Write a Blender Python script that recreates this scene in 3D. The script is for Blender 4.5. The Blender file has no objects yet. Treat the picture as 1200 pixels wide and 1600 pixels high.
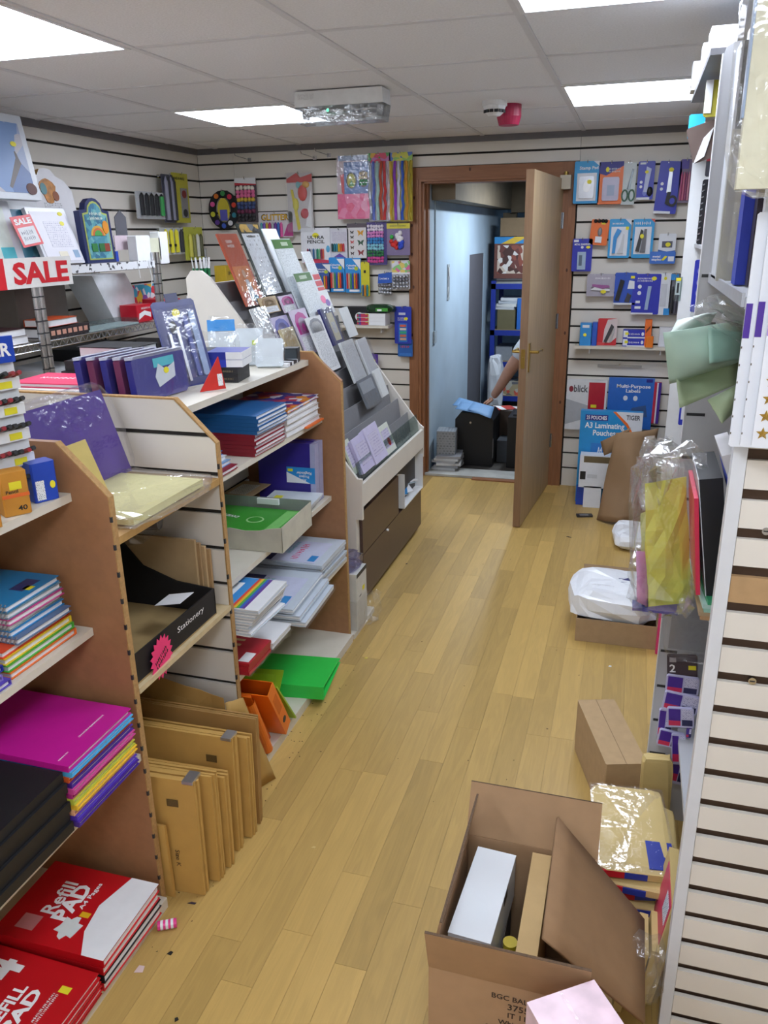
import bpy, math, random
from mathutils import Vector, Matrix
random.seed(7)
# ------------------------------------------------------------------ camera, light, exposure
SC = bpy.context.scene
COL = SC.collection
YAW, PITCH, ROLL, FOC, CH = 0.2974, -0.3321, -0.0161, 1254.0, 1.5654
D, XL, H = 5.145, -2.82, 2.113          # back wall, left wall, ceiling height
XR, YR = 0.64, -1.7                     # right wall, wall behind the camera
def _basis():
    cy, sy, cp, sp = math.cos(YAW), math.sin(YAW), math.cos(PITCH), math.sin(PITCH)
    f = Vector((-sy*cp, cy*cp, sp)); r = Vector((cy, sy, 0)); u = r.cross(f)
    cr, sr = math.cos(ROLL), math.sin(ROLL)
    return r*cr+u*sr, u*cr-r*sr, f
R_, U_, F_ = _basis()
cam = bpy.data.cameras.new('camera'); camo = bpy.data.objects.new('camera', cam); COL.objects.link(camo)
cam.sensor_fit = 'VERTICAL'; cam.sensor_height = 24; cam.lens = FOC/1600*24; cam.clip_start = .02
camo.matrix_world = Matrix(((R_.x, U_.x, -F_.x, 0), (R_.y, U_.y, -F_.y, 0), (R_.z, U_.z, -F_.z, CH), (0, 0, 0, 1)))
SC.camera = camo
w = bpy.data.worlds.new('world'); SC.world = w; w.use_nodes = True
w.node_tree.nodes['Background'].inputs[0].default_value = (.75, .85, 1, 1)
w.node_tree.nodes['Background'].inputs[1].default_value = .3
vs = SC.view_settings; vs.view_transform = 'Standard'; vs.look = 'None'; vs.gamma = 1; vs.use_curve_mapping = False
vs.exposure = 0.22
PANEL_STRENGTH = 15.0
STORE_POWER = 26.0
# a point of the place from where it shows in the photograph and a plane it lies on
def _ray(x, y): return F_ + R_*((x-600)/FOC) - U_*((y-800)/FOC)
O_ = Vector((0, 0, CH))
def pY(x, y, Y): d = _ray(x, y); return O_ + d*(Y/d.y)
def pX(x, y, X): d = _ray(x, y); return O_ + d*(X/d.x)
def pZ(x, y, Z): d = _ray(x, y); return O_ + d*((Z-CH)/d.z)
def pP(x, y, p0, n): d = _ray(x, y); return O_ + d*((Vector(p0)-O_).dot(Vector(n))/d.dot(Vector(n)))
# ------------------------------------------------------------------ materials
def lin(c):
    if isinstance(c, str): c = tuple(int(c[i:i+2], 16)/255 for i in (0, 2, 4))
    return tuple((v/12.92 if v <= .04045 else ((v+.055)/1.055)**2.4) for v in c) + (1,)
MATS = {}
def M(col, rough=.5, noise=.06, scale=30, bump=0., metal=0., coat=0., name=None, stretch=None, rnd=0., spec=.5):
    key = (col, rough, noise, scale, bump, metal, coat, stretch, rnd, spec)
    if key in MATS: return MATS[key]
    m = bpy.data.materials.new(name or 'm_%s' % col); m.use_nodes = True
    nt = m.node_tree; b = nt.nodes['Principled BSDF']
    b.inputs['Roughness'].default_value = rough; b.inputs['Metallic'].default_value = metal
    b.inputs['Coat Weight'].default_value = coat; b.inputs['Specular IOR Level'].default_value = spec
    tc = nt.nodes.new('ShaderNodeTexCoord'); mp = nt.nodes.new('ShaderNodeMapping')
    nt.links.new(tc.outputs['Object'], mp.inputs[0])
    if stretch: mp.inputs['Scale'].default_value = stretch
    nz = nt.nodes.new('ShaderNodeTexNoise'); nz.inputs['Scale'].default_value = scale; nz.inputs['Detail'].default_value = 4
    nt.links.new(mp.outputs[0], nz.inputs[0])
    mr = nt.nodes.new('ShaderNodeMapRange'); mr.inputs[1].default_value = .25; mr.inputs[2].default_value = .75
    mr.inputs[3].default_value = 1-noise; mr.inputs[4].default_value = 1+noise
    nt.links.new(nz.outputs[0], mr.inputs[0])
    hs = nt.nodes.new('ShaderNodeHueSaturation'); hs.inputs['Color'].default_value = lin(col)
    if rnd:
        oi = nt.nodes.new('ShaderNodeObjectInfo'); m2 = nt.nodes.new('ShaderNodeMapRange')
        m2.inputs[3].default_value = 1-rnd; m2.inputs[4].default_value = 1+rnd
        nt.links.new(oi.outputs['Random'], m2.inputs[0])
        mu = nt.nodes.new('ShaderNodeMath'); mu.operation = 'MULTIPLY'
        nt.links.new(mr.outputs[0], mu.inputs[0]); nt.links.new(m2.outputs[0], mu.inputs[1]); nt.links.new(mu.outputs[0], hs.inputs['Value'])
        nt.links.new(oi.outputs['Random'], mp.inputs['Location'])
    else: nt.links.new(mr.outputs[0], hs.inputs['Value'])
    nt.links.new(hs.outputs[0], b.inputs['Base Color'])
    if bump:
        bp = nt.nodes.new('ShaderNodeBump'); bp.inputs['Strength'].default_value = bump; bp.inputs['Distance'].default_value = .004
        nt.links.new(nz.outputs[0], bp.inputs['Height']); nt.links.new(bp.outputs[0], b.inputs['Normal'])
    MATS[key] = m; return m
def M_film(tint='ffffff', amount=.015, rough=.12, name='clear_film'):
    key = ('film', tint, amount, rough)
    if key in MATS: return MATS[key]
    m = bpy.data.materials.new(name); m.use_nodes = True; nt = m.node_tree
    nt.nodes.remove(nt.nodes['Principled BSDF']); out = nt.nodes['Material Output']
    tr = nt.nodes.new('ShaderNodeBsdfTransparent'); tr.inputs[0].default_value = lin(tint)
    gl = nt.nodes.new('ShaderNodeBsdfGlossy'); gl.inputs['Roughness'].default_value = rough
    df = nt.nodes.new('ShaderNodeBsdfDiffuse'); df.inputs[0].default_value = (.85, .87, .9, 1)
    fr = nt.nodes.new('ShaderNodeLayerWeight'); fr.inputs[0].default_value = .25
    a = nt.nodes.new('ShaderNodeMath'); a.operation = 'MULTIPLY_ADD'; a.inputs[1].default_value = .15; a.inputs[2].default_value = amount
    nt.links.new(fr.outputs['Fresnel'], a.inputs[0])
    mx0 = nt.nodes.new('ShaderNodeMixShader'); mx0.inputs[0].default_value = .12
    nt.links.new(gl.outputs[0], mx0.inputs[1]); nt.links.new(df.outputs[0], mx0.inputs[2])
    mx = nt.nodes.new('ShaderNodeMixShader'); nt.links.new(a.outputs[0], mx.inputs[0])
    nt.links.new(tr.outputs[0], mx.inputs[1]); nt.links.new(mx0.outputs[0], mx.inputs[2])
    tc = nt.nodes.new('ShaderNodeTexCoord'); nz = nt.nodes.new('ShaderNodeTexNoise'); nz.inputs['Scale'].default_value = 35
    bp = nt.nodes.new('ShaderNodeBump'); bp.inputs['Strength'].default_value = .35; bp.inputs['Distance'].default_value = .01
    nt.links.new(tc.outputs['Object'], nz.inputs[0]); nt.links.new(nz.outputs[0], bp.inputs['Height']); nt.links.new(bp.outputs[0], gl.inputs['Normal'])
    nt.links.new(mx.outputs[0], out.inputs[0]); MATS[key] = m; return m
def M_emit(col, s, name):
    m = bpy.data.materials.new(name); m.use_nodes = True; b = m.node_tree.nodes['Principled BSDF']
    b.inputs['Base Color'].default_value = (.8, .8, .8, 1); b.inputs['Emission Color'].default_value = lin(col); b.inputs['Emission Strength'].default_value = s
    return m
def M_print(base, ink, sc=60, row=.5, axes='XZ', rough=.45, fill=.35, name=None):
    """rows of small print: a brick pattern of ink words on paper"""
    key = ('print', base, ink, sc, row, axes, rough, fill)
    if key in MATS: return MATS[key]
    m = bpy.data.materials.new(name or 'printed_%s' % base); m.use_nodes = True; nt = m.node_tree; b = nt.nodes['Principled BSDF']
    b.inputs['Roughness'].default_value = rough
    tc = nt.nodes.new('ShaderNodeTexCoord'); sp = nt.nodes.new('ShaderNodeSeparateXYZ'); cb = nt.nodes.new('ShaderNodeCombineXYZ')
    nt.links.new(tc.outputs['Object'], sp.inputs[0]); nt.links.new(sp.outputs[axes[0]], cb.inputs[0]); nt.links.new(sp.outputs[axes[1]], cb.inputs[1])
    br = nt.nodes.new('ShaderNodeTexBrick'); br.inputs['Scale'].default_value = sc; br.inputs['Color1'].default_value = lin(ink); br.inputs['Color2'].default_value = lin(base)
    br.inputs['Mortar'].default_value = lin(base); br.inputs['Mortar Size'].default_value = row*.28; br.inputs['Bias'].default_value = fill-.5
    br.inputs['Brick Width'].default_value = .9; br.inputs['Row Height'].default_value = row; br.offset = .37
    nt.links.new(cb.outputs[0], br.inputs[0]); nt.links.new(br.outputs[0], b.inputs['Base Color']); MATS[key] = m; return m
def M_multi(cols, scale=25, rough=.4, name='mixed_colours'):
    """confetti of the given colours"""
    key = ('multi', tuple(cols), scale, rough)
    if key in MATS: return MATS[key]
    m = bpy.data.materials.new(name); m.use_nodes = True; nt = m.node_tree; b = nt.nodes['Principled BSDF']; b.inputs['Roughness'].default_value = rough
    tc = nt.nodes.new('ShaderNodeTexCoord'); v = nt.nodes.new('ShaderNodeTexVoronoi'); v.inputs['Scale'].default_value = scale
    cr = nt.nodes.new('ShaderNodeValToRGB'); cr.color_ramp.interpolation = 'CONSTANT'
    el = cr.color_ramp.elements
    while len(el) < len(cols): el.new(.5)
    for i, c in enumerate(cols): el[i].position = i/len(cols); el[i].color = lin(c)
    sp = nt.nodes.new('ShaderNodeSeparateColor')
    nt.links.new(tc.outputs['Object'], v.inputs[0]); nt.links.new(v.outputs['Color'], sp.inputs[0]); nt.links.new(sp.outputs[0], cr.inputs[0]); nt.links.new(cr.outputs[0], b.inputs['Base Color'])
    MATS[key] = m; return m
FILM = M_film(); FILM2 = M_film(amount=.09, rough=.18, name='crinkled_film'); GLASS = M_film('dfe8e6', .08, .04, 'acrylic')
CREAM = M('e0dbd2', .45, .03, 12, name='cream_laminate'); WHITE = M('e4e6e8', .4, .02, name='white'); PAPER = M('e9ebee', .7, .03, name='paper')
CHIP = M('a07350', .5, .09, 40, .05, name='wood_effect_board'); CHIPEDGE = M('b08a58', .8, .18, 120, .3, name='raw_board_edge')
KRAFT = M('a58a68', .85, .07, 40, .05, name='cardboard'); KRAFTIN = M('8d7355', .9, .07, 40, name='cardboard_inside'); MANILA = M('c79e55', .65, .06, 18, name='manila_paper')
CHROME = M('c8cace', .22, .04, metal=1., name='chrome'); DARK = M('17181c', .5, .1, name='black'); DARKG = M('2b2c30', .5, .1, name='charcoal')
GREY = M('8d8d92', .6, .05, name='grey'); RED = M('c2162b', .35, .05, name='red'); BLUE = M('1f46b4', .35, .05, name='blue'); SKY = M('2f8fd6', .35, .05, name='sky_blue')
NAVY = M('2a2a86', .4, .06, name='navy'); PURPLE = M('4a2a92', .4, .06, name='purple'); YELLOW = M('e6dc2e', .5, .04, name='yellow'); ORANGE = M('e8702a', .4, .05, name='orange')
GREEN = M('2f9a4a', .4, .05, name='green'); PINK = M('e83a8c', .4, .05, name='pink'); SILVER = M('b9bcc4', .3, .1, metal=.8, name='silver'); BROWN = M('4b3730', .35, .08, 30, name='brown_drawer')
GOLD = M('b8923a', .3, .2, 60, metal=.7, name='gold'); BRASS = M('b59a55', .3, .08, metal=1, name='brass')
# ------------------------------------------------------------------ mesh helpers
class MB:
    def __init__(s): s.v = []; s.f = []; s.m = []; s.mats = []
    def mi(s, m):
        if m not in s.mats: s.mats.append(m)
        return s.mats.index(m)
    def poly(s, pts, m): n = len(s.v); s.v += [tuple(p) for p in pts]; s.f.append(tuple(range(n, n+len(pts)))); s.m.append(s.mi(m)); return s
    def box(s, x0, x1, y0, y1, z0, z1, m, T=None, top=None):
        n = len(s.v); P = [(x, y, z) for z in (z0, z1) for y in (y0, y1) for x in (x0, x1)]
        if T: P = [tuple(T @ Vector(p)) for p in P]
        s.v += P; i = s.mi(m)
        for k, q in enumerate(((0, 2, 3, 1), (4, 5, 7, 6), (0, 1, 5, 4), (2, 6, 7, 3), (0, 4, 6, 2), (1, 3, 7, 5))):
            s.f.append(tuple(n+a for a in q)); s.m.append(s.mi(top) if (top and k == 1) else i)
        return s
    def prism(s, pts, h, m, T=None, mcap=None):
        """polygon pts in local XY extruded by h along z, then T"""
        n = len(s.v); k = len(pts); T = T or Matrix()
        s.v += [tuple(T @ Vector((x, y, 0))) for x, y in pts] + [tuple(T @ Vector((x, y, h))) for x, y in pts]
        i = s.mi(m); c = s.mi(mcap or m)
        s.f += [tuple(n+a for a in reversed(range(k))), tuple(n+k+a for a in range(k))]; s.m += [c, c]
        for a in range(k): s.f.append((n+a, n+(a+1) % k, n+k+(a+1) % k, n+k+a)); s.m.append(i)
        return s
    def cyl(s, p0, p1, r, m, n=10, r1=None):
        p0 = Vector(p0); p1 = Vector(p1); q = (p1-p0).to_track_quat('Z', 'Y'); b = len(s.v); r1 = r if r1 is None else r1; i = s.mi(m)
        for p, rr in ((p0, r), (p1, r1)):
            for a in range(n): t = 2*math.pi*a/n; s.v.append(tuple(p + q @ Vector((rr*math.cos(t), rr*math.sin(t), 0))))
        for a in range(n): s.f.append((b+a, b+(a+1) % n, b+n+(a+1) % n, b+n+a)); s.m.append(i)
        s.f += [tuple(b+a for a in reversed(range(n))), tuple(b+n+a for a in range(n))]; s.m += [i, i]; return s
    def tube(s, pts, r, m, n=6):
        for a, b in zip(pts, pts[1:]): s.cyl(a, b, r, m, n)
        return s
    def ball(s, c, r, m, n=8, sz=(1, 1, 1)):
        b = len(s.v); i = s.mi(m); k = n//2
        for a in range(1, k):
            t = math.pi*a/k
            for e in range(n): u = 2*math.pi*e/n; s.v.append((c[0]+sz[0]*r*math.sin(t)*math.cos(u), c[1]+sz[1]*r*math.sin(t)*math.sin(u), c[2]+sz[2]*r*math.cos(t)))
        s.v += [(c[0], c[1], c[2]+sz[2]*r), (c[0], c[1], c[2]-sz[2]*r)]; t0 = len(s.v)-2
        for a in range(k-2):
            for e in range(n): s.f.append((b+a*n+e, b+(a+1)*n+e, b+(a+1)*n+(e+1) % n, b+a*n+(e+1) % n)); s.m.append(i)
        for e in range(n):
            s.f.append((t0, b+e, b+(e+1) % n)); s.m.append(i)
            s.f.append((t0+1, b+(k-2)*n+(e+1) % n, b+(k-2)*n+e)); s.m.append(i)
        return s
    def build(s, name, parent=None, smooth=False, loc=None, rot=None):
        me = bpy.data.meshes.new(name); me.from_pydata(s.v, [], s.f); me.update()
        for m in s.mats: me.materials.append(m)
        me.polygons.foreach_set('material_index', s.m)
        if smooth: me.polygons.foreach_set('use_smooth', [True]*len(me.polygons))
        return link(name, me, parent, loc, rot)
def link(name, me, parent=None, loc=None, rot=None):
    o = bpy.data.objects.new(name, me); COL.objects.link(o)
    if parent: o.parent = parent
    if loc is not None: o.location = loc
    if rot is not None: o.rotation_euler = rot
    return o
def tag(o, label=None, cat=None, group=None, kind=None):
    if label: o['label'] = label
    if cat: o['category'] = cat
    if group: o['group'] = group
    if kind: o['kind'] = kind
    return o
def thing(name, label, cat, loc=(0, 0, 0), rot=(0, 0, 0), group=None):
    o = bpy.data.objects.new(name, None); o.empty_display_size = .02; COL.objects.link(o); o.location = loc; o.rotation_euler = rot
    return tag(o, label, cat, group)
def struct(name): o = bpy.data.objects.new(name, None); o.empty_display_size = .05; COL.objects.link(o); o['kind'] = 'structure'; return o
_TX = {}
def text_mesh(s, mat, bold=0.):
    key = (s, mat.name, bold)
    if key not in _TX:
        c = bpy.data.curves.new('lettering', 'FONT'); c.body = s; c.size = 1; c.align_x = 'CENTER'; c.align_y = 'CENTER'; c.resolution_u = 2; c.offset = bold; c.extrude = .002; c.space_line = .95
        o = bpy.data.objects.new('lettering', c); COL.objects.link(o); bpy.context.view_layer.update()
        dg = bpy.context.evaluated_depsgraph_get(); me = bpy.data.meshes.new_from_object(o.evaluated_get(dg)); bpy.data.objects.remove(o)
        xs = [v.co.x for v in me.vertices]; ys = [v.co.y for v in me.vertices]
        cx, cy = (min(xs)+max(xs))/2, (min(ys)+max(ys))/2; wd, ht = max(xs)-min(xs), max(ys)-min(ys)
        for v in me.vertices: v.co.x -= cx; v.co.y -= cy
        me.materials.clear(); me.materials.append(mat); _TX[key] = (me, wd, ht)
    return _TX[key]
# print that cannot be read in the photograph stays unreadable: rows of small ink strokes
UNREADABLE = {'HOUSE\nBLESSING', 'ENCYCLOPEDIA', 'best wishes', 'the\nyear', 'Craft', 'Art', 'CALENDAR', 'display\nproject', 'A4 MANUSCRIPT BOOK', 'Notes', 'STAPLER SET', 'bows', 'SS', 'Pom Pom Craft', 'Stamp\nBrite', 'Heavy Duty', 'SNAP OFF\nKNIFE', 'Stapler', '20%\nOFF', 'OXFORD CAMPUS', 'ONLY', 'Eraser', 'STAPLES', '80 sheets 160 pages\nruled feint and margin', 'FOLDERS', 'CE', '\u00a35 Leathers\n50', 'Soft\nErasers', 'E  H'}
def strokes(s, mat, parent, Mx, wd, ht):
    rd = random.Random(s); rows = s.split('\n'); q = MB(); rh = (ht or wd*.25*len(rows))/len(rows)
    for j, r in enumerate(rows):
        x = -wd/2; z = rh*(len(rows)/2-j-.5)
        while x < wd/2-rh*.2:
            w = rh*rd.uniform(.12, .3); hh = rh*rd.uniform(.25, .42); sl = rd.uniform(-.1, .1)*rh
            q.prism([(x, z-hh), (x+w*.7, z-hh), (x+w*.7+sl, z+hh), (x+sl, z+hh)], .0003, mat, Mx)
            if rd.random() < .5: q.prism([(x, z-rh*.06), (x+w*1.5, z-rh*.06), (x+w*1.5, z+rh*.08), (x, z+rh*.08)], .0003, mat, Mx)
            x += w*1.5+rh*.14
    o = q.build('small_print', parent); o['kind'] = 'stuff'; return o
def lettering(s, mat, parent, Mx, wd, ht=None, bold=0., name='lettering'):
    """text of width wd centred on matrix Mx (its XY plane, facing +z)"""
    if s in UNREADABLE: return strokes(s, mat, parent, Mx, wd, ht)
    me, w0, h0 = text_mesh(s, mat, bold); k = wd/w0; ky = (ht/h0) if ht else k
    o = link(name, me, parent); o.matrix_local = Mx @ Matrix.Diagonal((k, ky, min(k, ky)*.5, 1)); return o
FRONT = Matrix.Rotation(math.pi/2, 4, 'X')     # XY plane -> XZ plane facing -Y
def T3(x, y, z): return Matrix.Translation((x, y, z))
# ------------------------------------------------------------------ the room
def plank_material():
    m = bpy.data.materials.new('oak_laminate'); m.use_nodes = True; nt = m.node_tree; b = nt.nodes['Principled BSDF']; b.inputs['Roughness'].default_value = .38; b.inputs['Specular IOR Level'].default_value = .45
    N = nt.nodes.new; L_ = nt.links.new
    tc = N('ShaderNodeTexCoord'); oi = N('ShaderNodeObjectInfo'); mul = N('ShaderNodeMath'); mul.operation = 'MULTIPLY'; mul.inputs[1].default_value = 40
    L_(oi.outputs['Random'], mul.inputs[0]); cb = N('ShaderNodeCombineXYZ'); L_(mul.outputs[0], cb.inputs[0]); L_(mul.outputs[0], cb.inputs[1])
    ad = N('ShaderNodeVectorMath'); ad.operation = 'ADD'; L_(tc.outputs['Object'], ad.inputs[0]); L_(cb.outputs[0], ad.inputs[1])
    m1 = N('ShaderNodeMapping'); m1.inputs['Scale'].default_value = (16, 1.6, 1); L_(ad.outputs[0], m1.inputs[0])
    n1 = N('ShaderNodeTexNoise'); n1.inputs['Scale'].default_value = 1.3; n1.inputs['Detail'].default_value = 3; n1.inputs['Distortion'].default_value = .6; L_(m1.outputs[0], n1.inputs[0])
    m2 = N('ShaderNodeMapping'); m2.inputs['Scale'].default_value = (120, 5, 1); L_(ad.outputs[0], m2.inputs[0])
    n2 = N('ShaderNodeTexNoise'); n2.inputs['Scale'].default_value = 2.2; n2.inputs['Detail'].default_value = 2; L_(m2.outputs[0], n2.inputs[0])
    wv = N('ShaderNodeMath'); wv.operation = 'MULTIPLY'; wv.inputs[1].default_value = 34; L_(n1.outputs[0], wv.inputs[0]); sn = N('ShaderNodeMath'); sn.operation = 'SINE'; L_(wv.outputs[0], sn.inputs[0])
    a1 = N('ShaderNodeMath'); a1.operation = 'MULTIPLY_ADD'; a1.inputs[1].default_value = .035; a1.inputs[2].default_value = 1.0; L_(sn.outputs[0], a1.inputs[0])
    a2 = N('ShaderNodeMath'); a2.operation = 'MULTIPLY_ADD'; a2.inputs[1].default_value = .22; L_(n1.outputs[0], a2.inputs[0]); L_(a1.outputs[0], a2.inputs[2])
    a3 = N('ShaderNodeMath'); a3.operation = 'MULTIPLY_ADD'; a3.inputs[1].default_value = .16; L_(n2.outputs[0], a3.inputs[0]); L_(a2.outputs[0], a3.inputs[2])
    r = N('ShaderNodeMath'); r.operation = 'MULTIPLY_ADD'; r.inputs[1].default_value = .33; r.inputs[2].default_value = -.35; L_(oi.outputs['Random'], r.inputs[0])
    a4 = N('ShaderNodeMath'); a4.operation = 'ADD'; L_(a3.outputs[0], a4.inputs[0]); L_(r.outputs[0], a4.inputs[1])
    hs = N('ShaderNodeHueSaturation'); hs.inputs['Color'].default_value = lin('bd9d5c'); L_(a4.outputs[0], hs.inputs['Value']); L_(hs.outputs[0], b.inputs['Base Color']); return m
PLANK = plank_material()
fl = MB().box(XL-.1, XR+.1, YR-.1, D+.02, -.06, -.003, M('9a7c46', .6, .15, 6, name='floor_joint', stretch=(9, .7, 1))).build('floor'); fl['kind'] = 'structure'
pm = {}
pw = .0765
for i in range(25):
    x0 = -1.22+i*pw; y = -.55-random.random()*.8
    while y < D:
        L = random.choice((.62, .78, .95)); a, b = max(y, -.55), min(y+L, D)
        if b-a > .05:
            o = MB().box(0, pw-.0006, 0, b-a-.0007, -.004, 0, PLANK).build('plank', fl); o.location = (x0, a, 0)
        y += L
ce = MB().box(XL-.1, XR+.1, YR-.1, D+.1, H+.02, H+.06, GREY).build('ceiling'); ce['kind'] = 'structure'
TILE = M('ecedf0', .9, .07, 160, .25, name='mineral_fibre_tile'); TEE = M('dcdde0', .5, .03, name='tee_bar')
g = .58; gx = [-.35+g*k for k in range(-5, 3)]; gy = [2.42+g*k for k in range(-8, 6)]
LIGHTS = {(-2.09, 3.58): 'far left', (-.35, 3.58): 'far right', (-2.09, 1.84): 'near left', (-.35, 1.84): 'near right', (-2.09, .10): 0, (-.35, .10): 0, (-2.09, -1.64): 0, (-.35, -1.64): 0}
def is_light(x, y):
    for (a, b), n in LIGHTS.items():
        if abs(a-x) < .02 and abs(b-y) < .02: return (a, b)
tile_me = {}
for a in gx:
    for b in gy:
        x0, x1, y0, y1 = max(a, XL), min(a+g, XR), max(b, YR), min(b+g, D)
        if x1-x0 < .03 or y1-y0 < .03 or is_light(a, b): continue
        MB().box(x0+.008, x1-.008, y0+.008, y1-.008, H, H+.015, TILE).build('ceiling_tile', ce)
for a in gx:
    if XL < a < XR: MB().box(a-.011, a+.011, YR, D, H-.004, H+.001, TEE).build('tee_bar', ce)
for b in gy:
    if YR < b < D: MB().box(XL, XR, b-.011, b+.011, H-.003, H+.001, TEE).build('tee_bar', ce)
PEM = M_emit('e9f1ff', PANEL_STRENGTH, 'led_diffuser')
for (a, b), n in LIGHTS.items():
    t = thing('ceiling_light', {'far left': 'square LED ceiling panel nearest the left slatted wall, beyond the emergency light', 'far right': 'square LED ceiling panel in front of the storeroom door, right of the smoke detector', 'near left': 'large bright LED ceiling panel in the top left corner of the picture', 'near right': 'LED ceiling panel cut off by the top edge of the picture'}.get(n, 'square LED ceiling panel behind the viewer'), 'ceiling light', (a+g/2, b+g/2, H-.006), group='LED ceiling panels')
    MB().box(-.27, .27, -.27, .27, .001, .006, PEM).build('diffuser', t)
    f = MB()
    for q in ((-.284, .284, -.284, -.27), (-.284, .284, .27, .284), (-.284, -.27, -.27, .27), (.27, .284, -.27, .27)): f.box(*q, -.001, .008, WHITE)
    f.build('frame', t)
# --- slatted walls: dark backing, one board per slat
GRV = M('26231f', .8, .1, name='groove'); SLAT = M('ded9d0', .42, .035, 5, name='cream_slat', rnd=.02); 
def zslats(): 
    zs = [.02+.1*k for k in range(1, 21)]
    return [(0.0, zs[0]-.006)] + [(a+.006, b-.006) for a, b in zip(zs, zs[1:])] + [(zs[-1]+.006, H-.022)]
wb = MB().box(XL-.1, -1.36, D+.014, D+.10, 0, H, GRV).box(-.39, XR+.1, D+.014, D+.1, 0, H, GRV).box(-1.36, -.39, D+.014, D+.1, 1.95, H, GRV).build('wall_back'); wb['kind'] = 'structure'
for z0, z1 in zslats():
    for x0, x1 in ((XL, -2.559), (-2.559, -1.382), (-1.382, -.362), (-.362, XR)):
        a = z0
        if x0 == -1.382:
            if z1 < 1.97: continue
            a = max(z0, 1.955)
        MB().box(x0+.001, x1-.001, D, D+.014, a, z1, SLAT).build('slat', wb)
wl = MB().box(XL-.1, XL-.014, YR, D+.1, 0, H, GRV).build('wall_left'); wl['kind'] = 'structure'
for z0, z1 in zslats():
    for y0, y1 in ((YR, .3), (.3, 2.75), (2.75, D-.001)): MB().box(XL-.014, XL, y0+.001, y1-.001, z0, z1, SLAT).build('slat', wl)
wr = MB().box(XR, XR+.1, YR, D+.1, 0, H, CREAM).build('wall_right'); wr['kind'] = 'structure'
wf = MB().box(XL-.1, XR+.1, YR-.1, YR, 0, H, CREAM).build('wall_front'); wf['kind'] = 'structure'
ANG = M('6a686c', .5, .05, name='shadow_gap_angle')  # wall angle whose dark grey stands in for the shadow gap under the ceiling
for n, q in enumerate(((XL, XR, D-.018, D, H-.034, H), (XL, XL+.018, YR, D-.018, H-.034, H), (XR-.018, XR, YR, D-.018, H-.034, H))):
    o = MB().box(*q, ANG).build('trim_%d' % (n+1)); o['kind'] = 'structure'
# --- door frame and door
PINE = M('90603f', .5, .16, 7, .06, name='stained_pine', stretch=(14, 14, 1.2)); PINEH = M('90603f', .5, .16, 7, .06, name='stained_pine_across', stretch=(1.2, 14, 14)); KNOT = M('4a2617', .5, .1, name='knot')
fr = struct('trim_4')
MB().box(-1.38, -1.30, D-.018, D+.02, 0, 1.95, PINE).box(-1.33, -1.318, D-.024, D-.018, 0, 1.90, PINE).build('architrave', fr)
MB().box(-.455, -.37, D-.018, D+.02, 0, 1.95, PINE).box(-.425, -.413, D-.024, D-.018, 0, 1.9, PINE).build('architrave', fr)
MB().box(-1.30, -.455, D-.018, D+.02, 1.87, 1.95, PINEH).box(-1.318, -.425, D-.024, D-.018, 1.885, 1.90, PINEH).build('head_architrave', fr)
MB().box(-1.31, -1.285, D-.002, D+.13, 0, 1.885, PINE).box(-1.285, -1.272, D+.05, D+.09, 0, 1.86, PINE).build('jamb', fr)
MB().box(-.462, -.44, D-.002, D+.13, 0, 1.885, PINE).build('jamb', fr)
MB().box(-1.31, -.44, D-.002, D+.13, 1.86, 1.885, PINEH).build('head_jamb', fr)
kn = [(-1.355, .35), (-1.36, .95), (-1.35, 1.25), (-1.36, 1.62), (-1.345, 1.78), (-.395, .55), (-.39, .98), (-.4, 1.35), (-1.0, 1.93), (-1.36, 1.45)]
for x, z in kn:
    p = [(x+.006*math.cos(t), z+.011*math.sin(t)) for t in [k*math.pi/4 for k in range(8)]]
    MB().prism(p, .0015, KNOT, T3(0, D-.018, 0) @ FRONT).build('knot', fr)
DOORM = M('b39a76', .45, .14, 4, .02, name='veneered_door', stretch=(10, 10, .8)); DOORE = M('7f6248', .5, .12, 8, name='door_edge', stretch=(12, 12, 1))
dr = struct('door_1'); dr.location = (-.445, D-.02, .006)
ang = math.atan2(4.262-(D-.02), -.512+.445); dr.rotation_euler = (0, 0, ang)      # local +x runs from the hinge to the free edge
L = .868; LH = 1.852
leaf = MB().box(0, L-.004, -.04, 0, 0, LH, DOORM).build('leaf', dr)
MB().box(L-.004, L, -.04, 0, 0, LH, DOORE).build('edge_lipping', leaf)
for s, y in ((1, 0.), (-1, -.04)):
    h = MB().box(L-.075, L-.045, min(y, y+s*.006), max(y, y+s*.006), .86, 1.01, BRASS).build('handle_plate', leaf)
    MB().cyl((L-.06, y+s*.006, .965), (L-.06, y+s*.045, .965), .008, BRASS).cyl((L-.06, y+s*.045, .965), (L-.165, y+s*.045, .962), .008, BRASS, r1=.0065).ball((L-.168, y+s*.045, .962), .009, BRASS).build('lever_handle', leaf)
MB().box(L, L+.0015, -.031, -.009, .885, .985, BRASS).box(L+.001, L+.008, -.026, -.014, .925, .945, BRASS).build('latch_plate', leaf)
for z in (.25, 1.0, 1.58): MB().cyl((-.004, .006, z), (-.004, .006, z+.09), .006, CHROME).box(0, .03, .0, .0015, z, z+.09, CHROME).build('hinge', leaf)
cl = thing('door_closer', 'small white door closer box at the top of the open door', 'door closer', (-.43, D-.06, 1.80))
MB().box(-.03, .03, -.035, .035, 0, .075, M('bcb3a0', .4)).build('body', cl, loc=(0, 0, 0)); MB().cyl((0, 0, .075), (0, 0, .095), .012, BRASS).build('spindle', cl)
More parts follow.
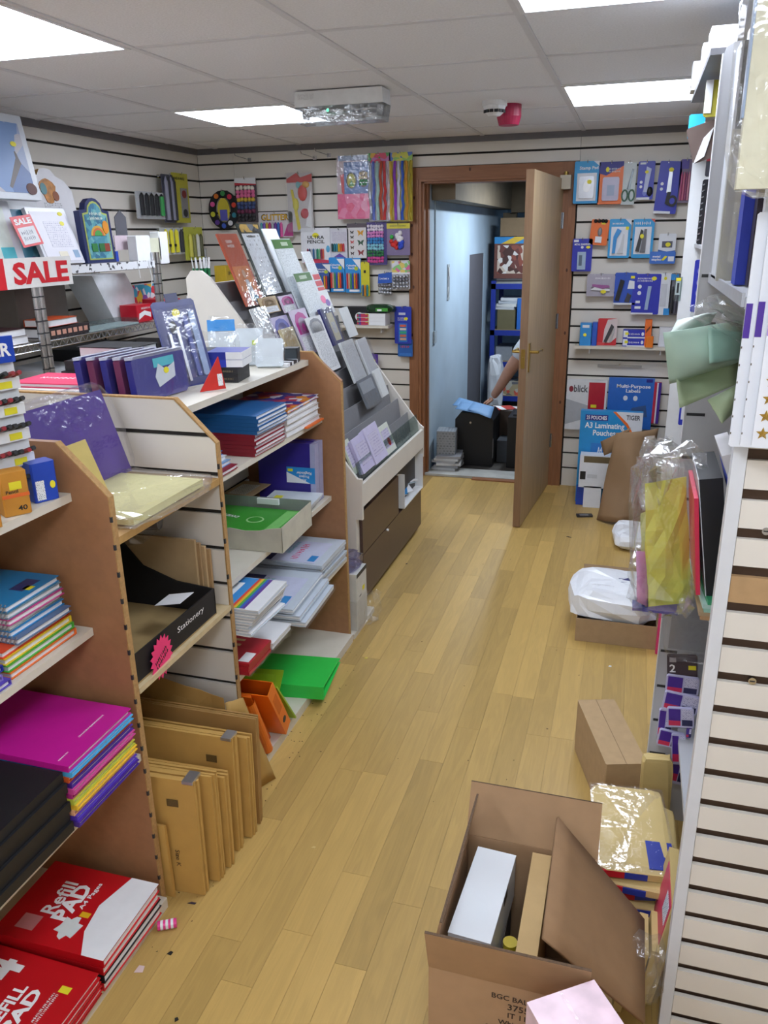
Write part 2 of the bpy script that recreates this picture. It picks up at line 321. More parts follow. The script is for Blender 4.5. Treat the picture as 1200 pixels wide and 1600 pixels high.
# --- storeroom beyond the door
PBLUE = M('b0c4d4', .7, .10, 3, name='pale_blue_wall'); 
SY = 8.5
ws = MB().box(-1.40, -1.275, D+.1, 6.59, 0, 2.05, PBLUE).box(-1.40, -1.275, 7.23, SY, 0, 2.05, PBLUE).box(-1.40, -1.275, 6.59, 7.23, 1.408, 2.05, PBLUE).build('wall_store_left'); ws['kind'] = 'structure'
o = MB().box(-1.39, -1.278, 6.592, 7.228, 0, 1.406, M('5f5f66', .8)).build('door_2'); o['kind'] = 'structure'
o = MB().box(-1.4, 1.2, SY, SY+.1, 0, 2.05, PBLUE).build('wall_store_back'); o['kind'] = 'structure'
o = MB().box(.9, 1.0, D+.1, SY, 0, 2.05, PBLUE).build('wall_store_right'); o['kind'] = 'structure'
o = MB().box(-1.4, 1.2, D+.02, SY, -.06, -.002, M('4a4744', .8, .2)).build('floor_store'); o['kind'] = 'structure'
o = MB().box(-1.4, 1.2, D+.1, SY+.1, 2.05, 2.1, M('b9c2c8', .8)).build('ceiling_store'); o['kind'] = 'structure'
BEAM = M('6f6350', .8, .15, 10, name='timber_beam')
o = MB().box(-1.27, -1.12, D+.14, 7.9, 1.77, 2.04, BEAM).build('trim_5'); o['kind'] = 'structure'
o = MB().box(-1.12, .9, 7.7, 7.85, 1.74, 2.04, BEAM).box(-1.2, -1.08, 7.76, 7.84, 1.42, 1.74, BEAM).build('trim_6'); o['kind'] = 'structure'
sl = MB().box(-1.285, -.46, D+.02, D+.2, -.004, .012, M('b9bab6', .6, .2, 9, name='worn_sill')).box(-.95, -.46, D-.03, D+.02, -.004, .008, PINEH).build('trim_7'); sl['kind'] = 'structure'
lt = thing('added_store_lamp', 'added fluorescent batten on the storeroom ceiling, unseen above the doorway', 'ceiling light', (-.6, 6.2, 2.03))  # unseen batten, added to light the storeroom
MB().box(-.04, .04, -.5, .5, -.03, .02, WHITE).build('body', lt); MB().cyl((0, -.48, -.045), (0, .48, -.045), .013, M_emit('dfeaff', 12, 'tube_glow')).build('tube', lt)
la = bpy.data.lights.new('added_store_light', 'AREA'); la.energy = STORE_POWER; la.color = (.80, .90, 1); la.shape = 'RECTANGLE'; la.size = .12; la.size_y = 1  # area light added under the batten to brighten the storeroom
lo = bpy.data.objects.new('added_store_light', la); COL.objects.link(lo); lo.parent = lt; lo.location = (0, 0, -.07)
# ------------------------------------------------------------------ generic builders for stock
HP = math.pi/2
def oct_pts(w, h, c): return [(-w/2+c, 0), (w/2-c, 0), (w/2, c), (w/2, h-c), (w/2-c, h), (-w/2+c, h), (-w/2, h-c), (-w/2, c)]
def add_parts(t, w, h, th, parts, flat=None):
    """parts on the front (-y) of a card w x h standing on the local origin: (name, kind, material, u0, v0, u1, v1, depth[, extra])"""
    root = t
    for p in parts:
        nm, kd, m, u0, v0, u1, v1, dp = p[:8]; ex = p[8] if len(p) > 8 else None
        t = flat if (flat and (kd == 't' or (dp <= .004 and kd in ('r', 'o', 'poly')))) else root
        x0, x1, z0, z1 = (u0-.5)*w, (u1-.5)*w, v0*h, v1*h; y = -th; cx, cz = (x0+x1)/2, (z0+z1)/2; a, b = (x1-x0)/2, (z1-z0)/2
        if kd == 'r': MB().box(x0, x1, y-dp, y, z0, z1, m).build(nm, t)
        elif kd == 'o': MB().prism([(cx+a*math.cos(k*math.pi/8), cz+b*math.sin(k*math.pi/8)) for k in range(16)], dp, m, T3(0, y, 0) @ FRONT).build(nm, t)
        elif kd == 'dome':
            q = MB(); q.ball((0, 0, 0), 1, m, 12, (a, dp, b)); q.v = [(vx+cx, y+min(vy, 0), vz+cz) for vx, vy, vz in q.v]; q.build(nm, t, True)
        elif kd == 'blister':   # clear raised window
            i = min(a, b)*.25; q = MB()
            P = [(x0, y, z0), (x1, y, z0), (x1, y, z1), (x0, y, z1)]; Q = [(x0+i, y-dp, z0+i), (x1-i, y-dp, z0+i), (x1-i, y-dp, z1-i), (x0+i, y-dp, z1-i)]
            q.poly(Q, m)
            for k in range(4): q.poly([P[k], P[(k+1) % 4], Q[(k+1) % 4], Q[k]], m)
            q.build(nm, t)
        elif kd == 'tubes':     # a row of pens; m = list of materials
            n = len(m)
            for k in range(n):
                c = x0+(k+.5)*(x1-x0)/n; r = min((x1-x0)/n*.46, .013); q = MB()
                q.cyl((c, y-r, z0), (c, y-r, z1-(z1-z0)*.12), r, m[k], 7).cyl((c, y-r, z1-(z1-z0)*.12), (c, y-r, z1), r, ex or m[k], 7, r*.25); q.build(nm, t)
        elif kd == 'balls':     # m = list of materials, ex = rows
            cols, rows = ex; q = {}
            for i in range(cols):
                for j in range(rows):
                    mm = m[int(j*len(m)/rows)] if len(m) > 1 else m[0]; r = .55*max((x1-x0)/cols, (z1-z0)/rows)
                    q.setdefault(mm.name, MB()).ball((x0+(i+.5)*(x1-x0)/cols+random.uniform(-.2, .2)*r, y-r*.5, z0+(j+.5)*(z1-z0)/rows+random.uniform(-.2, .2)*r), r, mm, 8)
            for k in q.values(): k.build(nm, t, True)
        elif kd == 'strips':    # hanging tinsel ribbons; m = list
            n = len(m)
            for k in range(n):
                q = MB(); c0 = x0+(k+.5)*(x1-x0)/n; s = (x1-x0)/n*.6; pr = None
                for j in range(9):
                    zz = z1-(z1-z0)*j/8; off = random.uniform(-.35, .35)*s; yy = y-dp*random.uniform(.3, 1)
                    cur = ((c0+off-s*.6, yy, zz), (c0+off, yy-dp*.6, zz), (c0+off+s*.6, yy, zz))
                    if pr: q.poly([pr[0], pr[1], cur[1], cur[0]], m[k]); q.poly([pr[1], pr[2], cur[2], cur[1]], m[k])
                    pr = cur
                q.build(nm, t)
        elif kd == 'poly': MB().prism([((u-.5)*w, v*h) for u, v in ex], dp, m, T3(0, y, 0) @ FRONT).build(nm, t)
        elif kd == 't': lettering(ex, m, t, T3(cx, y-dp, cz) @ FRONT, x1-x0, (z1-z0), bold=.02)
def card(name, label, cat, loc, rot, w, h, base, th=.008, parts=(), group=None, c=.004, film=False, body='card'):
    t = thing(name, label, cat, loc, rot, group)
    bo = MB().prism(oct_pts(w, h, min(c, w*.2)), th, base, FRONT).build(body, t) if base else None
    add_parts(t, w, h, th, parts, bo)
    if film: MB().prism(oct_pts(w*1.04, h*1.02, .004), .0015, film if film is not True else FILM, T3(0, -th-.012, -.004) @ FRONT).build('sleeve', t)
    return t
def rectY(px, Y):
    x0, y0, x1, y1 = px; xm, ym = (x0+x1)/2, (y0+y1)/2
    a, b = pY(x0, ym, Y), pY(x1, ym, Y); tp, bt = pY(xm, y0, Y), pY(xm, y1, Y)
    return ((a.x+b.x)/2, Y, bt.z), b.x-a.x, tp.z-bt.z
def rectX(px, X):
    x0, y0, x1, y1 = px; xm, ym = (x0+x1)/2, (y0+y1)/2
    a, b = pX(x0, ym, X), pX(x1, ym, X); tp, bt = pX(xm, y0, X), pX(xm, y1, X)
    return (X, (a.y+b.y)/2, bt.z), abs(b.y-a.y), tp.z-bt.z
def pack(name, label, px, base, parts=(), off=.045, th=.006, cat=None, group=None, film=False, hook=True, tilt=0., c=.005, plane=None):
    Y = plane or D-off; loc, w, h = rectY(px, Y)
    t = card(name, label, cat or name.replace('_', ' '), loc, (0, tilt, 0), w, h, base, th, parts, group, c, film)
    if hook: hang(loc[0], loc[2]+h-.012, D, off+.02)
    return t
HOOKS = MB()
def hang(x, z, Y, ln):
    t = thing('wall_hook', 'thin chrome prong hook holding up a hanging pack on the slats', 'hook', (x, Y, z), group='prong hooks with packs')
    MB().tube([(0, 0, .004), (0, -ln, .004), (0, -ln-.006, .018)], .0022, CHROME, 5).box(-.012, .012, -.004, 0, -.006, .012, CHROME).build('prong', t)
def book(name, label, cat, x0, x1, y0, y1, z, th, cover, spine='+y', group=None, rz=0., pages=PAPER, parts=(), over=.002, ct=.0015):
    """a flat-lying book; parts = extra builder callables"""
    cx, cy = (x0+x1)/2, (y0+y1)/2; a, b = (x1-x0)/2, (y1-y0)/2
    t = thing(name, label, cat, (cx, cy, z), (0, 0, rz), group)
    c = MB().box(-a, a, -b, b, 0, ct, cover).box(-a, a, -b, b, th-ct, th, cover)
    e = {'+x': (a-ct, a, -b, b), '-x': (-a, -a+ct, -b, b), '+y': (-a, a, b-ct, b), '-y': (-a, a, -b, -b+ct)}
    if spine: c.box(*e[spine], ct, th-ct, cover)
    cv = c.build('cover', t)
    MB().box(-a+over+ct, a-over-ct, -b+over+ct, b-over-ct, ct, th-ct, pages).build('pages', t)
    for fn in parts: fn(t if fn is globals().get('spiral') else cv, a, b, th)
    return t
def closed_box(name, label, cat, loc, w, d, h, m, rz=0., parts=(), group=None, bev=.003, face_parts=()):
    t = thing(name, label, cat, loc, (0, 0, rz), group)
    P = [(-w/2+bev, -d/2), (w/2-bev, -d/2), (w/2, -d/2+bev), (w/2, d/2-bev), (w/2-bev, d/2), (-w/2+bev, d/2), (-w/2, d/2-bev), (-w/2, -d/2+bev)]
    bo = MB().prism(P, h, m).build('body', t)
    t2 = [(*p[:7], p[7]) + tuple(p[8:]) for p in face_parts]
    add_parts(t, w, h, d/2, t2, bo)
    for fn in parts: fn(t)
    return t
def crumple(bm_pts, amp, seed):
    rd = random.Random(seed); return [(x+rd.uniform(-amp, amp), y+rd.uniform(-amp, amp), z+rd.uniform(-amp, amp)) for x, y, z in bm_pts]
def bag(name, dims, m, seed=1, amp=.01, n=7, parent=None, loc=None, rot=None, power=.55, flat_bottom=False):
    """a crinkled soft pouch: a rounded block whose skin is pushed about; stands on its origin"""
    q = MB(); rd = random.Random(seed); a, b, c = dims[0]/2, dims[1]/2, dims[2]/2; N = n*2
    q.ball((0, 0, 0), 1, m, N); 
    def sg(v): return math.copysign(abs(v)**power, v)
    q.v = [(a*sg(x)+rd.uniform(-amp, amp), b*sg(y)+rd.uniform(-amp, amp), max(0, c+c*sg(z)+rd.uniform(-amp, amp))) for x, y, z in q.v]
    return q.build(name, parent, False, loc, rot)
def sheet(name, p00, p10, p01, p11, m, nx=8, ny=8, amp=.004, seed=1, sag=0., parent=None, th=.001, curl=None):
    """a limp sheet between four corners"""
    rd = random.Random(seed); p00, p10, p01, p11 = map(Vector, (p00, p10, p01, p11)); q = MB(); g = []
    nrm = (p10-p00).cross(p01-p00).normalized()
    for j in range(ny+1):
        for i in range(nx+1):
            u, v = i/nx, j/ny; p = p00*(1-u)*(1-v)+p10*u*(1-v)+p01*(1-u)*v+p11*u*v
            k = rd.uniform(-amp, amp) + sag*math.sin(math.pi*u)*math.sin(math.pi*v) + (curl(u, v) if curl else 0)
            g.append(p+nrm*k)
    W = nx+1
    for sgn in (0, 1):
        for p in g: q.v.append(tuple(p+nrm*th*sgn))
    i0 = q.mi(m); N = len(g)
    for j in range(ny):
        for i in range(nx):
            a = j*W+i; q.f.append((a, a+W, a+W+1, a+1)); q.m.append(i0); q.f.append((N+a, N+a+1, N+a+W+1, N+a+W)); q.m.append(i0)
    for i in range(nx): q.f.append((i, i+1, N+i+1, N+i)); a = ny*W+i; q.f.append((a+1, a, N+a, N+a+1)); q.m += [i0, i0]
    for j in range(ny): a = j*W; q.f.append((a+W, a, N+a, N+a+W)); a = j*W+nx; q.f.append((a, a+W, N+a+W, N+a)); q.m += [i0, i0]
    return q.build(name, parent, amp < .003)
# ------------------------------------------------------------------ left gondola: end boards, bays, shelves
XF = -1.0; XB = -1.40; XBB = -1.80
def end_pts(top=1.175, xb=XBB): return [(XF, 0.0), (XF, 1.065), (XF-.11, top), (xb, top), (xb, 0.0)]
TY = lambda y: T3(0, y, 0) @ FRONT            # prism h runs to -y
# unit A: foreground bay of exercise books
YA, YB, YC = 1.335, 1.80, 2.755
ga = thing('shelf_unit', 'wood-effect shelf unit in the left foreground holding notebooks and refill pads', 'shelf unit', (0, 0, 0))
MB().prism(end_pts(), .016, CHIP, TY(YA+.016), mcap=CHIP).build('end_panel', ga)
MB().prism([(XF+.0006, 0), (XF+.0006, 1.065), (XF-.11, 1.1756), (XF-.1115, 1.173), (XF-.002, 1.0645), (XF-.002, 0)], .017, CHIPEDGE, TY(YA+.0165)).build('raw_edge', ga)
for z in [.08+.062*k for k in range(16)]: MB().box(XF-.004, XF+.001, YA-.0006, YA+.004, z, z+.012, DARKG).build('bracket_slot', ga)
MB().box(XB-.016, XB, -.3, YA, 0, 1.175, CHIP).build('back_panel', ga)
SH = M('d8d2c4', .45, .04, 20, name='shelf_laminate')
for z, xf in ((1.068, -1.09), (.757, -1.085), (.444, -1.005)): MB().box(XB, xf, -.3, YA-.001, z-.018, z, SH).build('shelf', ga)
MB().box(XB, -.985, -.3, YA-.001, 0.0, .03, SH).build('base_shelf', ga)
# unit B: slatted side bay with envelopes, and unit C: big bay of folders
gb = thing('slatted_gondola', 'cream slatted gondola with open shelves between two wood-edged end boards', 'shelf unit', (0, 0, 0))
EDGE = CHIPEDGE
MB().prism([(XF-.002, 0), (XF-.002, 1.064), (XF-.112, 1.173), (XBB, 1.173), (XBB, 0)], .008, GRV, TY(YB+.016)).build('end_core', gb)
zg = [.045+.104*k for k in range(0, 12)]
for k, z0 in enumerate([0]+zg[:-1]):
    a, b = (z0+.006 if k else 0), min(zg[k]-.006, 1.175)
    if b <= a: continue
    xr = lambda z: XF-.004 if z <= 1.064 else XF-.004-(z-1.064)
    MB().prism([(XBB, a), (xr(a), a)] + ([(XF-.004, 1.064)] if a < 1.064 < b else []) + [(xr(b), b), (XBB, b)], .008, SLAT, TY(YB+.008)).build('slat', gb)
MB().prism([(XF+.0012, 0), (XF+.0012, 1.066), (XF-.1095, 1.178), (XBB, 1.178), (XBB, 1.1735), (XF-.1115, 1.1735), (XF-.003, 1.0645), (XF-.003, 0)], .0175, CHIPEDGE, TY(YB+.0165)).build('raw_edge', gb)
for z in [.06+.104*k for k in range(10)]: MB().box(XF-.003, XF+.002, YB-.0012, YB+.004, z, z+.014, DARKG).build('bracket_slot', gb)
# back of the side bay
for k, z0 in enumerate([0]+zg[:-1]):
    a, b = (z0+.006 if k else 0), min(zg[k]-.006, 1.165)
    MB().box(XB-.008, XB, YA+.017, YB-.001, a, b, SLAT).build('back_slat', gb)
MB().box(XB-.016, XB-.008, YA+.017, YB, 0, 1.165, GRV).build('back_core', gb)
MB().box(XB, XF, YA+.017, YB-.001, .955, .972, M('b08a52', .6, .15, 40, name='raw_shelf_board')).build('shelf', gb)
MB().box(XB, XF+.002, YA+.017, YB-.001, .592, .606, M('c9b58e', .6, .1, 40, name='pale_shelf_board')).build('shelf', gb)
gc = thing('wood_end_gondola', 'gondola bay with white shelves of folders, ending in an orange-brown end board', 'shelf unit', (0, 0, 0))
MB().prism(end_pts(1.165, XB-.016), .016, CHIP, TY(YC+.016)).build('end_panel', gc)
MB().prism([(XF+.001, 0), (XF+.001, 1.057), (XF-.1095, 1.168), (XB, 1.168), (XB, 1.1655), (XF-.1115, 1.1645), (XF-.0025, 1.0560), (XF-.0025, 0)], .017, CHIPEDGE, TY(YC+.0165)).build('raw_edge', gc)
for k, z0 in enumerate([0]+zg[:-1]):
    a, b = (z0+.006 if k else 0), min(zg[k]-.006, 1.115)
    if b > a: MB().box(XB-.008, XB, YB+.018, YC, a, b, SLAT).build('back_slat', gc)
MB().box(XB-.016, XB-.008, YB+.018, YC, 0, 1.115, GRV).build('back_core', gc)
MB().box(XBB, -1.125, YB+.018, YC-.001, 1.118, 1.138, SH).build('top_shelf', gc)
for z, xf in ((.925, -1.08), (.62, -1.055), (.372, -1.0)): MB().box(XB+.001, xf, YB+.018, YC-.001, z-.018, z, SH).build('shelf', gc)
MB().box(XB+.001, -.985, YB+.018, YC-.001, 0, .034, SH).build('base_shelf', gc)
MB().box(-1.80, -1.784, YB+.018, YC+.3, 0, 1.118, CREAM).build('rear_panel', gc)
# ------------------------------------------------------------------ unit A stock
def on_top(name, m, fx0, fx1, fy0, fy1, d=.0006):
    return lambda t, a, b, th: MB().box(-a+2*a*fx0, -a+2*a*fx1, -b+2*b*fy0, -b+2*b*fy1, th, th+d, m).build(name, t)
def top_text(s, m, fx, fy, wd, ht=None, rz=0., bold=.02):
    return lambda t, a, b, th: lettering(s, m, t, T3(-a+2*a*fx, -b+2*b*fy, th+.0008) @ Matrix.Rotation(rz, 4, 'Z'), wd, ht, bold)
WTXT = M('f2f2f2', .5, .01, name='white_ink'); KTXT = M('1c1c1e', .5, .01, name='black_ink')
RCOV = M('c0151f', .28, .05, 8, name='red_pad_cover')
# refill pads: reading direction of the lettering runs away from the aisle's near end (text up = -x)
TR = HP
def white_band(t, a, b, th):
    MB().prism([(a*.62, -b), (a*.999, -b), (a*.999, b), (a*.50, b), (a*.32, b*.15), (a*.40, -b*.5)], .0008, PAPER, T3(0, 0, th)).build('white_band', t)
def badge(t, a, b, th):
    q = MB(); P = []
    for k in range(16): r = .032*(1+.25*math.sin(k*2.3)); P.append((a*.12+r*.8*math.cos(k*math.pi/8), -b*.5+r*.9*math.sin(k*math.pi/8)))
    q.prism(P, .0012, M('d8dedc', .5), T3(0, 0, th)); q.build('torn_patch', t)
PADX0, PADX1 = -1.268, -.972
for k in range(4):
    z = .031+k*.021
    top = k == 3
    book('refill_pad', ['white edged refill pad at the bottom of the stack by the end board', 'third refill pad down in the stack by the end board', 'second refill pad down in the stack by the end board', 'red refill pad with white band lettered Refill PAD, top of its stack'][k], 'notepad', PADX0+.003*k, PADX1+.002*(k % 2), 1.068, 1.29, z, .02, RCOV if k != 1 else DARK, spine='-y', group='refill pads on the base shelf', rz=.01*(k-2),
         parts=(white_band, top_text('Refill', WTXT, .30, .56, .095, .036, TR), top_text('PAD', WTXT, .43, .54, .105, .042, TR, .04), top_text('A4 Pages', WTXT, .54, .66, .08, .015, TR), badge, on_top('brand_patch', M('c77f80', .5), .14, .30, .12, .3), on_top('price_sticker', M('e2b21c', .5), .57, .65, .40, .46, .0014), on_top('barcode', KTXT, .9, .94, .84, .93)) if top else ())
for k in range(5):
    z = .031+k*.0125; top = k == 4
    book('refill_pad', ['lowest red A4 refill pad in the nearest foreground stack', 'second lowest red A4 refill pad in the nearest foreground stack', 'middle red A4 refill pad in the nearest foreground stack', 'second from top red A4 refill pad in the nearest foreground stack', 'red A4 refill pad lying on top of the nearest foreground stack'][k], 'notepad', PADX0-.01, -.975+.003*(k % 2), .835, 1.058, z, .0118, RCOV, spine='-y', group='refill pads on the base shelf', rz=.006*(2-k),
         parts=(top_text('4', WTXT, .32, .78, .05, .085, TR, .05), top_text('REFILL', WTXT, .56, .46, .10, .028, TR, .03), top_text('PAD', WTXT, .68, .46, .10, .03, TR, .04), top_text('80 sheets 160 pages\nruled feint and margin', WTXT, .82, .55, .07, .016, TR), top_text('A4', WTXT, .95, .2, .05, .035, TR, .03), on_top('price_sticker', YELLOW, .82, .9, .72, .79)) if top else ())
# shelf at .444: notebooks bright and black
cols = [('4a2a92', 'violet'), ('5b3fc0', 'blue violet'), ('f0b48a', 'peach'), ('f2c63c', 'yellow'), ('c3c94a', 'lime'), ('c2318f', 'magenta'), ('d8509e', 'pink'), ('4a2a8f', 'purple'), ('e2622a', 'orange'), ('4fb2e6', 'light blue'), ('c41c93', 'magenta with white title')]
z = .445
for k, (c, nm) in enumerate(cols):
    th = .0125 if k < 10 else .014; m = M(c, .35, .04)
    pr = () if k < 10 else (top_text('A4 MANUSCRIPT BOOK', WTXT, .86, .62, .085, .006, TR), top_text('Notes', WTXT, .9, .12, .03, .005, TR))
    book('notebook', '%s covered A4 notebook, %s' % (nm, 'on top of the bright stack at the end board' if k == 10 else 'in the bright stack beside the black notebooks') if k < 10 else 'magenta A4 notebook on top of the bright stack at the end board', 'notebook', -1.285, -.985-.004*(k % 3), 1.085+.002*(k % 2), 1.30, z, th, m, spine='-y', group='bright notebooks on the middle shelf', parts=pr, ct=.0028)
    MB().box(-1.285, -1.0, 1.083, 1.094, z+.0005, z+th-.0005, DARK).build('cloth_spine', None) if False else None
    z += th+.0006
for k in range(6):
    book('notebook', 'black casebound notebook, %s in the stack beside the magenta notebook' % ('lowest', 'second lowest', 'third lowest', 'third from top', 'second from top', 'topmost')[k], 'notebook', -1.30, -.992-.006*(k % 2), .84, 1.078, .445+k*.0225, .022, DARK, spine='+x', group='black notebooks on the middle shelf', rz=.008*(k % 3-1), ct=.003)
gcol = [('101114', 'black'), ('2145c8', 'bright blue'), ('2a2190', 'indigo'), ('e6708c', 'pink edged'), ('5f646e', 'grey')]
z = .445
for k, (c, nm) in enumerate(gcol):
    book('notebook', '%s hardback notebook in the front foreground stack on the middle shelf' % nm, 'notebook', -1.29, -1.0-.01*k*.5, .56, .832, z, .019, M(c, .3, .06, 9), spine='-x', group='hardbacks in the foreground', rz=-.01*k, ct=.0025); z += .0195
# shelf at .757
z = .758
for k, (c, nm) in enumerate([('e2702c', 'orange'), ('4fae3e', 'green'), ('e4c630', 'yellow'), ('e04a22', 'red orange')]):
    book('exercise_book', '%s exercise book under the spiral notebooks, %s' % (nm, ('lowest', 'second', 'third', 'topmost')[k]), 'exercise book', -1.31, -1.10-.004*k, 1.10, 1.30, z, .014, M(c, .5, .05), spine='+y', group='exercise books under spiral pads', ct=.002); z += .0145
ZSP = z
def spiral(t, a, b, th):
    q = MB()
    for k in range(22): y = -b; q.cyl((-a+.008+k*(2*a-.016)/21, -b-.002, th*.5-.003), (-a+.012+k*(2*a-.016)/21, -b+.004, th+.003), .0018, M('9a9ca4', .35, metal=.6), 5)
    q.build('spiral_wire', t)
for k, (c, nm) in enumerate([('5c7398', 'slate blue'), ('1f86c8', 'azure'), ('8aa0a4', 'pale grey'), ('c23a86', 'pink edged'), ('6f8f9e', 'blue grey'), ('2a82b8', 'turquoise')]):
    pr = (spiral,) + ((on_top('cover_badge', M('3b3d6e', .4), .74, .9, .45, .8), on_top('price_sticker', YELLOW, .86, .95, .5, .62)) if k == 5 else ())
    book('spiral_notebook', '%s spiral notebook, %s in the wire-bound pile' % (nm, ('lowest', 'second lowest', 'third lowest', 'third from top', 'second from top', 'topmost')[k]), 'notebook', -1.33+.004*(k % 2), -1.10-.012*(k > 0)-.004*(k % 3), 1.135, 1.295, z, .0125, M(c, .35, .05), spine=None, group='spiral notebooks', rz=.02*(k % 3-1), parts=pr); z += .0131
z = .758
for k, (c, nm) in enumerate([('5b49b4', 'lilac'), ('8c7cc8', 'pale violet'), ('20349c', 'royal blue'), ('2038b8', 'cobalt'), ('c8ccd6', 'white edged'), ('0f1116', 'black')]):
    book('exercise_book', '%s cover book at the left picture edge of the upper notebook shelf' % nm, 'exercise book', -1.33, -1.09-.006*k, .78, 1.088-.012*(k % 2), z, .0125, M(c, .3, .05), spine='+y', group='books left of the spiral pile', rz=.01*k, ct=.002); z += .013
# shelf at 1.068: pen display and eraser boxes
pdx = -1.10
pd = thing('pen_display', 'white tiered pen stand full of black and red pens under a blue header', 'pen display', (-1.215, 1.222, 1.069), (0, 0, HP-.3))
MB().prism([(-.045, 0), (.05, 0), (.05, .05), (.035, .285), (-.045, .285)], .19, M('d5d8da', .4), T3(.095, 0, 0) @ Matrix(((0, 0, -1, 0), (-1, 0, 0, 0), (0, 1, 0, 0), (0, 0, 0, 1)))).build('tiered_body', pd)
MB().box(-.095, .095, -.046, -.034, .275, .325, BLUE).build('header', pd); lettering('STAEDTLER', WTXT, pd, T3(0, -.0466, .30) @ FRONT, .175, .026, .03)
for j in range(5):
    zz = .04+j*.05; yy = -.05+.003*j
    tr_ = MB().box(-.094, .094, yy-.012, yy-.003, zz-.016, zz+.006, WHITE).build('pen_tray', pd)
    for xx in (-.04, .05): MB().box(xx, xx+.026, yy-.0135, yy-.012, zz-.013, zz, YELLOW).build('price_ticket', tr_)
    for i in range(14):
        x = -.085+i*.013; MB().cyl((x, yy+.035, zz-.004), (x+random.uniform(-.002, .002), yy-.026-random.random()*.01, zz+.018), .0048, random.choice((DARK, DARK, DARK, M('8c1420', .4))), 6).build('pen', tr_)
def pxbox(name, label, px, Xp, dY, m, dX, group=None, face=(), zbase=None, rz=0.):
    """an upright carton whose aisle-facing face fills px on plane X"""
    loc, w, h = rectX(px, Xp); t = closed_box(name, label, 'box', (Xp-dX/2, loc[1], zbase if zbase is not None else loc[2]), w, dX, h, m, HP+rz, group=group, face_parts=face); return t
OCH = M('c2862c', .5, .08, 30, name='ochre_carton')
pc = [(-1.108, 1.115, 'ochre pencil carton with orange band at the left picture edge', OCH), (-1.112, 1.198, 'ochre pencil carton with yellow price sticker beside the blue carton', OCH), (-1.118, 1.285, 'small blue carton with barcode standing by the end board', BLUE)]
for k, (x, y, lb, m) in enumerate(pc):
    fp = ((('price_sticker', 'r', YELLOW, .3, .6, .75, .78, .0006), ('band', 'r', M('e06a2a', .5), .0, .42, 1, .5, .0005), ('lettering', 't', KTXT, .15, .52, .6, .6, .0007, 'Pencil'), ('lettering', 't', KTXT, .5, .1, .85, .22, .0007, '40')) if k < 2 else (('barcode_label', 'r', M_print('e8ecf0', '202028', 260, .9, 'XZ'), .1, .05, .45, .55, .0006), ('price_sticker', 'o', YELLOW, .68, .3, .9, .5, .0008)))
    closed_box('pencil_carton', lb, 'box', (x, y, 1.069), .05, .04, .085 if k < 2 else .08, m, HP-.65+.1*k, face_parts=fp, group='small cartons by the pen stand')
# ------------------------------------------------------------------ side bay AB
PUR = M('4c2d90', .35, .1, 8, name='purple_tissue')
t = thing('tissue_pack', 'purple tissue paper pack in a clear bag leaning in the side bay', 'paper pack', (-1.235, 1.60, .985), (0, -.3, .0))
MB().box(-.012, .002, -.17, .16, .003, .225, PUR).build('tissue', t); bag('clear_bag', (.04, .38, .25), FILM2, 4, .005, 8, t, (-.004, .0, 0), power=.35)
t = thing('paper_pack', 'beige paper pack standing behind the near end board in the side bay', 'paper pack', (-1.175, 1.37, .976), (-.35, 0, HP))
MB().box(-.0, .2, -.008, 0, 0, .15, M('c9b46a', .6)).build('sheets', t)
t = thing('cellophane_pack', 'pale yellow paper pack in crinkled cellophane lying on the side bay shelf', 'paper pack', (-1.115, 1.565, .9745), (0, 0, 0))
MB().box(-.125, .115, -.155, .15, .002, .02, M('ddd79a', .6)).build('sheets', t); bag('cellophane', (.30, .37, .03), M_film(amount=.22, rough=.12, name='shiny_cellophane'), 9, .006, 10, t, (0, 0, 0), power=.35)
# lower shelf: black stationery tray with divider cards
t = thing('open_carton', 'black stationery carton with cut away curved side on the side bay shelf', 'carton', (-1.18, 1.55, .607), (0, 0, 0))
BLK = M('16161a', .6, .15, name='black_carton'); KIN = M('a38a5c', .8, .06, name='kraft_inner')
MB().box(-.17, .17, -.19, .19, 0, .004, KIN).build('floor_panel', t)
MB().box(.166, .17, -.19, .19, .004, .075, BLK).build('front_panel', t)
side = [(-.17, 0), (.17, 0), (.17, .075), (.06, .085), (-.04, .12), (-.10, .19), (-.13, .27), (-.17, .27)]
MB().prism(side, .004, BLK, T3(0, -.186, 0) @ FRONT).build('side_panel', t); MB().prism(side, .004, BLK, T3(0, .19, 0) @ FRONT, mcap=BLK).build('side_panel', t)
MB().box(-.17, -.166, -.19, .19, .004, .27, BLK).build('back_panel', t)
MB().box(.09, .165, .05, .12, .06, .0612, PAPER, Matrix.Rotation(-.2, 4, 'Y')).build('torn_flap', t)
lettering('Stationery', WTXT, t, T3(.1712, .06, .045) @ Matrix.Rotation(HP, 4, 'Z') @ FRONT, .13, .02)
t = thing('price_star', 'hot pink starburst price card with handwriting on the black carton', 'price card', (-1.005, 1.46, .628), (0, .12, HP+.05))
P = []
for k in range(36): r = .052 if k % 2 else .041; P.append((r*math.cos(k*math.pi/18), .0+r*1.05*math.sin(k*math.pi/18)))
MB().prism(P, .0012, M('ef3a78', .6, .03, name='neon_pink'), FRONT).build('card', t)
lettering('£5 Leathers\n50', KTXT, t, T3(0, -.0016, 0) @ FRONT @ Matrix.Rotation(.5, 4, 'Z'), .06, .026)
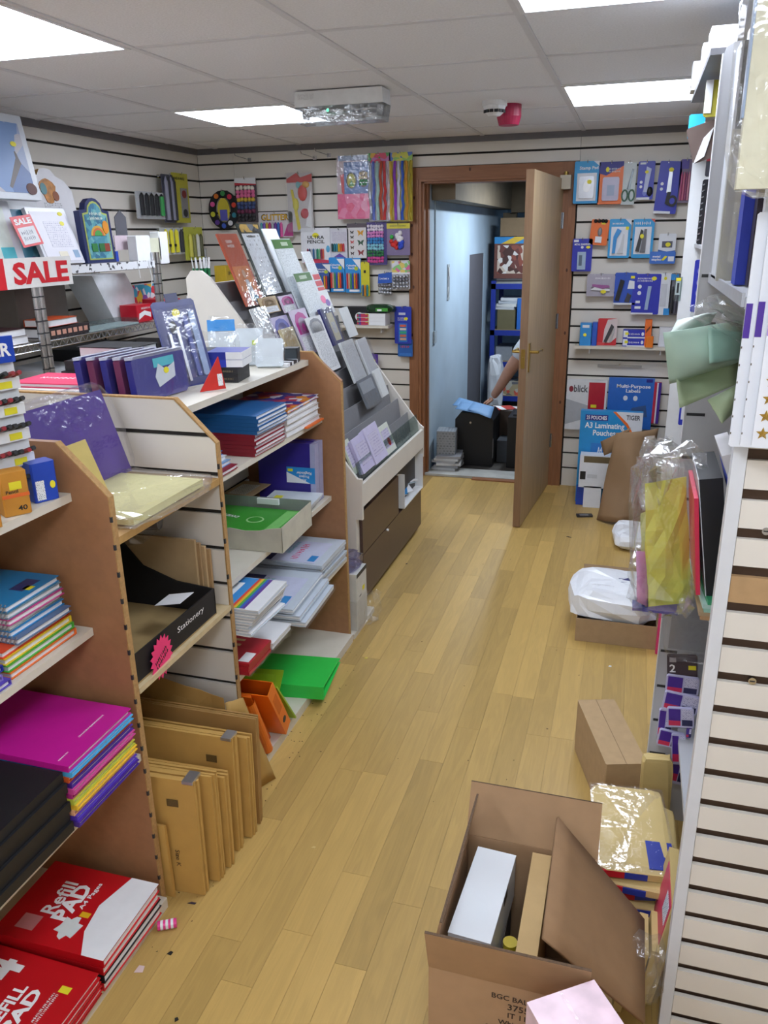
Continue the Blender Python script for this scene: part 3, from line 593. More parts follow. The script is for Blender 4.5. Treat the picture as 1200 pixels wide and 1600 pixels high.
for k in range(4):
    t = tag(MB().box(-.0045, .0045, -.11, .11, 0, .205-.012*k, M(('a98f68', '9a7d58', 'b59a72', 'a5865e')[k], .85)).build('board_pack', None, loc=(-1.14+.0, 1.0, 0)), ('nearest kraft board standing in the black carton', 'second kraft board standing in the black carton', 'third kraft board standing in the black carton', 'kraft board standing against the slatted end board')[k], 'board', 'kraft boards behind the carton')
    t.rotation_euler = (0, 0, HP); t.location = (-1.17+.008*k, 1.752+.0105*k-.003, .607)
t = thing('cellophane_roll', 'clear wrapped dark notebook roll pushed under the upper side shelf', 'pack', (-1.2, 1.6, .86), (0, 0, 0))
MB().cyl((-.12, 0, .04), (.10, .06, .04), .03, DARKG, 10).build('roll', t); bag('wrapper', (.26, .12, .08), FILM2, 2, .006, 6, t); MB().box(-.05, .0, -.031, -.03, .05, .06, YELLOW).build('price_sticker', t)
# padded envelopes standing in the foot of the side bay
def envelope(label, y, x1, ln, h, th, lean, rz, seed, mark=True, m=MANILA):
    """leans about its foot; long side runs away from the aisle"""
    t = thing('padded_envelope', label, 'envelope', (x1, y, 0.001), (lean, 0, rz), 'padded envelopes on the floor')
    rd = random.Random(seed); nl = 3 if th > .02 else 1; th0 = th; th = th/nl
    for ly in range(nl):
     q = MB(); nx, nz = 6, 6; i0 = q.mi(m); oy = -th0/2+th*(ly+.5); dh = rd.uniform(-.006, .0) if ly else 0; dx = rd.uniform(-.006, .004) if ly else 0
     for sg in (-1, 1):
        for j in range(nz+1):
            for i in range(nx+1):
                u, v = i/nx, j/nz; bulge = th/2*(.45+.55*(math.sin(math.pi*min(max(u, .02), .98))*math.sin(math.pi*min(max(v, .02), .98)))**.4)
                q.v.append((-ln+ln*u+dx*u, oy+sg*bulge+rd.uniform(-.0008, .0008), (h+dh)*v))
     W = nx+1; N = W*(nz+1)
     for j in range(nz):
        for i in range(nx):
            a = j*W+i; q.f.append((a, a+1, a+W+1, a+W)); q.f.append((N+a, N+a+W, N+a+W+1, N+a+1)); q.m += [i0, i0]
     for i in range(nx): q.f.append((i+1, i, N+i, N+i+1)); a = nz*W+i; q.f.append((a, a+1, N+a+1, N+a)); q.m += [i0, i0]
     for j in range(nz): a = j*W; q.f.append((a, a+W, N+a+W, N+a)); a = j*W+nx; q.f.append((a+W, a, N+a, N+a+W)); q.m += [i0, i0]
     q.build('pouch', t)
    th = th0
    if mark:
        MB().box(-.075, -.045, -th/2-.0012, -th/2-.0002, h-.075, h-.055, M_print('6b5530', '1c1710', 420, .9)).build('barcode', t)
        lettering('Size K', KTXT, t, T3(-.06, -th/2-.0015, h*.32) @ FRONT @ Matrix.Rotation(-HP, 4, 'Z'), .05, .012)
        MB().box(-.03, -.002, -th/2-.001, th/2+.001, h-.006, h+.002, SILVER).build('tape_glint', t)
    return t
ES = [('clear wrapped padded envelope on edge right beside the near end board', 1.368, -.985, .30, .22, .014, .02, .02, False), ('fat size K padded envelope pack nearest the end board', 1.408, -.915, .36, .335, .042, -.02, .06, True), ('slim padded envelope pack second from the end board', 1.458, -.90, .36, .315, .036, -.02, .05, False), ('shorter padded envelope pack third from the end board', 1.51, -.895, .36, .275, .04, -.03, .04, False), ('wide padded envelope pack with barcode rising behind the shorter ones', 1.57, -.90, .40, .345, .038, -.04, .03, True), ('padded envelope pack with crinkled top behind the barcoded one', 1.625, -.89, .40, .31, .036, -.05, .03, False), ('darker padded envelope pack nearest the slatted end board', 1.68, -.89, .40, .33, .034, -.06, .02, False)]
for k, e in enumerate(ES): envelope(*e[:-1], 20+k, e[-1], MANILA if k != 6 else M('a9824a', .7, .06, 18))
t = tag(sheet('paper_sheet', pX(228, 1150, -1.3).to_tuple(), (-.98, 1.735, .02), (-1.34, 1.77, .38), (-1.0, 1.72, .36), M('b08a4c', .7, .08, 14, name='brown_paper'), 8, 8, .003, 5, .03), 'large limp brown envelope leaning behind the padded envelopes', 'envelope')
t = tag(sheet('paper_sheet', (-.985, 1.745, .005), (-.93, 1.86, .005), (-1.01, 1.74, .33), (-.985, 1.80, .315), M('b99452', .7, .06, 14, name='brown_paper'), 5, 8, .002, 6, .01), 'brown envelope bending round the foot of the slatted end board', 'envelope')
# ------------------------------------------------------------------ unit C stock
# base shelf: ring binders
OR = M('f07a1c', .35, .04, name='orange_card'); LG = M('2fce52', .35, .03, name='bright_green_card'); YG = M('9cc02a', .4, .04, name='olive_green_card')
t = thing('ring_binder', 'bright green ring binder lying flat on the base shelf', 'binder', (-1.07, 2.38, .035), (0, 0, .12))
MB().box(-.16, .13, -.13, .13, 0, .0025, LG).build('lower_cover', t); MB().box(-.16, .13, -.1325, -.13, 0, .05, LG).build('spine', t)
MB().prism([(-.13, .05), (.13, .018), (.13, .0155), (-.13, .0475)], .29, LG, Matrix(((0, 0, 1, -.16), (1, 0, 0, 0), (0, 1, 0, 0), (0, 0, 0, 1)))).build('upper_cover', t)
t = thing('ring_binder', 'olive green ring binder propped open across the bright green one', 'binder', (-1.13, 2.15, .036), (0, 0, .15))
MB().box(-.17, .07, -.002, 0, .0, .15, YG, Matrix.Rotation(-1.0, 4, 'X')).build('cover', t); MB().box(-.17, .07, -.035, -.033, .0, .12, YG, Matrix.Rotation(-.5, 4, 'X')).build('cover', t)
def binder_upright(label, loc, rz, lean, ln, th, h, m, tube=False):
    t = thing('ring_binder', label, 'binder', loc, (lean, 0, rz), 'orange binders on the base shelf')
    MB().box(-ln, 0, 0, .0025, 0, h, m).build('cover', t); MB().box(-ln, 0, th-.0025, th, 0, h, m).build('cover', t)
    if tube:
        q = MB(); pr = None
        for k in range(9):
            a = -HP+math.pi*k/8; cur = (th*.5*math.cos(a), th/2+th/2*math.sin(a))
            if pr: q.poly([(pr[0], pr[1], 0), (cur[0], cur[1], 0), (cur[0], cur[1], h), (pr[0], pr[1], h)], m)
            pr = cur
        q.build('spine', t, True)
    else:
        MB().box(0, .0025, 0, th, 0, h, m).build('spine', t)
        MB().cyl((.002, th/2, .06), (.0035, th/2, .06), .012, DARKG).build('finger_hole', t); MB().box(.0026, .003, th*.2, th*.8, h*.45, h*.8, M('d8691a', .5)).build('label_pocket', t)
    return t
binder_upright('orange ring binder with rounded spine at the near end of the base shelf', (-.99, 1.925, .036), .0, .40, .22, .034, .25, OR, True)
binder_upright('orange ring binder with square spine beside the rounded one', (-.97, 2.035, .038), .05, .52, .24, .05, .25, OR)
t = tag(MB().box(-.20, 0, -.004, .004, 0, .25, M('e0641a', .4)).build('folder', None, loc=(-1.01, 2.005, .037), rot=(.47, 0, .0)), 'thin orange folder between the two orange binders', 'folder')
t = tag(MB().box(-.20, 0, -.003, .003, 0, .25, YG).build('folder', None, loc=(-.975, 2.135, .037), rot=(.62, 0, .05)), 'thin olive folder behind the square orange binder', 'folder')
t = thing('notebook', 'dark navy notebook with grey panel against the slatted end board', 'notebook', (-1.03, 1.834, .06), (0, -.1, 0)); MB().box(-.2, 0, -.01, .006, 0, .22, M('262a55', .4)).build('cover', t); MB().box(-.06, .0005, -.0105, -.0, .02, .14, M('b9bccb', .5)).build('panel', t)
t = tag(bag('paper_scrap', (.08, .05, .02), M('c9c5b4', .8), 3, .005, 5, None, (-1.26, 2.66, .035)), 'crumpled pale scrap at the back of the base shelf', 'scrap')
# shelf at .372
def flatpack(name, label, x0, x1, y0, y1, z, th, m, n, rz=0., group=None, film=True, parts=(), cat='folder'):
    """a bundle of n folders in a clear sleeve, lying flat"""
    cx, cy = (x0+x1)/2, (y0+y1)/2; a, b = (x1-x0)/2, (y1-y0)/2; t = thing(name, label, cat, (cx, cy, z), (0, 0, rz), group)
    for k in range(n): o = random.uniform(-.003, .003); MB().box(-a+o, a+o, -b, b, k*th/n+.0004, (k+1)*th/n-.0006, m if not isinstance(m, list) else m[k % len(m)]).build('folder', t)
    for fn in parts: fn(t, a, b, th)
    if film: MB().box(-a-.006, a+.006, -b-.004, b+.004, -.0004+.0005, th+.003, FILM).build('sleeve', t)
    return t
PALE = M('c9d4e0', .35, .05, 14, name='pale_plastic'); PINKT = M('e0407f', .5); TEAL = M('58b8c4', .5)
prj = (on_top('cover_sheet', M('cdd2ea', .4, .05), .3, .9, .04, .8), top_text('FOLDERS', PINKT, .64, .42, .15, .035, TR, .04), top_text('display\nproject', TEAL, .5, .55, .12, .04, TR, .02), on_top('navy_corner', M('1e2368', .4), .05, .42, .04, .8, .0008), on_top('price_sticker', YELLOW, .3, .37, .5, .62, .0012), on_top('blue_logo', SKY, .80, .88, .1, .3, .0012))
z = .373
for k in range(4): flatpack('folder_pack', ('lowest', 'second', 'third', 'topmost')[k]+' clear folder pack in the pile against the wood end board', -1.345, -.998+.006*(k % 2), 2.468, 2.735, z, .0165, PALE, 2, rz=-.02+.01*k, group='folder packs by the end board', parts=prj if k == 3 else ()); z += .0205
z = .373
for k in range(3): flatpack('folder_pack', ('lowest', 'middle', 'topmost')[k]+' clear folder pack in the pile sticking out over the shelf edge', -1.30, -.955+.02*(1-k), 2.14, 2.445, z, .017, [PALE, PAPER], 3, rz=.05, group='folder packs sticking out', parts=prj if k == 2 else ()); z += .021
flatpack('folder_pack', 'white ring binder insert pack with blue A4 corner under the sticking out packs', -1.33, -.97, 1.985, 2.125, .373, .022, [PAPER], 3, parts=(on_top('blue_corner', SKY, .45, .75, .3, .95), top_text('A2', WTXT, .52, .65, .05, .03, TR), top_text('A4 CLEAR', WTXT, .66, .6, .07, .02, TR)))
flatpack('folder_pack', 'red folder with gold stripes in a crinkled clear bag on the lower shelf', -1.33, -.972, 1.825, 1.975, .373, .04, [M('b51f30', .35)], 4, parts=tuple(on_top('gold_stripe', M('c8a878', .4), .62, .8, .2+.2*k, .28+.2*k) for k in range(4))+(on_top('label', PAPER, .9, .99, .05, .4),))
hs = MB().box(XB+.001, -1.03, YB+.018, 2.11, .488, .5, SH).build('shelf', gc)
z = .501
RB = [M('e0402c', .5), M('eec42c', .5), M('4cae4c', .5), M('2f64c8', .5), M('6a3a9c', .5)]
rb = (on_top('blue_panel', SKY, .45, .76, .02, .98),) + tuple(on_top('rainbow_stripe', RB[j], .76+.024*j, .784+.024*j, .02, .98, .001) for j in range(5)) + (on_top('white_label', PAPER, .55, .68, .35, .8, .001), top_text('A4', M('2f6fc0', .5), .615, .58, .04, .03, TR))
for k in range(5): flatpack('activity_pad', ('lowest', 'second', 'third', 'fourth', 'topmost')[k]+' blue and white pad with rainbow stripe beside the slatted end board', -1.30, -.935-.008*(4-k)+(.02 if k == 0 else 0), 1.83, 2.04, z, .0135, [PAPER, M('cfdbe8', .5)], 3, rz=-.06+.02*k, group='rainbow pads', film=k in (1, 4), parts=rb if k in (4, 0) else (), cat='pad'); z += .0165
# shelf at .62
t = thing('open_carton', 'torn white carton holding green divider packs, jutting out of the shelf', 'carton', (-1.175, 2.285, .621), (0, 0, .03))
CW = M('c3bfae', .7, .1, 20, name='white_carton'); CI = M('8e9690', .7, .08, name='carton_inside')
MB().box(-.175, .175, -.135, .135, 0, .003, CW).build('floor_panel', t); MB().box(.172, .175, -.135, .135, .003, .085, CW).build('front_panel', t)
MB().prism([(-.175, .003), (.175, .003), (.175, .085), (.13, .078), (.1, .07), (.05, .066), (0, .072), (-.06, .064), (-.175, .078)], .003, CW, T3(0, -.132, 0) @ FRONT).build('torn_side', t)
MB().box(-.175, .175, .132, .135, .003, .09, CI).build('side_panel', t); MB().box(-.175, -.172, -.132, .132, .003, .09, CW).build('back_panel', t); MB().box(-.02, .06, .122, .1315, .068, .088, PAPER).build('torn_flap', t)
t = thing('divider_pack', 'green subject divider pack with white lettering inside the torn white carton', 'divider pack', (-1.18, 2.285, .626)); MB().box(-.155, .145, -.12, .12, 0, .05, M('3d9a34', .35, .05)).build('pack', t)
lettering('DIVIDERS', WTXT, t, T3(-.08, .02, .0508) @ Matrix.Rotation(2.9, 4, 'Z'), .09, .018, .02)
MB().prism([(.03+.03*math.cos(k*math.pi/10), .03*math.sin(k*math.pi/10)) for k in range(20)], .0006, M('9fd08f', .5), T3(0, 0, .05)).build('round_logo', t); MB().prism([(.03+.024*math.cos(k*math.pi/10), .024*math.sin(k*math.pi/10)) for k in range(20)], .0006, M('3d9a34', .35, .05), T3(0, 0, .0506)).build('round_logo', t)
MB().box(-.15, -.12, .04, .07, .05, .0508, YELLOW).build('price_sticker', t); MB().box(.1, .14, -.11, .11, .05, .0506, M('7cc46c', .5)).build('light_edge', t)
t = thing('open_carton', 'shallow brown carton of white sleeves behind the green dividers', 'carton', (-1.24, 2.56, .621), (0, 0, -.03))
MB().box(-.14, .12, -.10, .10, 0, .003, KRAFT).build('floor_panel', t); MB().box(-.14, .12, -.10, -.097, .003, .055, KRAFT).build('side_panel', t); MB().box(-.14, -.137, -.097, .1, .003, .06, KRAFT).build('back_panel', t); MB().box(-.14, .12, .097, .1, .003, .06, KRAFT).build('side_panel', t)
MB().box(-.138, -.02, -.1, .1, .06, .063, KRAFT).build('folded_flap', t); MB().box(-.12, -.05, -.06, .06, .063, .0638, M_print('bfb8a8', '6a6258', 90, .6, 'XY')).build('address_label', t)
t = thing('sleeve_pack', 'stack of glossy white sleeves sliding out of the shallow brown carton', 'pack', (-1.14, 2.555, .628), (0, .0, .06))
for k in range(5): MB().box(-.09, .08+.005*k, -.085, .085, .008*k, .008*k+.006, M('d9e1e8', .25, .04)).build('sleeve', t)
MB().box(-.07, .0, -.06, -.01, .039, .0405, SKY).build('blue_print', t); MB().box(-.06, -.03, -.03, .02, .0405, .041, YELLOW).build('price_sticker', t)
for k in range(2):
    t = thing('ring_binder', ('purple A5 ring binder with blue label leaning at the wood end board', 'second purple A5 ring binder pressed against the wood end board')[k], 'binder', (-1.075+.0*k, 2.665+.042*k, .621), (-.04, 0, .0), 'purple binders')
    m = M('352a86', .3, .06); MB().box(-.23, -.02, -.018, .018, 0, .225, m).build('covers', t); MB().box(-.02, 0, -.0185, .0185, 0, .225, M('a9acd0', .25)).build('clear_spine', t)
    MB().box(-.115, -.002, -.0195, -.0188, .075, .135, SKY).build('label_card', t); MB().prism([(-.115, .075), (-.02, .075), (-.115, .115)], .0006, PAPER, T3(0, -.0196, 0) @ FRONT).build('label_swoosh', t); lettering('A5\nProject\nRingbinder', WTXT, t, T3(-.045, -.0208, .102) @ FRONT @ Matrix.Rotation(math.pi, 4, 'Z'), .06, .04, .02); MB().box(-.11, -.09, -.0202, -.0196, .118, .128, YELLOW).build('price_sticker', t)
# shelf at .925
z = .926
for k in range(11):
    red = k < 6; m = M('8e1a2c', .5, .06) if red else M('1f5f9c', .5, .06); th = .0112
    book('exercise_book', 'red backed exercise book in the lower half of the tall two-colour stack' if red else ('blue backed exercise book in the upper half of the tall two-colour stack' if k < 10 else 'blue exercise book with curling cover on top of the two-colour stack'), 'exercise book', -1.36, -1.075+.004*(k % 2)+(.012 if not red else 0), 2.17, 2.395, z, th, m, spine='-y', group='two-colour exercise book stack', rz=.01*random.uniform(-1, 1), ct=.0009); z += th+.0005
for k, th in enumerate((.02, .022, .02, .018, .012)):
    book('paperback', ('lowest', 'second', 'third', 'fourth', 'topmost')[k]+' white paged workbook in the stack by the wood end board', 'workbook', -1.32, -1.075-.004*(k % 2), 2.42, 2.72, .926+sum((.02, .022, .02, .018, .012)[:k])+k*.0005, th, M('cfcac6', .5) if k < 4 else M_multi(['b23a52', '3a3f8c', 'd8862a', '8c2d68', 'd8d2da'], 30), spine='-y', group='workbooks by the end board', rz=.01*(k-2))
t = tag(MB().box(-.08, .08, -.006, .006, 0, .006, ORANGE).build('pencil_box', None, loc=(-1.085, 2.64, .926), rot=(0, 0, HP)), 'flat orange strip at the foot of the workbook stack', 'strip'); t.location = (-1.088, 2.64, .9265)
t.location.x = -1.0655; t.location.z = .9265; t.location.x = -1.095+.025; t.location.x = -1.066
for k in range(4):
    book('exercise_book', ('red exercise book under the blue ones beside the slatted end board', 'pale blue exercise book second in the small pile beside the slatted end board', 'white exercise book third in the small pile beside the slatted end board', 'bright blue exercise book on the small pile beside the slatted end board')[k], 'exercise book', -1.36, -1.085+(.01 if k == 0 else -.012*k), 1.84+.01*k, 2.05, .926+.0125*k, .012, M(('8e1a2c', '7aa0cc', 'dfe3e8', '2f6fc0')[k], .45), spine='-x', group='small pile of exercise books')
# ------------------------------------------------------------------ gondola top
ZT = 1.139
pcx = []
for k in range(5):
    m = NAVY if k % 2 == 0 else M('6e2a55', .4)
    t = thing('pencil_case', ('leftmost pencil case of the upright row on the gondola top', 'second pencil case of the upright row', 'middle pencil case of the upright row', 'fourth pencil case of the upright row', 'clear blue pencil case with yellow price dot at the front of the row')[k], 'pencil case', (-1.42+.036*k, 1.96+.008*k, ZT), (-.1, 0, HP-.08), 'upright pencil cases')
    a = .118 if k == 4 else .112
    MB().prism(oct_pts(2*a, .125, .012), .022, m, FRONT).build('case', t); MB().box(-a, a, -.022, 0, .118, .126, M('c8cce0', .2)).build('zip', t)
    MB().prism(oct_pts(2*a+.006, .129, .013), .003, FILM, T3(0, -.0225, -.001) @ FRONT).build('clear_front', t)
    if k == 4:
        MB().prism([(-.02, .03), (.06, .05), (.065, .09), (.02, .075), (-.01, .095), (-.03, .06)], .0012, M('c9d0d8', .4), T3(0, -.0226, 0) @ FRONT).build('printed_motif', t); MB().box(-.03, .065, -.0234, -.0226, .085, .11, TEAL).build('printed_motif', t); MB().prism([(.022+.012*math.cos(i*math.pi/5), .072+.009*math.sin(i*math.pi/5)) for i in range(10)], .001, YELLOW, T3(0, -.0236, 0) @ FRONT).build('price_sticker', t)
t = thing('compass_set', 'clear hanging compass set with blue backing leaning on the pencil cases', 'compass set', (-1.26, 2.165, ZT+.002), (-.3, -.05, 1.0))
MB().prism(oct_pts(.14, .26, .008), .004, M('2b3578', .35), FRONT).build('card', t); add_parts(t, .14, .26, .004, [('leg', 'r', SILVER, .2, .08, .26, .62, .008), ('leg', 'r', SILVER, .40, .06, .46, .66, .008), ('pencil', 'r', M('3a4a9c', .4), .62, .1, .7, .8, .01), ('knob', 'o', DARKG, .28, .62, .42, .76, .01), ('ruler', 'r', M('8aa0c8', .3), .78, .1, .92, .85, .006), ('price_sticker', 'o', YELLOW, .42, .8, .6, .9, .002), ('hanger_tab', 'r', M('22285a', .4), .35, .98, .65, 1.08, .001), ('blister', 'blister', FILM2, .03, .02, .97, .93, .02)])
t = tag(MB().prism([(0, 0), (.085, 0), (.075, .095)], .004, M('c8342c', .3), FRONT).build('set_square', None, loc=(-1.19, 2.07, ZT+.002), rot=(-.15, 0, 1.0)), 'red triangular packet with barcode at the foot of the compass set', 'packet'); MB().box(.062, .078, -.0046, -.004, .01, .045, M_print('f0f0f0', '202020', 300, .9)).build('barcode', t)
t = thing('geometry_set', 'clear bag with a green set square on the gondola top', 'geometry set', (-1.33, 2.40, ZT+.008), (-.5, 0, .35)); MB().prism([(-.07, .01), (.05, .01), (-.05, .10)], .003, M('2aa68c', .3), FRONT).build('set_square', t); bag('clear_bag', (.2, .02, .14), FILM2, 8, .005, 7, t, (0, 0, 0))
bx = [('7a2d8a', 0)]
for k, (m, lb) in enumerate(((DARK, 'black lettered box at the bottom of the pile on the gondola top'), (DARK, 'second black lettered box in the pile on the gondola top'), (M('2238b4', .35), 'blue box with white end in the pile on the gondola top'), (M('1c2c90', .35), 'navy box with black half on top of the pile on the gondola top'))):
    zz = ZT+.0235*k; t = thing('stationery_box', lb, 'box', (-1.245+.012*(k > 1), 2.30, zz), (0, 0, .15+.06*(k > 1)), 'box pile on the gondola top')
    MB().box(-.10, .08, -.06, .06, 0, .0228, m).build('body', t)
    if k < 2: lettering('OXFORD CAMPUS', M('8a7a5a', .5), t, T3(-.01, -.0606, .011) @ FRONT, .15, .009)
    else: MB().box(.03, .0815, -.0612, .0612, .0005, .0226, PAPER).build('white_end', t); (MB().box(-.1005, -.03, -.0608, .0608, .0004, .0231, DARK).build('black_half', t))
for k, (p, rz, lean, lb) in enumerate((((-1.36, 2.55), .5, -.35, 'blue headed clear packet of sheets leaning at the card rack'), ((-1.27, 2.575), .4, -.38, 'white cellophane packet with yellow price dot beside the card rack'), ((-1.185, 2.55), .3, -.45, 'clear packet of white labels slumped by the small black box'))):
    t = thing('sheet_packet', lb, 'packet', (p[0], p[1], ZT), (lean, 0, rz)); MB().prism(oct_pts(.095, .16-.03*k, .006), .014, M('cdd6dc', .4, .05), FRONT).build('sheets', t)
    if k == 0: MB().box(-.0475, .0475, -.016, -.0145, .12, .16, SKY).build('header', t)
    if k == 1: MB().box(.01, .03, -.0185, -.0165, .07, .085, M('cfe04a', .5)).build('price_sticker', t)
    bag('cellophane', (.108, .03, .175-.03*k), FILM2, 30+k, .006, 7, t, (0, -.008, 0))
t = closed_box('small_box', 'small charcoal box at the far end of the gondola top', 'box', (-1.165, 2.70, ZT), .05, .05, .05, M('2e3338', .5), .2, face_parts=(('panel', 'r', M('3c444a', .5), .1, .1, .9, .9, .0006),))
t = tag(MB().box(-.06, .06, -.02, .02, 0, .012, PAPER).box(-.03, -.01, -.0205, .0205, .001, .0124, DARKG).box(.01, .05, -.0205, .0205, .001, .0124, DARKG).build('label_strip', None, loc=(-1.15, 2.62, ZT), rot=(0, 0, HP+.1)), 'flat white packet with black squares on the shelf edge of the gondola top', 'packet')
# rear half of the top: hardback books
for k, (x0, x1, y0, y1, z, th, m, lb) in enumerate(((-1.76, -1.50, 1.93, 2.12, 0, .018, M('d8d4d0', .5), 'white book lying at the bottom of the rear pile on the gondola top'), (-1.75, -1.51, 1.95, 2.13, .0185, .014, M('d83a62', .4), 'pink patterned book under the black volumes'), (-1.74, -1.44, 2.17, 2.36, 0, .03, DARK, 'black hardback volume at the bottom of the rear pile'), (-1.73, -1.46, 2.18, 2.35, .0305, .032, DARK, 'black volume with pale printed spine squares'), (-1.69, -1.49, 2.20, 2.35, .063, .042, DARK, 'thick black book with white page edges topping the rear pile'))):
    t = book('hardback_book', lb, 'book', x0, x1, y0, y1, ZT+z, th, m, spine='-y' if k in (2, 3) else '+y', rz=.05*(k % 2), ct=.003)
    if k == 3:
        for i in range(5): MB().box(-.09+.045*i, -.065+.045*i, -.0862, -.0851, .006, .026, M('b9b39a', .5)).build('spine_label', t)
    if k == 2: lettering('ENCYCLOPEDIA', M('b9b39a', .5), t, T3(.02, -.0965, .015) @ FRONT, .2, .012)
    if k == 1: lettering('best wishes', PAPER, t, T3(0, 0, .0148), .15, .03)
t = closed_box('white_packet', 'low white packet at the rear edge behind the pencil cases', 'packet', (-1.60, 2.5, ZT), .2, .1, .05, PAPER, .1)
# ------------------------------------------------------------------ card rack beyond the gondola
Y0, Y1 = 3.05, 4.12; S0 = Vector((-1.06, 0, .573)); SD = Vector((-.6, 0, .8)); SN = Vector((.8, 0, .6)); LEAN = math.atan2(.6, .8)
def onS(s, y, off=0.): p = S0+SD*s+SN*off; return Vector((p.x, y, p.z))
cr_ = thing('card_rack', 'white greeting card rack with grey stepped tiers above brown drawers', 'card rack', (0, 0, 0))
prof = [(-1.03, .42), (-1.03, .60), (-1.05, .60), (-1.66, 1.41), (-1.70, 1.44), (-1.745, 1.44), (-1.77, 1.41), (-1.77, .02), (-1.06, .02), (-1.06, .42)]
MB().prism(prof, .016, CREAM, TY(Y0+.016)).build('end_panel', cr_); 
prof2 = [(-1.03, .42), (-1.03, .585), (-1.05, .60), (-1.3, .93), (-1.77, .93), (-1.77, .02), (-1.06, .02), (-1.06, .42)]
MB().prism(prof2, .016, CREAM, TY(Y1)).build('end_panel', cr_)
MB().box(-1.045, -1.03, Y0+.016, Y1-.016, .475, .575, CREAM).build('front_lip', cr_)
MB().box(-1.20, -1.045, Y0+.016, Y1-.016, .475, .49, CREAM).build('trough', cr_)
MB().box(-1.77, -1.755, Y0+.016, Y1, .02, 1.38, CREAM).build('back_panel', cr_)
MB().poly([onS(-.02, Y0+.016, -.05), onS(-.02, Y1-.016, -.05), onS(1.0, Y1-.016, -.05), onS(1.0, Y0+.016, -.05)], GREY).build('slope_board', cr_)
TG = M('86868a', .75, .04, 60, name='grey_felt')
for k in range(11):
    s0 = .012+.09*k; a = onS(s0, 0, -.04); tilt = .06
    y1 = Y1-.018-(.0 if k < 4 else .0)
    bx_ = MB().box(-.003, .0, Y0+.017, y1, 0, .108, TG, T3(a.x, 0, a.z) @ Matrix.Rotation(-tilt-.1, 4, 'Y')); bx_.build('tier', cr_)
MB().box(-.002, .001, Y0+.03, Y1-.03, 0, .10, GLASS, T3(-1.05, 0, .56) @ Matrix.Rotation(-.15, 4, 'Y')).build('acrylic_guard', cr_)
# drawers below
MB().box(-1.76, -1.075, Y0+.017, Y1-.017, .02, .44, DARKG).build('carcass', cr_)
def drawer(y0, y1, z0, z1, x=-1.045):
    t = MB().box(x-.03, x, y0, y1, z0, z1, BROWN).build('drawer', cr_); return t
d1 = drawer(3.09, 3.66, .245, .44); d2 = drawer(3.09, Y1-.005, .03, .24); MB().cyl((-1.045, 3.45, .232), (-1.035, 3.45, .232), .006, PAPER).build('screw_cap', d2)
MB().box(-1.07, -1.06, Y0+.016, 3.09, .02, .44, CREAM).build('plinth_side', cr_)
MB().box(-1.07, -1.03, 3.72, 3.725, .25, .43, WHITE).box(-1.4, -1.03, 3.725, Y1-.02, .25, .256, WHITE).box(-1.4, -1.03, Y1-.022, Y1-.017, .256, .44, WHITE).build('open_drawer', cr_)
for k in range(5):
    t = tag(MB().box(-.07, .07, -.05, .05, 0, .004, (PAPER, SKY, PAPER, M('aab8c4', .5), PAPER)[k]).build('leaflet', None, loc=(-1.12, 3.80+.055*k, .262+.011*k), rot=(.25*(k % 3-1), -.5+.15*k, .3*k)), ('leaflet at the near end of the open drawer', 'blue leaflet in the open drawer', 'white leaflet in the middle of the open drawer', 'grey blue leaflet in the open drawer', 'leaflet at the far end of the open drawer')[k], 'leaflet', 'leaflets in the open drawer')
# --- tall wall calendars and cards leaning on the slope
def leaner(name, label, cat, y0, y1, s0, s1, off, base, parts=(), th=.004, group=None, film=False, dl=0.):
    w = y1-y0; h = s1-s0; p = onS(s0, (y0+y1)/2, off)
    return card(name, label, cat, p, (-LEAN+dl, 0, HP), w, h, base, th, parts, group, .003, film)
def px_leaner(name, label, cat, bl, tr, off, base, parts=(), th=.004, group=None, film=False, dl=0.):
    """bottom-left and top-right pixel of a card lying at distance off above the slope"""
    a = pP(*bl, S0+SN*off, SN); b = pP(*tr, S0+SN*off, SN)
    sa = (a-S0).dot(SD); sb = (b-S0).dot(SD)
    return leaner(name, label, cat, min(a.y, b.y), max(a.y, b.y), sa, sb, off, base, parts, th, group, film, dl)
CL = .38; CN = Vector((math.cos(CL), 0, math.sin(CL))); CU = Vector((-math.sin(CL), 0, math.cos(CL)))
def stand(name, label, bl, br, tl, base, parts=(), off=.03, th=.004, film=False, cat='card', group=None):
    """a card whose foot stands on the stepped slope (feet given by pixels bl, br) and leans back, up to pixel tl"""
    a = pP(*bl, S0+SN*off, SN); b = pP(*br, a, CN); c = pP(*tl, a, CN); h = (c-a).dot(CU); w = b.y-a.y
    return card(name, label, cat, (a.x, (a.y+b.y)/2, a.z), (-CL, 0, HP), w, h, base, th, parts, group, .003, film)
CALW = M_print('dde3ea', '14161c', 40, .8, fill=.95, name='calendar_grid'); CALF = M_print('dfe6ea', '4a5560', 140, .8, fill=.6, name='calendar_fine')
def arch(m, u0, v0, u1, v1): return ('arch', 'poly', m, 0, 0, 0, 0, .0012, [(u0, v0), (u1, v0), (u1, v0+(v1-v0)*.6), ((u0*.2+u1*.8), v0+(v1-v0)*.9), ((u0+u1)/2, v1), ((u0*.8+u1*.2), v0+(v1-v0)*.9), (u0, v0+(v1-v0)*.6)])
TXTP = M_print('dadde2', '5a5e66', 110, .55, fill=.6, name='verse_print')
ORC = M('b9502e', .45, .08, 9, name='orange_calendar')
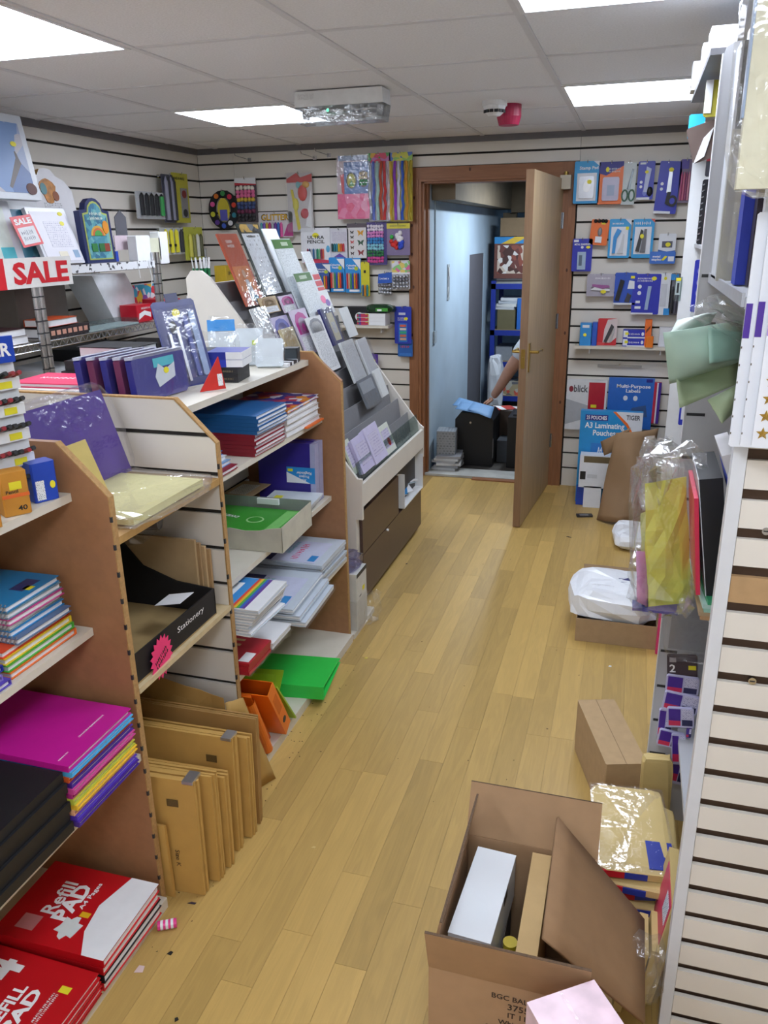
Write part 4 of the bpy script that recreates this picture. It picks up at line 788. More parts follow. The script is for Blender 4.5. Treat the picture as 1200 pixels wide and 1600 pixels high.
stand('wall_calendar', 'orange red calendar with white script in a clear sleeve, leftmost on the rack', (384, 480), (414, 476), (332, 366), ORC, [('title', 't', WTXT, .3, .80, .62, .92, .0015, 'the\nyear'), ('sunset', 'r', M('cf7a3c', .5, .2, 12), .1, .2, .9, .55, .0005), ('figure', 'o', M('c9a48c', .6), .45, .38, .62, .5, .0012), ('figure', 'poly', M('c8ccd2', .6), 0, 0, 0, 0, .0012, [(.38, .06), (.75, .06), (.62, .36), (.48, .36)]), ('blue_shape', 'o', M('3d86a8', .5), .55, .02, .8, .14, .0015)], film=True, cat='calendar')
stand('wall_calendar', 'orange red calendar peeking out behind the leftmost sleeve', (380, 470), (400, 468), (324, 366), ORC, off=.0, cat='calendar')
stand('wall_calendar', 'black edged calendar with a white grid of numbers in a clear sleeve', (413, 462), (447, 460), (377, 350), M('27332f', .35, .1), [('number_sheet', 'r', CALW, .08, .0, .84, .86, .001), ('title', 't', KTXT, .25, .80, .62, .84, .002, 'CALENDAR'), ('picture', 'r', M_multi(['3c3f46', 'c7a24a', '6a7078', '22262c'], 18), .1, .88, .95, .99, .001)], film=True, cat='calendar')
GH = M('4c7a3c', .5, .05)
stand('wall_calendar', 'green headed planner calendar with fine number grid', (470, 492), (500, 494), (424, 374), M('d5dde2', .5), [('number_sheet', 'r', CALF, .03, .0, .97, .9, .0008), ('header', 'r', GH, .0, .87, 1, .99, .0012), ('header_label', 'r', M('b9cbb4', .5), .4, .905, .75, .955, .0018)], cat='calendar', off=.035)
stand('wall_calendar', 'shorter green headed planner standing in front of the tall one', (494, 520), (520, 520), (455, 428), M('d5dde2', .5), [('number_sheet', 'r', CALF, .03, .0, .97, .86, .0008), ('header', 'r', GH, .0, .85, 1, .99, .0012), ('header_label', 'r', M('b9cbb4', .5), .25, .89, .7, .95, .0018)], cat='calendar', off=.04)
stand('wall_calendar', 'white calendar with red number boxes behind the green headed ones', (497, 462), (510, 460), (468, 394), M('dce2e8', .5), [('lines', 'r', CALF, .05, .5, .95, .97, .0006)] + [('red_box', 'r', M('cc3a44', .5), .2, .05+.15*k, .95, .17+.15*k, .001) for k in range(3)], cat='calendar', off=.0)
stand('blank_card', 'blank white card standing up behind the black edged calendar', (450, 462), (472, 462), (412, 358), PAPER, off=0.)
GC = [('striped verse sheet in cellophane at the near end of the rack', (414, 545), (436, 545), (388, 484), 4, 4), ('gold framed greeting card below the orange calendar', (412, 492), (440, 490), (400, 467), 0, 0), ('pink arched greeting card beside the gold framed card', (444, 490), (466, 488), (432, 464), 0, 1), ('lilac greeting card with blue arch in the middle of the rack', (442, 552), (470, 550), (420, 498), 0, 2), ('lilac greeting card with magenta arch right of the blue arch', (478, 556), (504, 553), (444, 488), 0, 3), ('shiny gold wrapped card low on the rack by the end board', (450, 556), (474, 555), (434, 516), 5, 5),
      ('tall verse card with rounded arch and silver edge on the rack', (510, 584), (534, 580), (476, 498), 1, 6), ('picture card with pink flowers above the dark blue pack', (506, 492), (524, 490), (492, 456), 2, 6), ('dark blue wrapped verse card pack leaning on the upper tier', (518, 542), (537, 540), (502, 483), 3, 7), ('blank backed white card at the right of the dark blue pack', (546, 528), (560, 526), (530, 482), 6, 8), ('clear wrapped verse card glinting on the middle tier', (553, 600), (574, 592), (525, 538), 4, 8), ('clear wrapped verse card with round corner right of the glinting one', (576, 590), (592, 584), (550, 534), 4, 8), ('dark wrapped card pair low on the tier by the far end', (573, 640), (597, 630), (555, 597), 7, 8), ('pale green edged card at the far end of the tier', (596, 622), (608, 618), (581, 580), 6, 8)]
BASE = [('b59a6a', '8c6a34'), ('c9b8d2', 'b03a86'), ('bdb4d8', '5a5cae'), ('cfc2dc', 'b5348e'), ('d4d8da', 'a9abb4'), ('c9b889', 'a58a4a'), ('e2e4e8', '8e9098'), ('2e2e6e', 'd8d2b4'), ('d4d8da', 'd4d8da')]
for k, (lb, bl, br, tl, kind, ci) in enumerate(GC):
    m, am = M(BASE[ci][0], .45, .05), M(BASE[ci][1], .45, .05); m = M('6b7078', .3) if kind == 7 else m
    pr = {0: [arch(am, .12, .45, .88, .94), arch(m, .24, .45, .76, .82), ('heart', 'o', am, .4, .5, .6, .68, .0018), ('verse', 'r', TXTP, .1, .05, .9, .40, .0008)], 1: [('verse', 'r', TXTP, .12, .06, .88, .72, .0008), arch(am, .1, .72, .9, .97), arch(PAPER, .2, .72, .8, .92)], 2: [('flower', 'o', PINK, .2, .45, .6, .8, .001), ('flower', 'o', M('8a6cc0', .5), .5, .3, .85, .6, .0014)], 3: [('label', 'r', am, .35, .1, .85, .85, .001), ('verse', 'r', TXTP, .45, .3, .75, .6, .0016)], 4: [('verse', 'r', TXTP, .08, .05, .92, .9, .0008)], 5: [arch(am, .1, .1, .9, .92)], 6: [], 7: [('label', 'r', M('aab0b8', .3), .1, .5, .9, .9, .001)]}[kind]
    stand('greeting_card', lb, bl, br, tl, m, pr, off=.03+.003*(k % 3), film=FILM2 if kind in (3, 4, 5, 7) else False, group='cards on the rack', th=.014 if kind == 3 else .004)
for k, (bl, br, tl, n, m, lb) in enumerate((((556, 742), (568, 742), (538, 690), 2, M('cdd4c6', .5), 'green flowered small card'), ((566, 742), (590, 735), (546, 692), 5, M('c4bfe0', .5), 'lilac small card'), ((584, 728), (606, 720), (564, 676), 6, M('c9c4e2', .5), 'lilac striped small card'), ((606, 712), (622, 704), (588, 672), 3, M('d2d8cf', .5), 'cream small card with red flowers'))):
    a = pP(*bl, S0+SN*.02, SN); b = pP(*br, a, CN); c = pP(*tl, a, CN); h = (c-a).dot(CU); w_ = b.y-a.y
    t = thing('card_bundle', '%s bundle, %s in the bottom trough' % (lb, ('nearest', 'second', 'third', 'farthest')[k]), 'card', (a.x, (a.y+b.y)/2, a.z), (-CL, 0, HP), 'small cards in the trough')
    for i in range(n): MB().prism(oct_pts(w_, h+.002*i, .002), .003, m, T3(.002*(i % 2), -.0045*i+.012, 0) @ FRONT).build('small_card', t)
    yy = -.0045*(n-1)+.012-.003
    MB().box(-w_*.35, w_*.35, yy-.0007, yy-.0001, h*.2, h*.85, M_print('c9c4dc', '7a6fae', 70, .9, fill=.5)).build('print', t)
    if k == 3: MB().prism([(.01+.022*math.cos(i*math.pi/6), .05+.02*math.sin(i*math.pi/6)) for i in range(12)], .001, RED, T3(0, yy, 0) @ FRONT).build('flower', t)
# gap between gondola and rack: cartons
t = tag(MB().box(-1.38, -.985, 2.775, 3.045, 0, .022, SH).build('plinth_board'), 'narrow white base board between wood end board and card rack', 'shelf')
t = closed_box('printer_carton', 'open white printer carton standing between the end board and the card rack', 'carton', (-1.06, 2.87, .023), .13, .16, .13, M('c2c1bb', .6), HP)
t = closed_box('printer_carton', 'small black and white carton under the open carton', 'carton', (-1.06, 2.87, .154), .125, .16, .12, M('cfcfca', .6), HP, face_parts=(('black_top', 'r', DARKG, 0, .86, 1, 1, .001), ('yellow_mark', 'r', YELLOW, .55, .2, .75, .35, .001), ('lettering', 't', KTXT, .2, .08, .4, .16, .001, 'CE')))
t['label'] = 'white carton with black top edge stacked on another carton by the end board'
t = tag(bag('cellophane_pack', (.12, .15, .06), M_film('c9c6e6', .25, .15, 'violet_film'), 5, .01, 7, None, (-1.05, 2.87, .276)), 'violet cellophane pack on top of the cartons by the end board', 'pack')
t = tag(bag('plastic_bag', (.06, .13, .13), FILM2, 12, .012, 7, None, (-.965, 2.95, .003)), 'crumpled clear plastic bag at the foot of the card rack', 'plastic bag')
# ------------------------------------------------------------------ wire racks along the left wall
XW0, XW1 = -2.40, -2.775
def wire_rack(label, y0, y1, zs, posts=(0, 1)):
    t = thing('wire_rack', label, 'shelf rack', (0, 0, 0))
    for y in ([y0] if 0 in posts else [])+([y1] if 1 in posts else []):
        for x in (XW0, XW1):
            p = MB().cyl((x, y, 0.0), (x, y, 1.50), .0127, CHROME, 10)
            for k in range(29): p.cyl((x, y, .04+.05*k), (x, y, .045+.05*k), .0140, DARKG, 8)
            p.build('post', t)
    for z in zs:
        q = MB()
        for dz in (0, .03):
            q.cyl((XW0, y0, z-dz), (XW0, y1, z-dz), .0035, CHROME, 6).cyl((XW1, y0, z-dz), (XW1, y1, z-dz), .0035, CHROME, 6)
        n = int((y1-y0)/.045)
        for k in range(n): a = y0+k*(y1-y0)/n; b = y0+(k+1)*(y1-y0)/n; q.cyl((XW0, a, z), (XW0, (a+b)/2, z-.03), .002, CHROME, 5).cyl((XW0, (a+b)/2, z-.03), (XW0, b, z), .002, CHROME, 5)
        s = MB()
        for k in range(int((y1-y0)/.028)): yy = y0+.014+k*.028; s.cyl((XW0, yy, z+.001), (XW1, yy, z+.001), .0022, CHROME, 5)
        f = q.build('shelf_frame', t); s.build('shelf_wires', f)
    return t
ZM, ZU, ZL = 1.155, 1.455, .86
wire_rack('chrome wire rack at the left picture edge under the sale banner', 2.02, 2.90, (ZL, ZM, ZU))
wire_rack('chrome wire rack in the middle of the left wall', 2.935, 3.83, (ZL, ZM, ZU))
wire_rack('far chrome wire rack in the corner by the back wall', 3.865, 5.06, (ZL, ZM), (0, 1))
t = thing('shelf_liner', 'white speckled shelf strip along the upper wire shelf', 'shelf strip', (XW0+.008, 3.40, ZU-.03)); MB().box(-.002, .002, -.42, .42, 0, .036, M_multi(['e4e6ea', 'e4e6ea', 'e4e6ea', 'e4e6ea', 'e4e6ea', '4a4a50'], 70)).build('strip', t)
MB().box(XW0, XW1, 2.94, 3.82, ZU+.0035, ZU+.006, WHITE).build('shelf_board', None) if False else None
# sale banner on the front edge
p0, p1 = pX(0, 430, XW0+.02), pX(111, 422, XW0+.02)
ys = 2.05; t = thing('sale_banner', 'white banner with bold red SALE lettering on the upper wire shelf', 'banner', (XW0+.022, (ys+p1.y)/2, 1.383), (.0, 0, HP))
wb_ = p1.y-ys; MB().box(-wb_/2, wb_/2, -.001, .001, 0, .118, M('e6e4e0', .4)).build('strip', t)
REDI = M('d2202c', .4, .03, name='red_ink')
lettering('SALE', REDI, t, T3(wb_/2-.195, -.002, .058) @ FRONT, .34, .088, .04); pass
for x in (wb_/2-.415,): MB().box(x-.04, x+.005, -.0022, -.0012, -.0, .118, REDI).build('red_block', t)
def wallstock(name, label, cat, px, X, base, parts=(), lean=0., th=.01, film=False, c=.004, zb=None, group=None, body='card'):
    loc, w, h = rectX(px, X)
    if zb is not None: h += loc[2]-zb; loc = (loc[0], loc[1], zb)
    return card(name, label, cat, loc, (-lean, 0, HP), w, h, base, th, parts, group, c, film, body)
FRW = M('c9ced6', .35, .04, name='pale_frame'); ART = M_multi(['3a5f9c', '6f8fc0', 'd8c46a', '4a3a34', 'b8b6c0', '9aa8c8'], 9, .4, 'painted_picture'); SEA = M_multi(['3f87a6', '4f9ab4', '2f7396', '6aaec0', '3a7f9e'], 14, .4, 'sea_print')
ZP = ZU+.006
# things standing on the upper shelf, front to back
t = wallstock('picture_frame', 'large pale frame with a blue and brown picture at the top left edge', 'picture frame', (-70, 172, 47, 312), -2.46, FRW, [('picture', 'r', ART, .08, .08, .92, .9, .002), ('rosette', 'o', M('6a4a48', .6), .8, .06, .95, .2, .004), ('price_dot', 'o', YELLOW, .74, .62, .82, .68, .004)], lean=.16, th=.03)
t = wallstock('display_board', 'white board standing behind the large pale frame', 'board', (-60, 300, 62, 405), -2.55, PAPER, lean=.05, th=.01, zb=ZP)
t = wallstock('certificate_frame', 'grey white frame cut off at the left picture edge', 'picture frame', (-60, 312, 28, 405), -2.46, FRW, [('print', 'r', M('cfd8d2', .5, .1), .1, .1, .85, .9, .002), ('teal_spot', 'r', TEAL, .6, .05, .85, .3, .003)], lean=.2, th=.02, zb=ZP)
t = wallstock('art_print', 'blue green sea print with small purple shape between two frames', 'print', (14, 320, 66, 404), -2.49, M('e2e6ea', .4), [('print', 'r', SEA, .14, .02, .98, .94, .001), ('purple_shape', 'o', M('5a3a8c', .5), .5, .03, .7, .16, .002), ('grass', 'r', M('4a9a3c', .5, .3), .14, .02, .98, .07, .002)], lean=.2, zb=ZP)
loc, w_, h_ = rectX((54, 262, 124, 405), -2.60)
t = thing('plaque', 'arched cream plaque with a gold horn motif behind the certificate', 'plaque', (loc[0], loc[1], ZP), (-.15, 0, HP)); hh = h_+loc[2]-ZP
ap = [(-w_/2, 0), (w_/2, 0), (w_/2, hh*.78), (w_*.36, hh*.88), (w_*.2, hh*.92), (w_*.12, hh*.985), (0, hh), (-w_*.12, hh*.985), (-w_*.2, hh*.92), (-w_*.36, hh*.88), (-w_/2, hh*.78)]
MB().prism(ap, .022, M('b08a4a', .5), FRONT, mcap=M('d9d8dc', .4, .03)).build('board', t); MB().prism([(-.015+.05*math.cos(a)*(1+.3*math.sin(3*a)), hh*.76+.055*math.sin(a)) for a in [k*math.pi/8 for k in range(16)]], .003, M('b8782a', .4, .4, 40), T3(0, -.022, 0) @ FRONT).build('horn_motif', t); MB().prism([(.03+.022*math.cos(k*math.pi/6), hh*.71+.022*math.sin(k*math.pi/6)) for k in range(12)], .004, M('8c4a22', .5), T3(0, -.022, 0) @ FRONT).build('horn_motif', t); MB().prism([(-.045+.022*math.cos(k*math.pi/6), hh*.78+.026*math.sin(k*math.pi/6)) for k in range(12)], .004, M('5a8a90', .5), T3(0, -.022, 0) @ FRONT).build('horn_motif', t)
MB().box(-.06, .06, -.023, -.0222, hh*.55, hh*.64, M_print('d9d8dc', '55565c', 80, .6)).build('inscription', t)
t = wallstock('certificate_frame', 'glazed white certificate with red sale tag leaning on the wire shelf', 'picture frame', (62, 322, 122, 407), -2.44, M('d9dae2', .25, .03), [('certificate', 'r', M('e0dfe8', .4, .02), .06, .05, .94, .93, .002), ('text_lines', 'r', M_print('e0dfe8', 'a8a8c0', 70, .55), .3, .3, .85, .75, .003), ('yellow_dot', 'o', YELLOW, .76, .86, .88, .93, .004), ('yellow_dot', 'o', YELLOW, .72, .68, .83, .76, .004), ('blue_spot', 'r', M('8aa6c4', .5), .78, .1, .92, .24, .003), ('cream_spot', 'r', M('e4ddc8', .5), .4, .06, .62, .22, .003)], lean=.33, th=.02, zb=ZP)
loc, w_, h_ = rectX((40, 330, 72, 392), -2.40)
t = thing('sale_tag', 'red bordered SALE tag clipped to the glazed certificate', 'tag', (-2.405, loc[1]-.02, loc[2]+.02), (-.3, -.12, HP)); MB().prism(oct_pts(w_, h_*.8, .002), .0015, REDI, FRONT).build('card', t); MB().box(-w_*.4, w_*.4, -.0024, -.0016, h_*.06, h_*.5, PAPER).build('white_panel', t); lettering('SALE', WTXT, t, T3(0, -.0022, h_*.65) @ FRONT, w_*.8, h_*.16, .04); lettering('20%\nOFF', M('9a9aa6', .5), t, T3(0, -.003, h_*.28) @ FRONT, w_*.6, h_*.3, .02)
loc, w_, h_ = rectX((122, 310, 168, 408), -2.46); hh = h_+loc[2]-ZP
t = thing('plaque', 'navy arched plaque with a bright rainbow picture on the upper wire shelf', 'plaque', (-2.46, loc[1], ZP), (-.06, 0, HP))
def apts(w, h, b=0.): return [(-w/2, b), (w/2, b), (w/2, h*.80), (w*.3, h*.82), (w*.25, h*.92), (w*.12, h*.985), (0, h), (-w*.12, h*.985), (-w*.25, h*.92), (-w*.3, h*.82), (-w/2, h*.80)]
MB().prism(apts(w_, hh), .03, M('26305f', .4), FRONT).build('frame', t); MB().prism(apts(w_*.82, hh*.95, .014), .002, M('a8b45a', .5), T3(0, -.03, 0) @ FRONT).build('gold_line', t); MB().prism(apts(w_*.75, hh*.92, .02), .003, M_multi(['5c9aa6', '4a8a9c', '3a6f8c', '74aeb0'], 40), T3(0, -.03, 0) @ FRONT).build('picture', t)
for k, c in enumerate(('d2a040', 'c8643a', '4a9a4a')): MB().prism([((.055-.012*k)*math.cos(a), hh*.42+(.045-.01*k)*math.sin(a)) for a in [i*math.pi/8 for i in range(9)]], .0012+.0006*k, M(c, .5), T3(0, -.033, 0) @ FRONT).build('rainbow', t)
for x, c in ((-.045, '2f7a3c'), (.01, '2a6a34'), (.05, '8a3a2a')): MB().box(x-.02, x+.02, -.0365, -.033, .05, hh*.3, M(c, .6)).build('figure', t)
lettering('HOUSE\nBLESSING', M('dfe6da', .5), t, T3(0, -.0365, hh*.72) @ FRONT, w_*.42, hh*.14, .02); MB().prism([(w_*.27+.022*math.cos(k*math.pi/6), hh*.55+.03*math.sin(k*math.pi/6)) for k in range(12)], .004, M('d88a2a', .5), T3(0, -.033, 0) @ FRONT).build('sun', t)
t = wallstock('acrylic_stand', 'small clear stand with pale pink card and blue clips on the upper shelf', 'stand', (171, 327, 200, 405), -2.5, None, [('clip', 'r', BLUE, .02, .0, .16, .2, .01), ('clip', 'r', BLUE, .86, .0, 1.0, .2, .01), ('pink_card', 'r', M('cdbcc4', .5), .1, .22, .92, .5, .004), ('dark_insert', 'poly', M('5a5c64', .4), 0, 0, 0, 0, .004, [(.25, .5), (.85, .5), (.85, .85), (.55, .98), (.25, .85)]), ('clear_arch', 'blister', FILM2, .15, .48, .95, 1, .01)], zb=ZP)
for k, (px, lb, m) in enumerate((((200, 368, 222, 405), 'white card box beside the small clear stand', PAPER), ((222, 372, 238, 405), 'pale yellow card box with ribbon on the upper shelf end', M('cfd0b8', .5)), ((236, 362, 250, 412), 'white price board hanging over the far end of the upper shelf', PAPER))):
    wallstock('card_box', lb, 'box', px, -2.46, m, th=.05, zb=ZP if k < 2 else None, lean=0.)
for k, (y, q) in enumerate(((3.66, [(0, 0, 0), (.005, .005, -.08)]), (3.76, [(0, 0, 0), (.005, .01, -.09), (.007, -.01, -.13)]))): tag(MB().tube(q, .002, WHITE).build('ribbon', None, loc=(-2.388, y, 1.46)), ('short', 'long kinked')[k]+' white ribbon end hanging below the upper wire shelf', 'ribbon')
# middle wire shelf stock
def floorbook(name, label, cat, x0, x1, y0, y1, z, th, m, **k): return book(name, label, cat, x0, x1, y0, y1, z, th, m, **k)
t = thing('slant_box', 'white slant-sided display box standing on the middle wire shelf', 'display box', (-2.70, 3.66, ZM+.005), (0, 0, HP)); MB().prism([(-.05, 0), (.17, 0), (.17, .16), (.11, .24), (-.17, .24), (-.02, 0)], .16, PAPER, FRONT, mcap=M('dfe3e8', .35)).build('body', t)
t = closed_box('storage_box', 'tall grey brown box behind the slant-sided display box', 'box', (-2.66, 3.15, ZM+.005), .34, .18, .26, M('5a524c', .7), HP)
for k, (y, w_, h_, lb) in enumerate(((3.74, .14, .085, 'red and white sweet carton left of the wire post'), (3.93, .10, .10, 'red and white sweet carton right of the wire post'), (4.06, .09, .09, 'red carton with white panel next to the colourful pack'), (4.18, .1, .05, 'small red carton at the foot of the red ones'))):
    t = closed_box('red_carton', lb, 'box', (-2.48, y, ZM+.005), w_, .1, h_, RED if k != 3 else RED, HP, face_parts=(('white_swirl', 'poly', PAPER, 0, 0, 0, 0, .001, [(.1, .15), (.5, .4), (.9, .2), (.9, .5), (.5, .65), (.15, .5)]), ('lettering', 't', WTXT, .3, .7, .9, .88, .0012, 'ONLY')), group='red cartons')
t = closed_box('colour_pack', 'colourful patterned pack above the red cartons', 'pack', (-2.62, 4.0, ZM+.005), .22, .08, .17, M_multi(['d83a4a', '3aa6c8', 'e0b83a', '8a4aa0', 'e8e0e4'], 28), HP)
t = closed_box('white_carton', 'plain white carton at the right of the red cartons', 'box', (-2.45, 4.30, ZM+.005), .07, .07, .09, PAPER, HP)
t = book('photo_album', 'dark album with a row of pink squares on its spine', 'album', -2.56, -2.42, 2.98, 3.26, ZM+.005, .042, M('2a2024', .5), spine='+x', ct=.003)
for k in range(7): MB().box(.0701, .0712, -.13+.038*k, -.105+.038*k, .012, .032, M('d09a86', .5)).build('spine_square', t)
t = thing('acrylic_case', 'clear flat case lying on the middle wire shelf', 'case', (-2.53, 3.47-.02, ZM+.004)); MB().box(-.0, .12, -.2, .2, 0, .03, GLASS).build('lid', t); MB().box(.0, .119, -.199, .199, .0, .008, M('cdd6da', .3)).build('tray', t)
for k, (y0, y1, th, m, z, lb) in enumerate(((2.5, 2.86, .03, M('e0dcd8', .5), 0, 'white paged book at the left end of the middle wire shelf'), (2.52, 2.85, .03, M('3a1a22', .5), .031, 'dark red book on the white paged one'), (2.955, 3.03, .03, M('d2521e', .5), 0.043, 'orange red booklet between the posts'), (2.2, 2.47, .05, M('4a2a30', .5), 0, 'maroon book at the picture edge of the middle wire shelf'))):
    if k == 2: y0, y1, z = 2.99, 3.2, .048
    book('hardback_book', lb, 'book', -2.56 if k == 2 else -2.72, -2.43, y0, y1, ZM+.005+z, th, m, spine='-x', rz=.06*(k == 2))
# lower wire shelf: dark cartons
for k, (y, w_, h_, c, lb) in enumerate(((2.35, .5, .22, 'd8d9dc', 'white storage box on the lower wire shelf at the picture edge'), (3.12, .3, .15, 'c8cbd0', 'grey white box on the lower wire shelf behind the posts'), (3.5, .4, .2, '1e2024', 'black carton in the shade of the lower wire shelf'), (4.0, .26, .16, '2a2a2e', 'dark carton at the far end of the lower wire shelf'), (4.3, .24, .12, '4a4a50', 'grey carton deep on the lower wire shelf'), (4.7, .3, .18, '35363c', 'charcoal carton in the corner of the lower wire shelf'))):
    closed_box('storage_box', lb, 'box', (-2.6, y, ZL+.005), w_, .26, h_, M(c, .6), HP)
# ------------------------------------------------------------------ packs hanging on the left wall
def lpack(name, label, px, base, parts=(), off=.06, th=.006, cat=None, group=None, film=False, c=.004):
    loc, w, h = rectX(px, XL+off); t = card(name, label, cat or name.replace('_', ' '), loc, (0, 0, HP), w, h, base, th, parts, group, c, film)
    hk = thing('wall_hook', 'thin chrome prong hook holding a pack on the left wall', 'hook', (XL, loc[1], loc[2]+h-.012), (0, 0, HP), group='left wall hooks'); MB().tube([(0, 0, .004), (0, -off-.02, .004), (0, -off-.026, .018)], .0022, CHROME, 5).box(-.012, .012, -.004, 0, -.006, .012, CHROME).build('prong', hk); return t
lpack('marker_pack', 'pack of thick black markers with one green hanging on the left wall', (212, 300, 255, 342), M('b8bcc0', .4), [('marker', 'tubes', [DARK, DARK, DARK, DARK, M('2f9a4a', .4)], .05, .12, .95, .95, .01, DARK)], film=True)
lpack('pen_pack', 'grey striped pen pack left of the yellow pack on the left wall', (254, 273, 272, 348), M('4a4a58', .4), [('pen', 'tubes', [M('8a8a9c', .4), DARKG, M('8a8a9c', .4), DARKG], .05, .05, .95, .95, .01)])
lpack('marker_pack', 'yellow carded marker pack high on the left wall near the corner', (270, 271, 294, 348), M('b5b03a', .5), [('window', 'r', M('8a8a8c', .3), .45, .1, .85, .7, .006), ('cap', 'o', M('7a2a2a', .4), .5, .5, .75, .66, .01), ('cap', 'o', DARKG, .5, .12, .75, .28, .01), ('title', 't', KTXT, .15, .85, .8, .93, .002, 'Art')])
lpack('highlighter_pack', 'pack of three yellow highlighters with black bands on the left wall', (250, 356, 285, 398), M('c2c6c8', .3), [('highlighter', 'tubes', [YELLOW, YELLOW, YELLOW, DARKG], .05, .08, .98, .95, .012), ('band', 'r', DARK, .05, .3, .7, .4, .016)], off=.09)
lpack('pencil_pack', 'lime carded pencil pack in the far left corner', (288, 355, 316, 406), M('b9bd44', .5), [('pencil', 'tubes', [M('d2cc5a', .4), M('8a8a44', .4), M('d8d8cc', .4), M('5a5a3a', .4)], .1, .1, .9, .8, .008)], off=.09)
# art brushes and tubs standing on the far rack
t = thing('brush_tub', 'tub of green handled brushes in the far left corner', 'brushes', (-2.44, 4.40, ZM+.004))
MB().cyl((0, 0, 0), (0, 0, .11), .05, M_film('cfd8d6', .15, .1, 'clear_tub'), 14).build('tub', t)
for k in range(14): a = k*2.4; r = .035*math.sqrt((k+1)/14); MB().cyl((r*math.cos(a), r*math.sin(a), .005), (1.5*r*math.cos(a), 1.5*r*math.sin(a), .24), .006, M('1f7a4a', .4), 6).cyl((1.5*r*math.cos(a), 1.5*r*math.sin(a), .24), (1.7*r*math.cos(a), 1.7*r*math.sin(a), .30), .005, PAPER, 6, .002).build('brush', t)
t = closed_box('glue_box', 'yellow and blue craft box in the corner beside the brushes', 'box', (-2.5, 4.80, ZM+.005), .14, .08, .24, M('c8a82a', .5), HP, face_parts=(('blue_panel', 'r', BLUE, .05, .3, .95, .6, .001), ('title', 't', KTXT, .2, .75, .8, .87, .0012, 'Craft')))
for k in range(3): 
    t = thing('paint_bottle', ('left', 'middle', 'right')[k]+' small dark paint bottle beside the craft box', 'bottle', (-2.42, 4.68+.075*k, ZM+.004), group='paint bottles'); MB().cyl((0, 0, 0), (0, 0, .075), .026, (DARKG, M('5a3a2a', .4), DARK)[k], 12).cyl((0, 0, .075), (0, 0, .085), .026, DARKG, 12, .014).build('bottle', t); MB().cyl((0, 0, .085), (0, 0, .105), .015, PAPER, 10).build('cap', t)
# ------------------------------------------------------------------ back wall, left of the door
def clear_bits(t): pass
t = pack('paint_palette', 'black oval paint palette with coloured discs hanging near the corner', (327, 297, 374, 358), None, [], hook=True); loc, w_, h_ = rectY((327, 297, 374, 358), D-.045)
q = MB(); N = 20; O = [(w_*.5*math.cos(2*math.pi*k/N), h_/2+h_*.5*math.sin(2*math.pi*k/N)) for k in range(N)]; I = [(w_*.24*math.cos(2*math.pi*k/N), h_/2+h_*.33*math.sin(2*math.pi*k/N)) for k in range(N)]
for k in range(N): j = (k+1) % N; q.poly([(O[k][0], -.01, O[k][1]), (O[j][0], -.01, O[j][1]), (I[j][0], -.01, I[j][1]), (I[k][0], -.01, I[k][1])], DARK); q.poly([(O[j][0], -.01, O[j][1]), (O[k][0], -.01, O[k][1]), (O[k][0], 0, O[k][1]), (O[j][0], 0, O[j][1])], DARK)
q.build('palette', t)
for k, c in enumerate(('c8304a', '3a8a4a', 'd8762a', 'e05a9c', 'c8c83a', '5a3a8c', '3a5ab8', 'd8d8dc', '2f7a8a', 'c83a2a')): a = 2*math.pi*k/10+.9; MB().cyl((w_*.37*math.cos(a), -.01, h_/2+h_*.415*math.sin(a)), (w_*.37*math.cos(a), -.016, h_/2+h_*.415*math.sin(a)), .016, M(c, .5), 12).build('paint_disc', t)
MB().prism([(w_*.2*math.cos(k*math.pi/8), h_*.5+h_*.3*math.sin(k*math.pi/8)) for k in range(16)], .003, M('c8b83a', .5), T3(0, -.008, 0) @ FRONT).build('insert_card', t); MB().box(-w_*.12, w_*.12, -.0125, -.011, h_*.22, h_*.5, M('5a5ab0', .5)).build('insert_print', t)
MIX = ['c83a5a', '3a8a4a', 'd8a62a', '3a5ab8', 'e4e2e6', '8a3a8c']
MM = [M(c, .6) for c in MIX]
pack('pompom_pack', 'bag of mixed pompoms with a red header on the left of the back wall', (369, 278, 402, 348), M('4a4048', .5), [('header', 'r', M('c83440', .5), 0, .84, 1, 1, .002), ('header_white', 'poly', PAPER, 0, 0, 0, 0, .003, [(0, .9), (1, .86), (1, 1), (0, 1)]), ('pompom', 'balls', [M('2a2a30', .6), M('6a2a4a', .6), M('3a4a7a', .6), M('c8a83a', .6), M('d86a9a', .6), M('e0dcd0', .6)], .06, .04, .94, .82, .01, (5, 9))], film=True)
t = pack('balloon_pack', 'clear bag of party balloons and yellow blowers with red header', (450, 270, 489, 362), M('c9c6c8', .4), [('header', 'poly', M('c8302c', .5), 0, 0, 0, 0, .003, [(0, .84), (1, .84), (1, .98), (.55, .92), (.4, 1), (0, .9)]), ('balloon', 'dome', M('d83028', .4), .42, .52, .8, .8, .012), ('balloon', 'dome', M('7ac0c8', .4), .35, .74, .55, .86, .01), ('balloon', 'dome', M('e0a83a', .4), .6, .74, .9, .86, .01), ('balloon', 'dome', M('c83a4a', .4), .5, .22, .85, .4, .012), ('blower', 'poly', M('d8c82a', .4), 0, 0, 0, 0, .006, [(.15, .72), (.24, .72), (.5, .05), (.38, .02)]), ('blower', 'dome', M('d8d02a', .4), .2, .35, .45, .58, .01), ('white_fold', 'poly', PAPER, 0, 0, 0, 0, .004, [(.7, .1), (.95, .06), (.95, .7)])], film=FILM2)
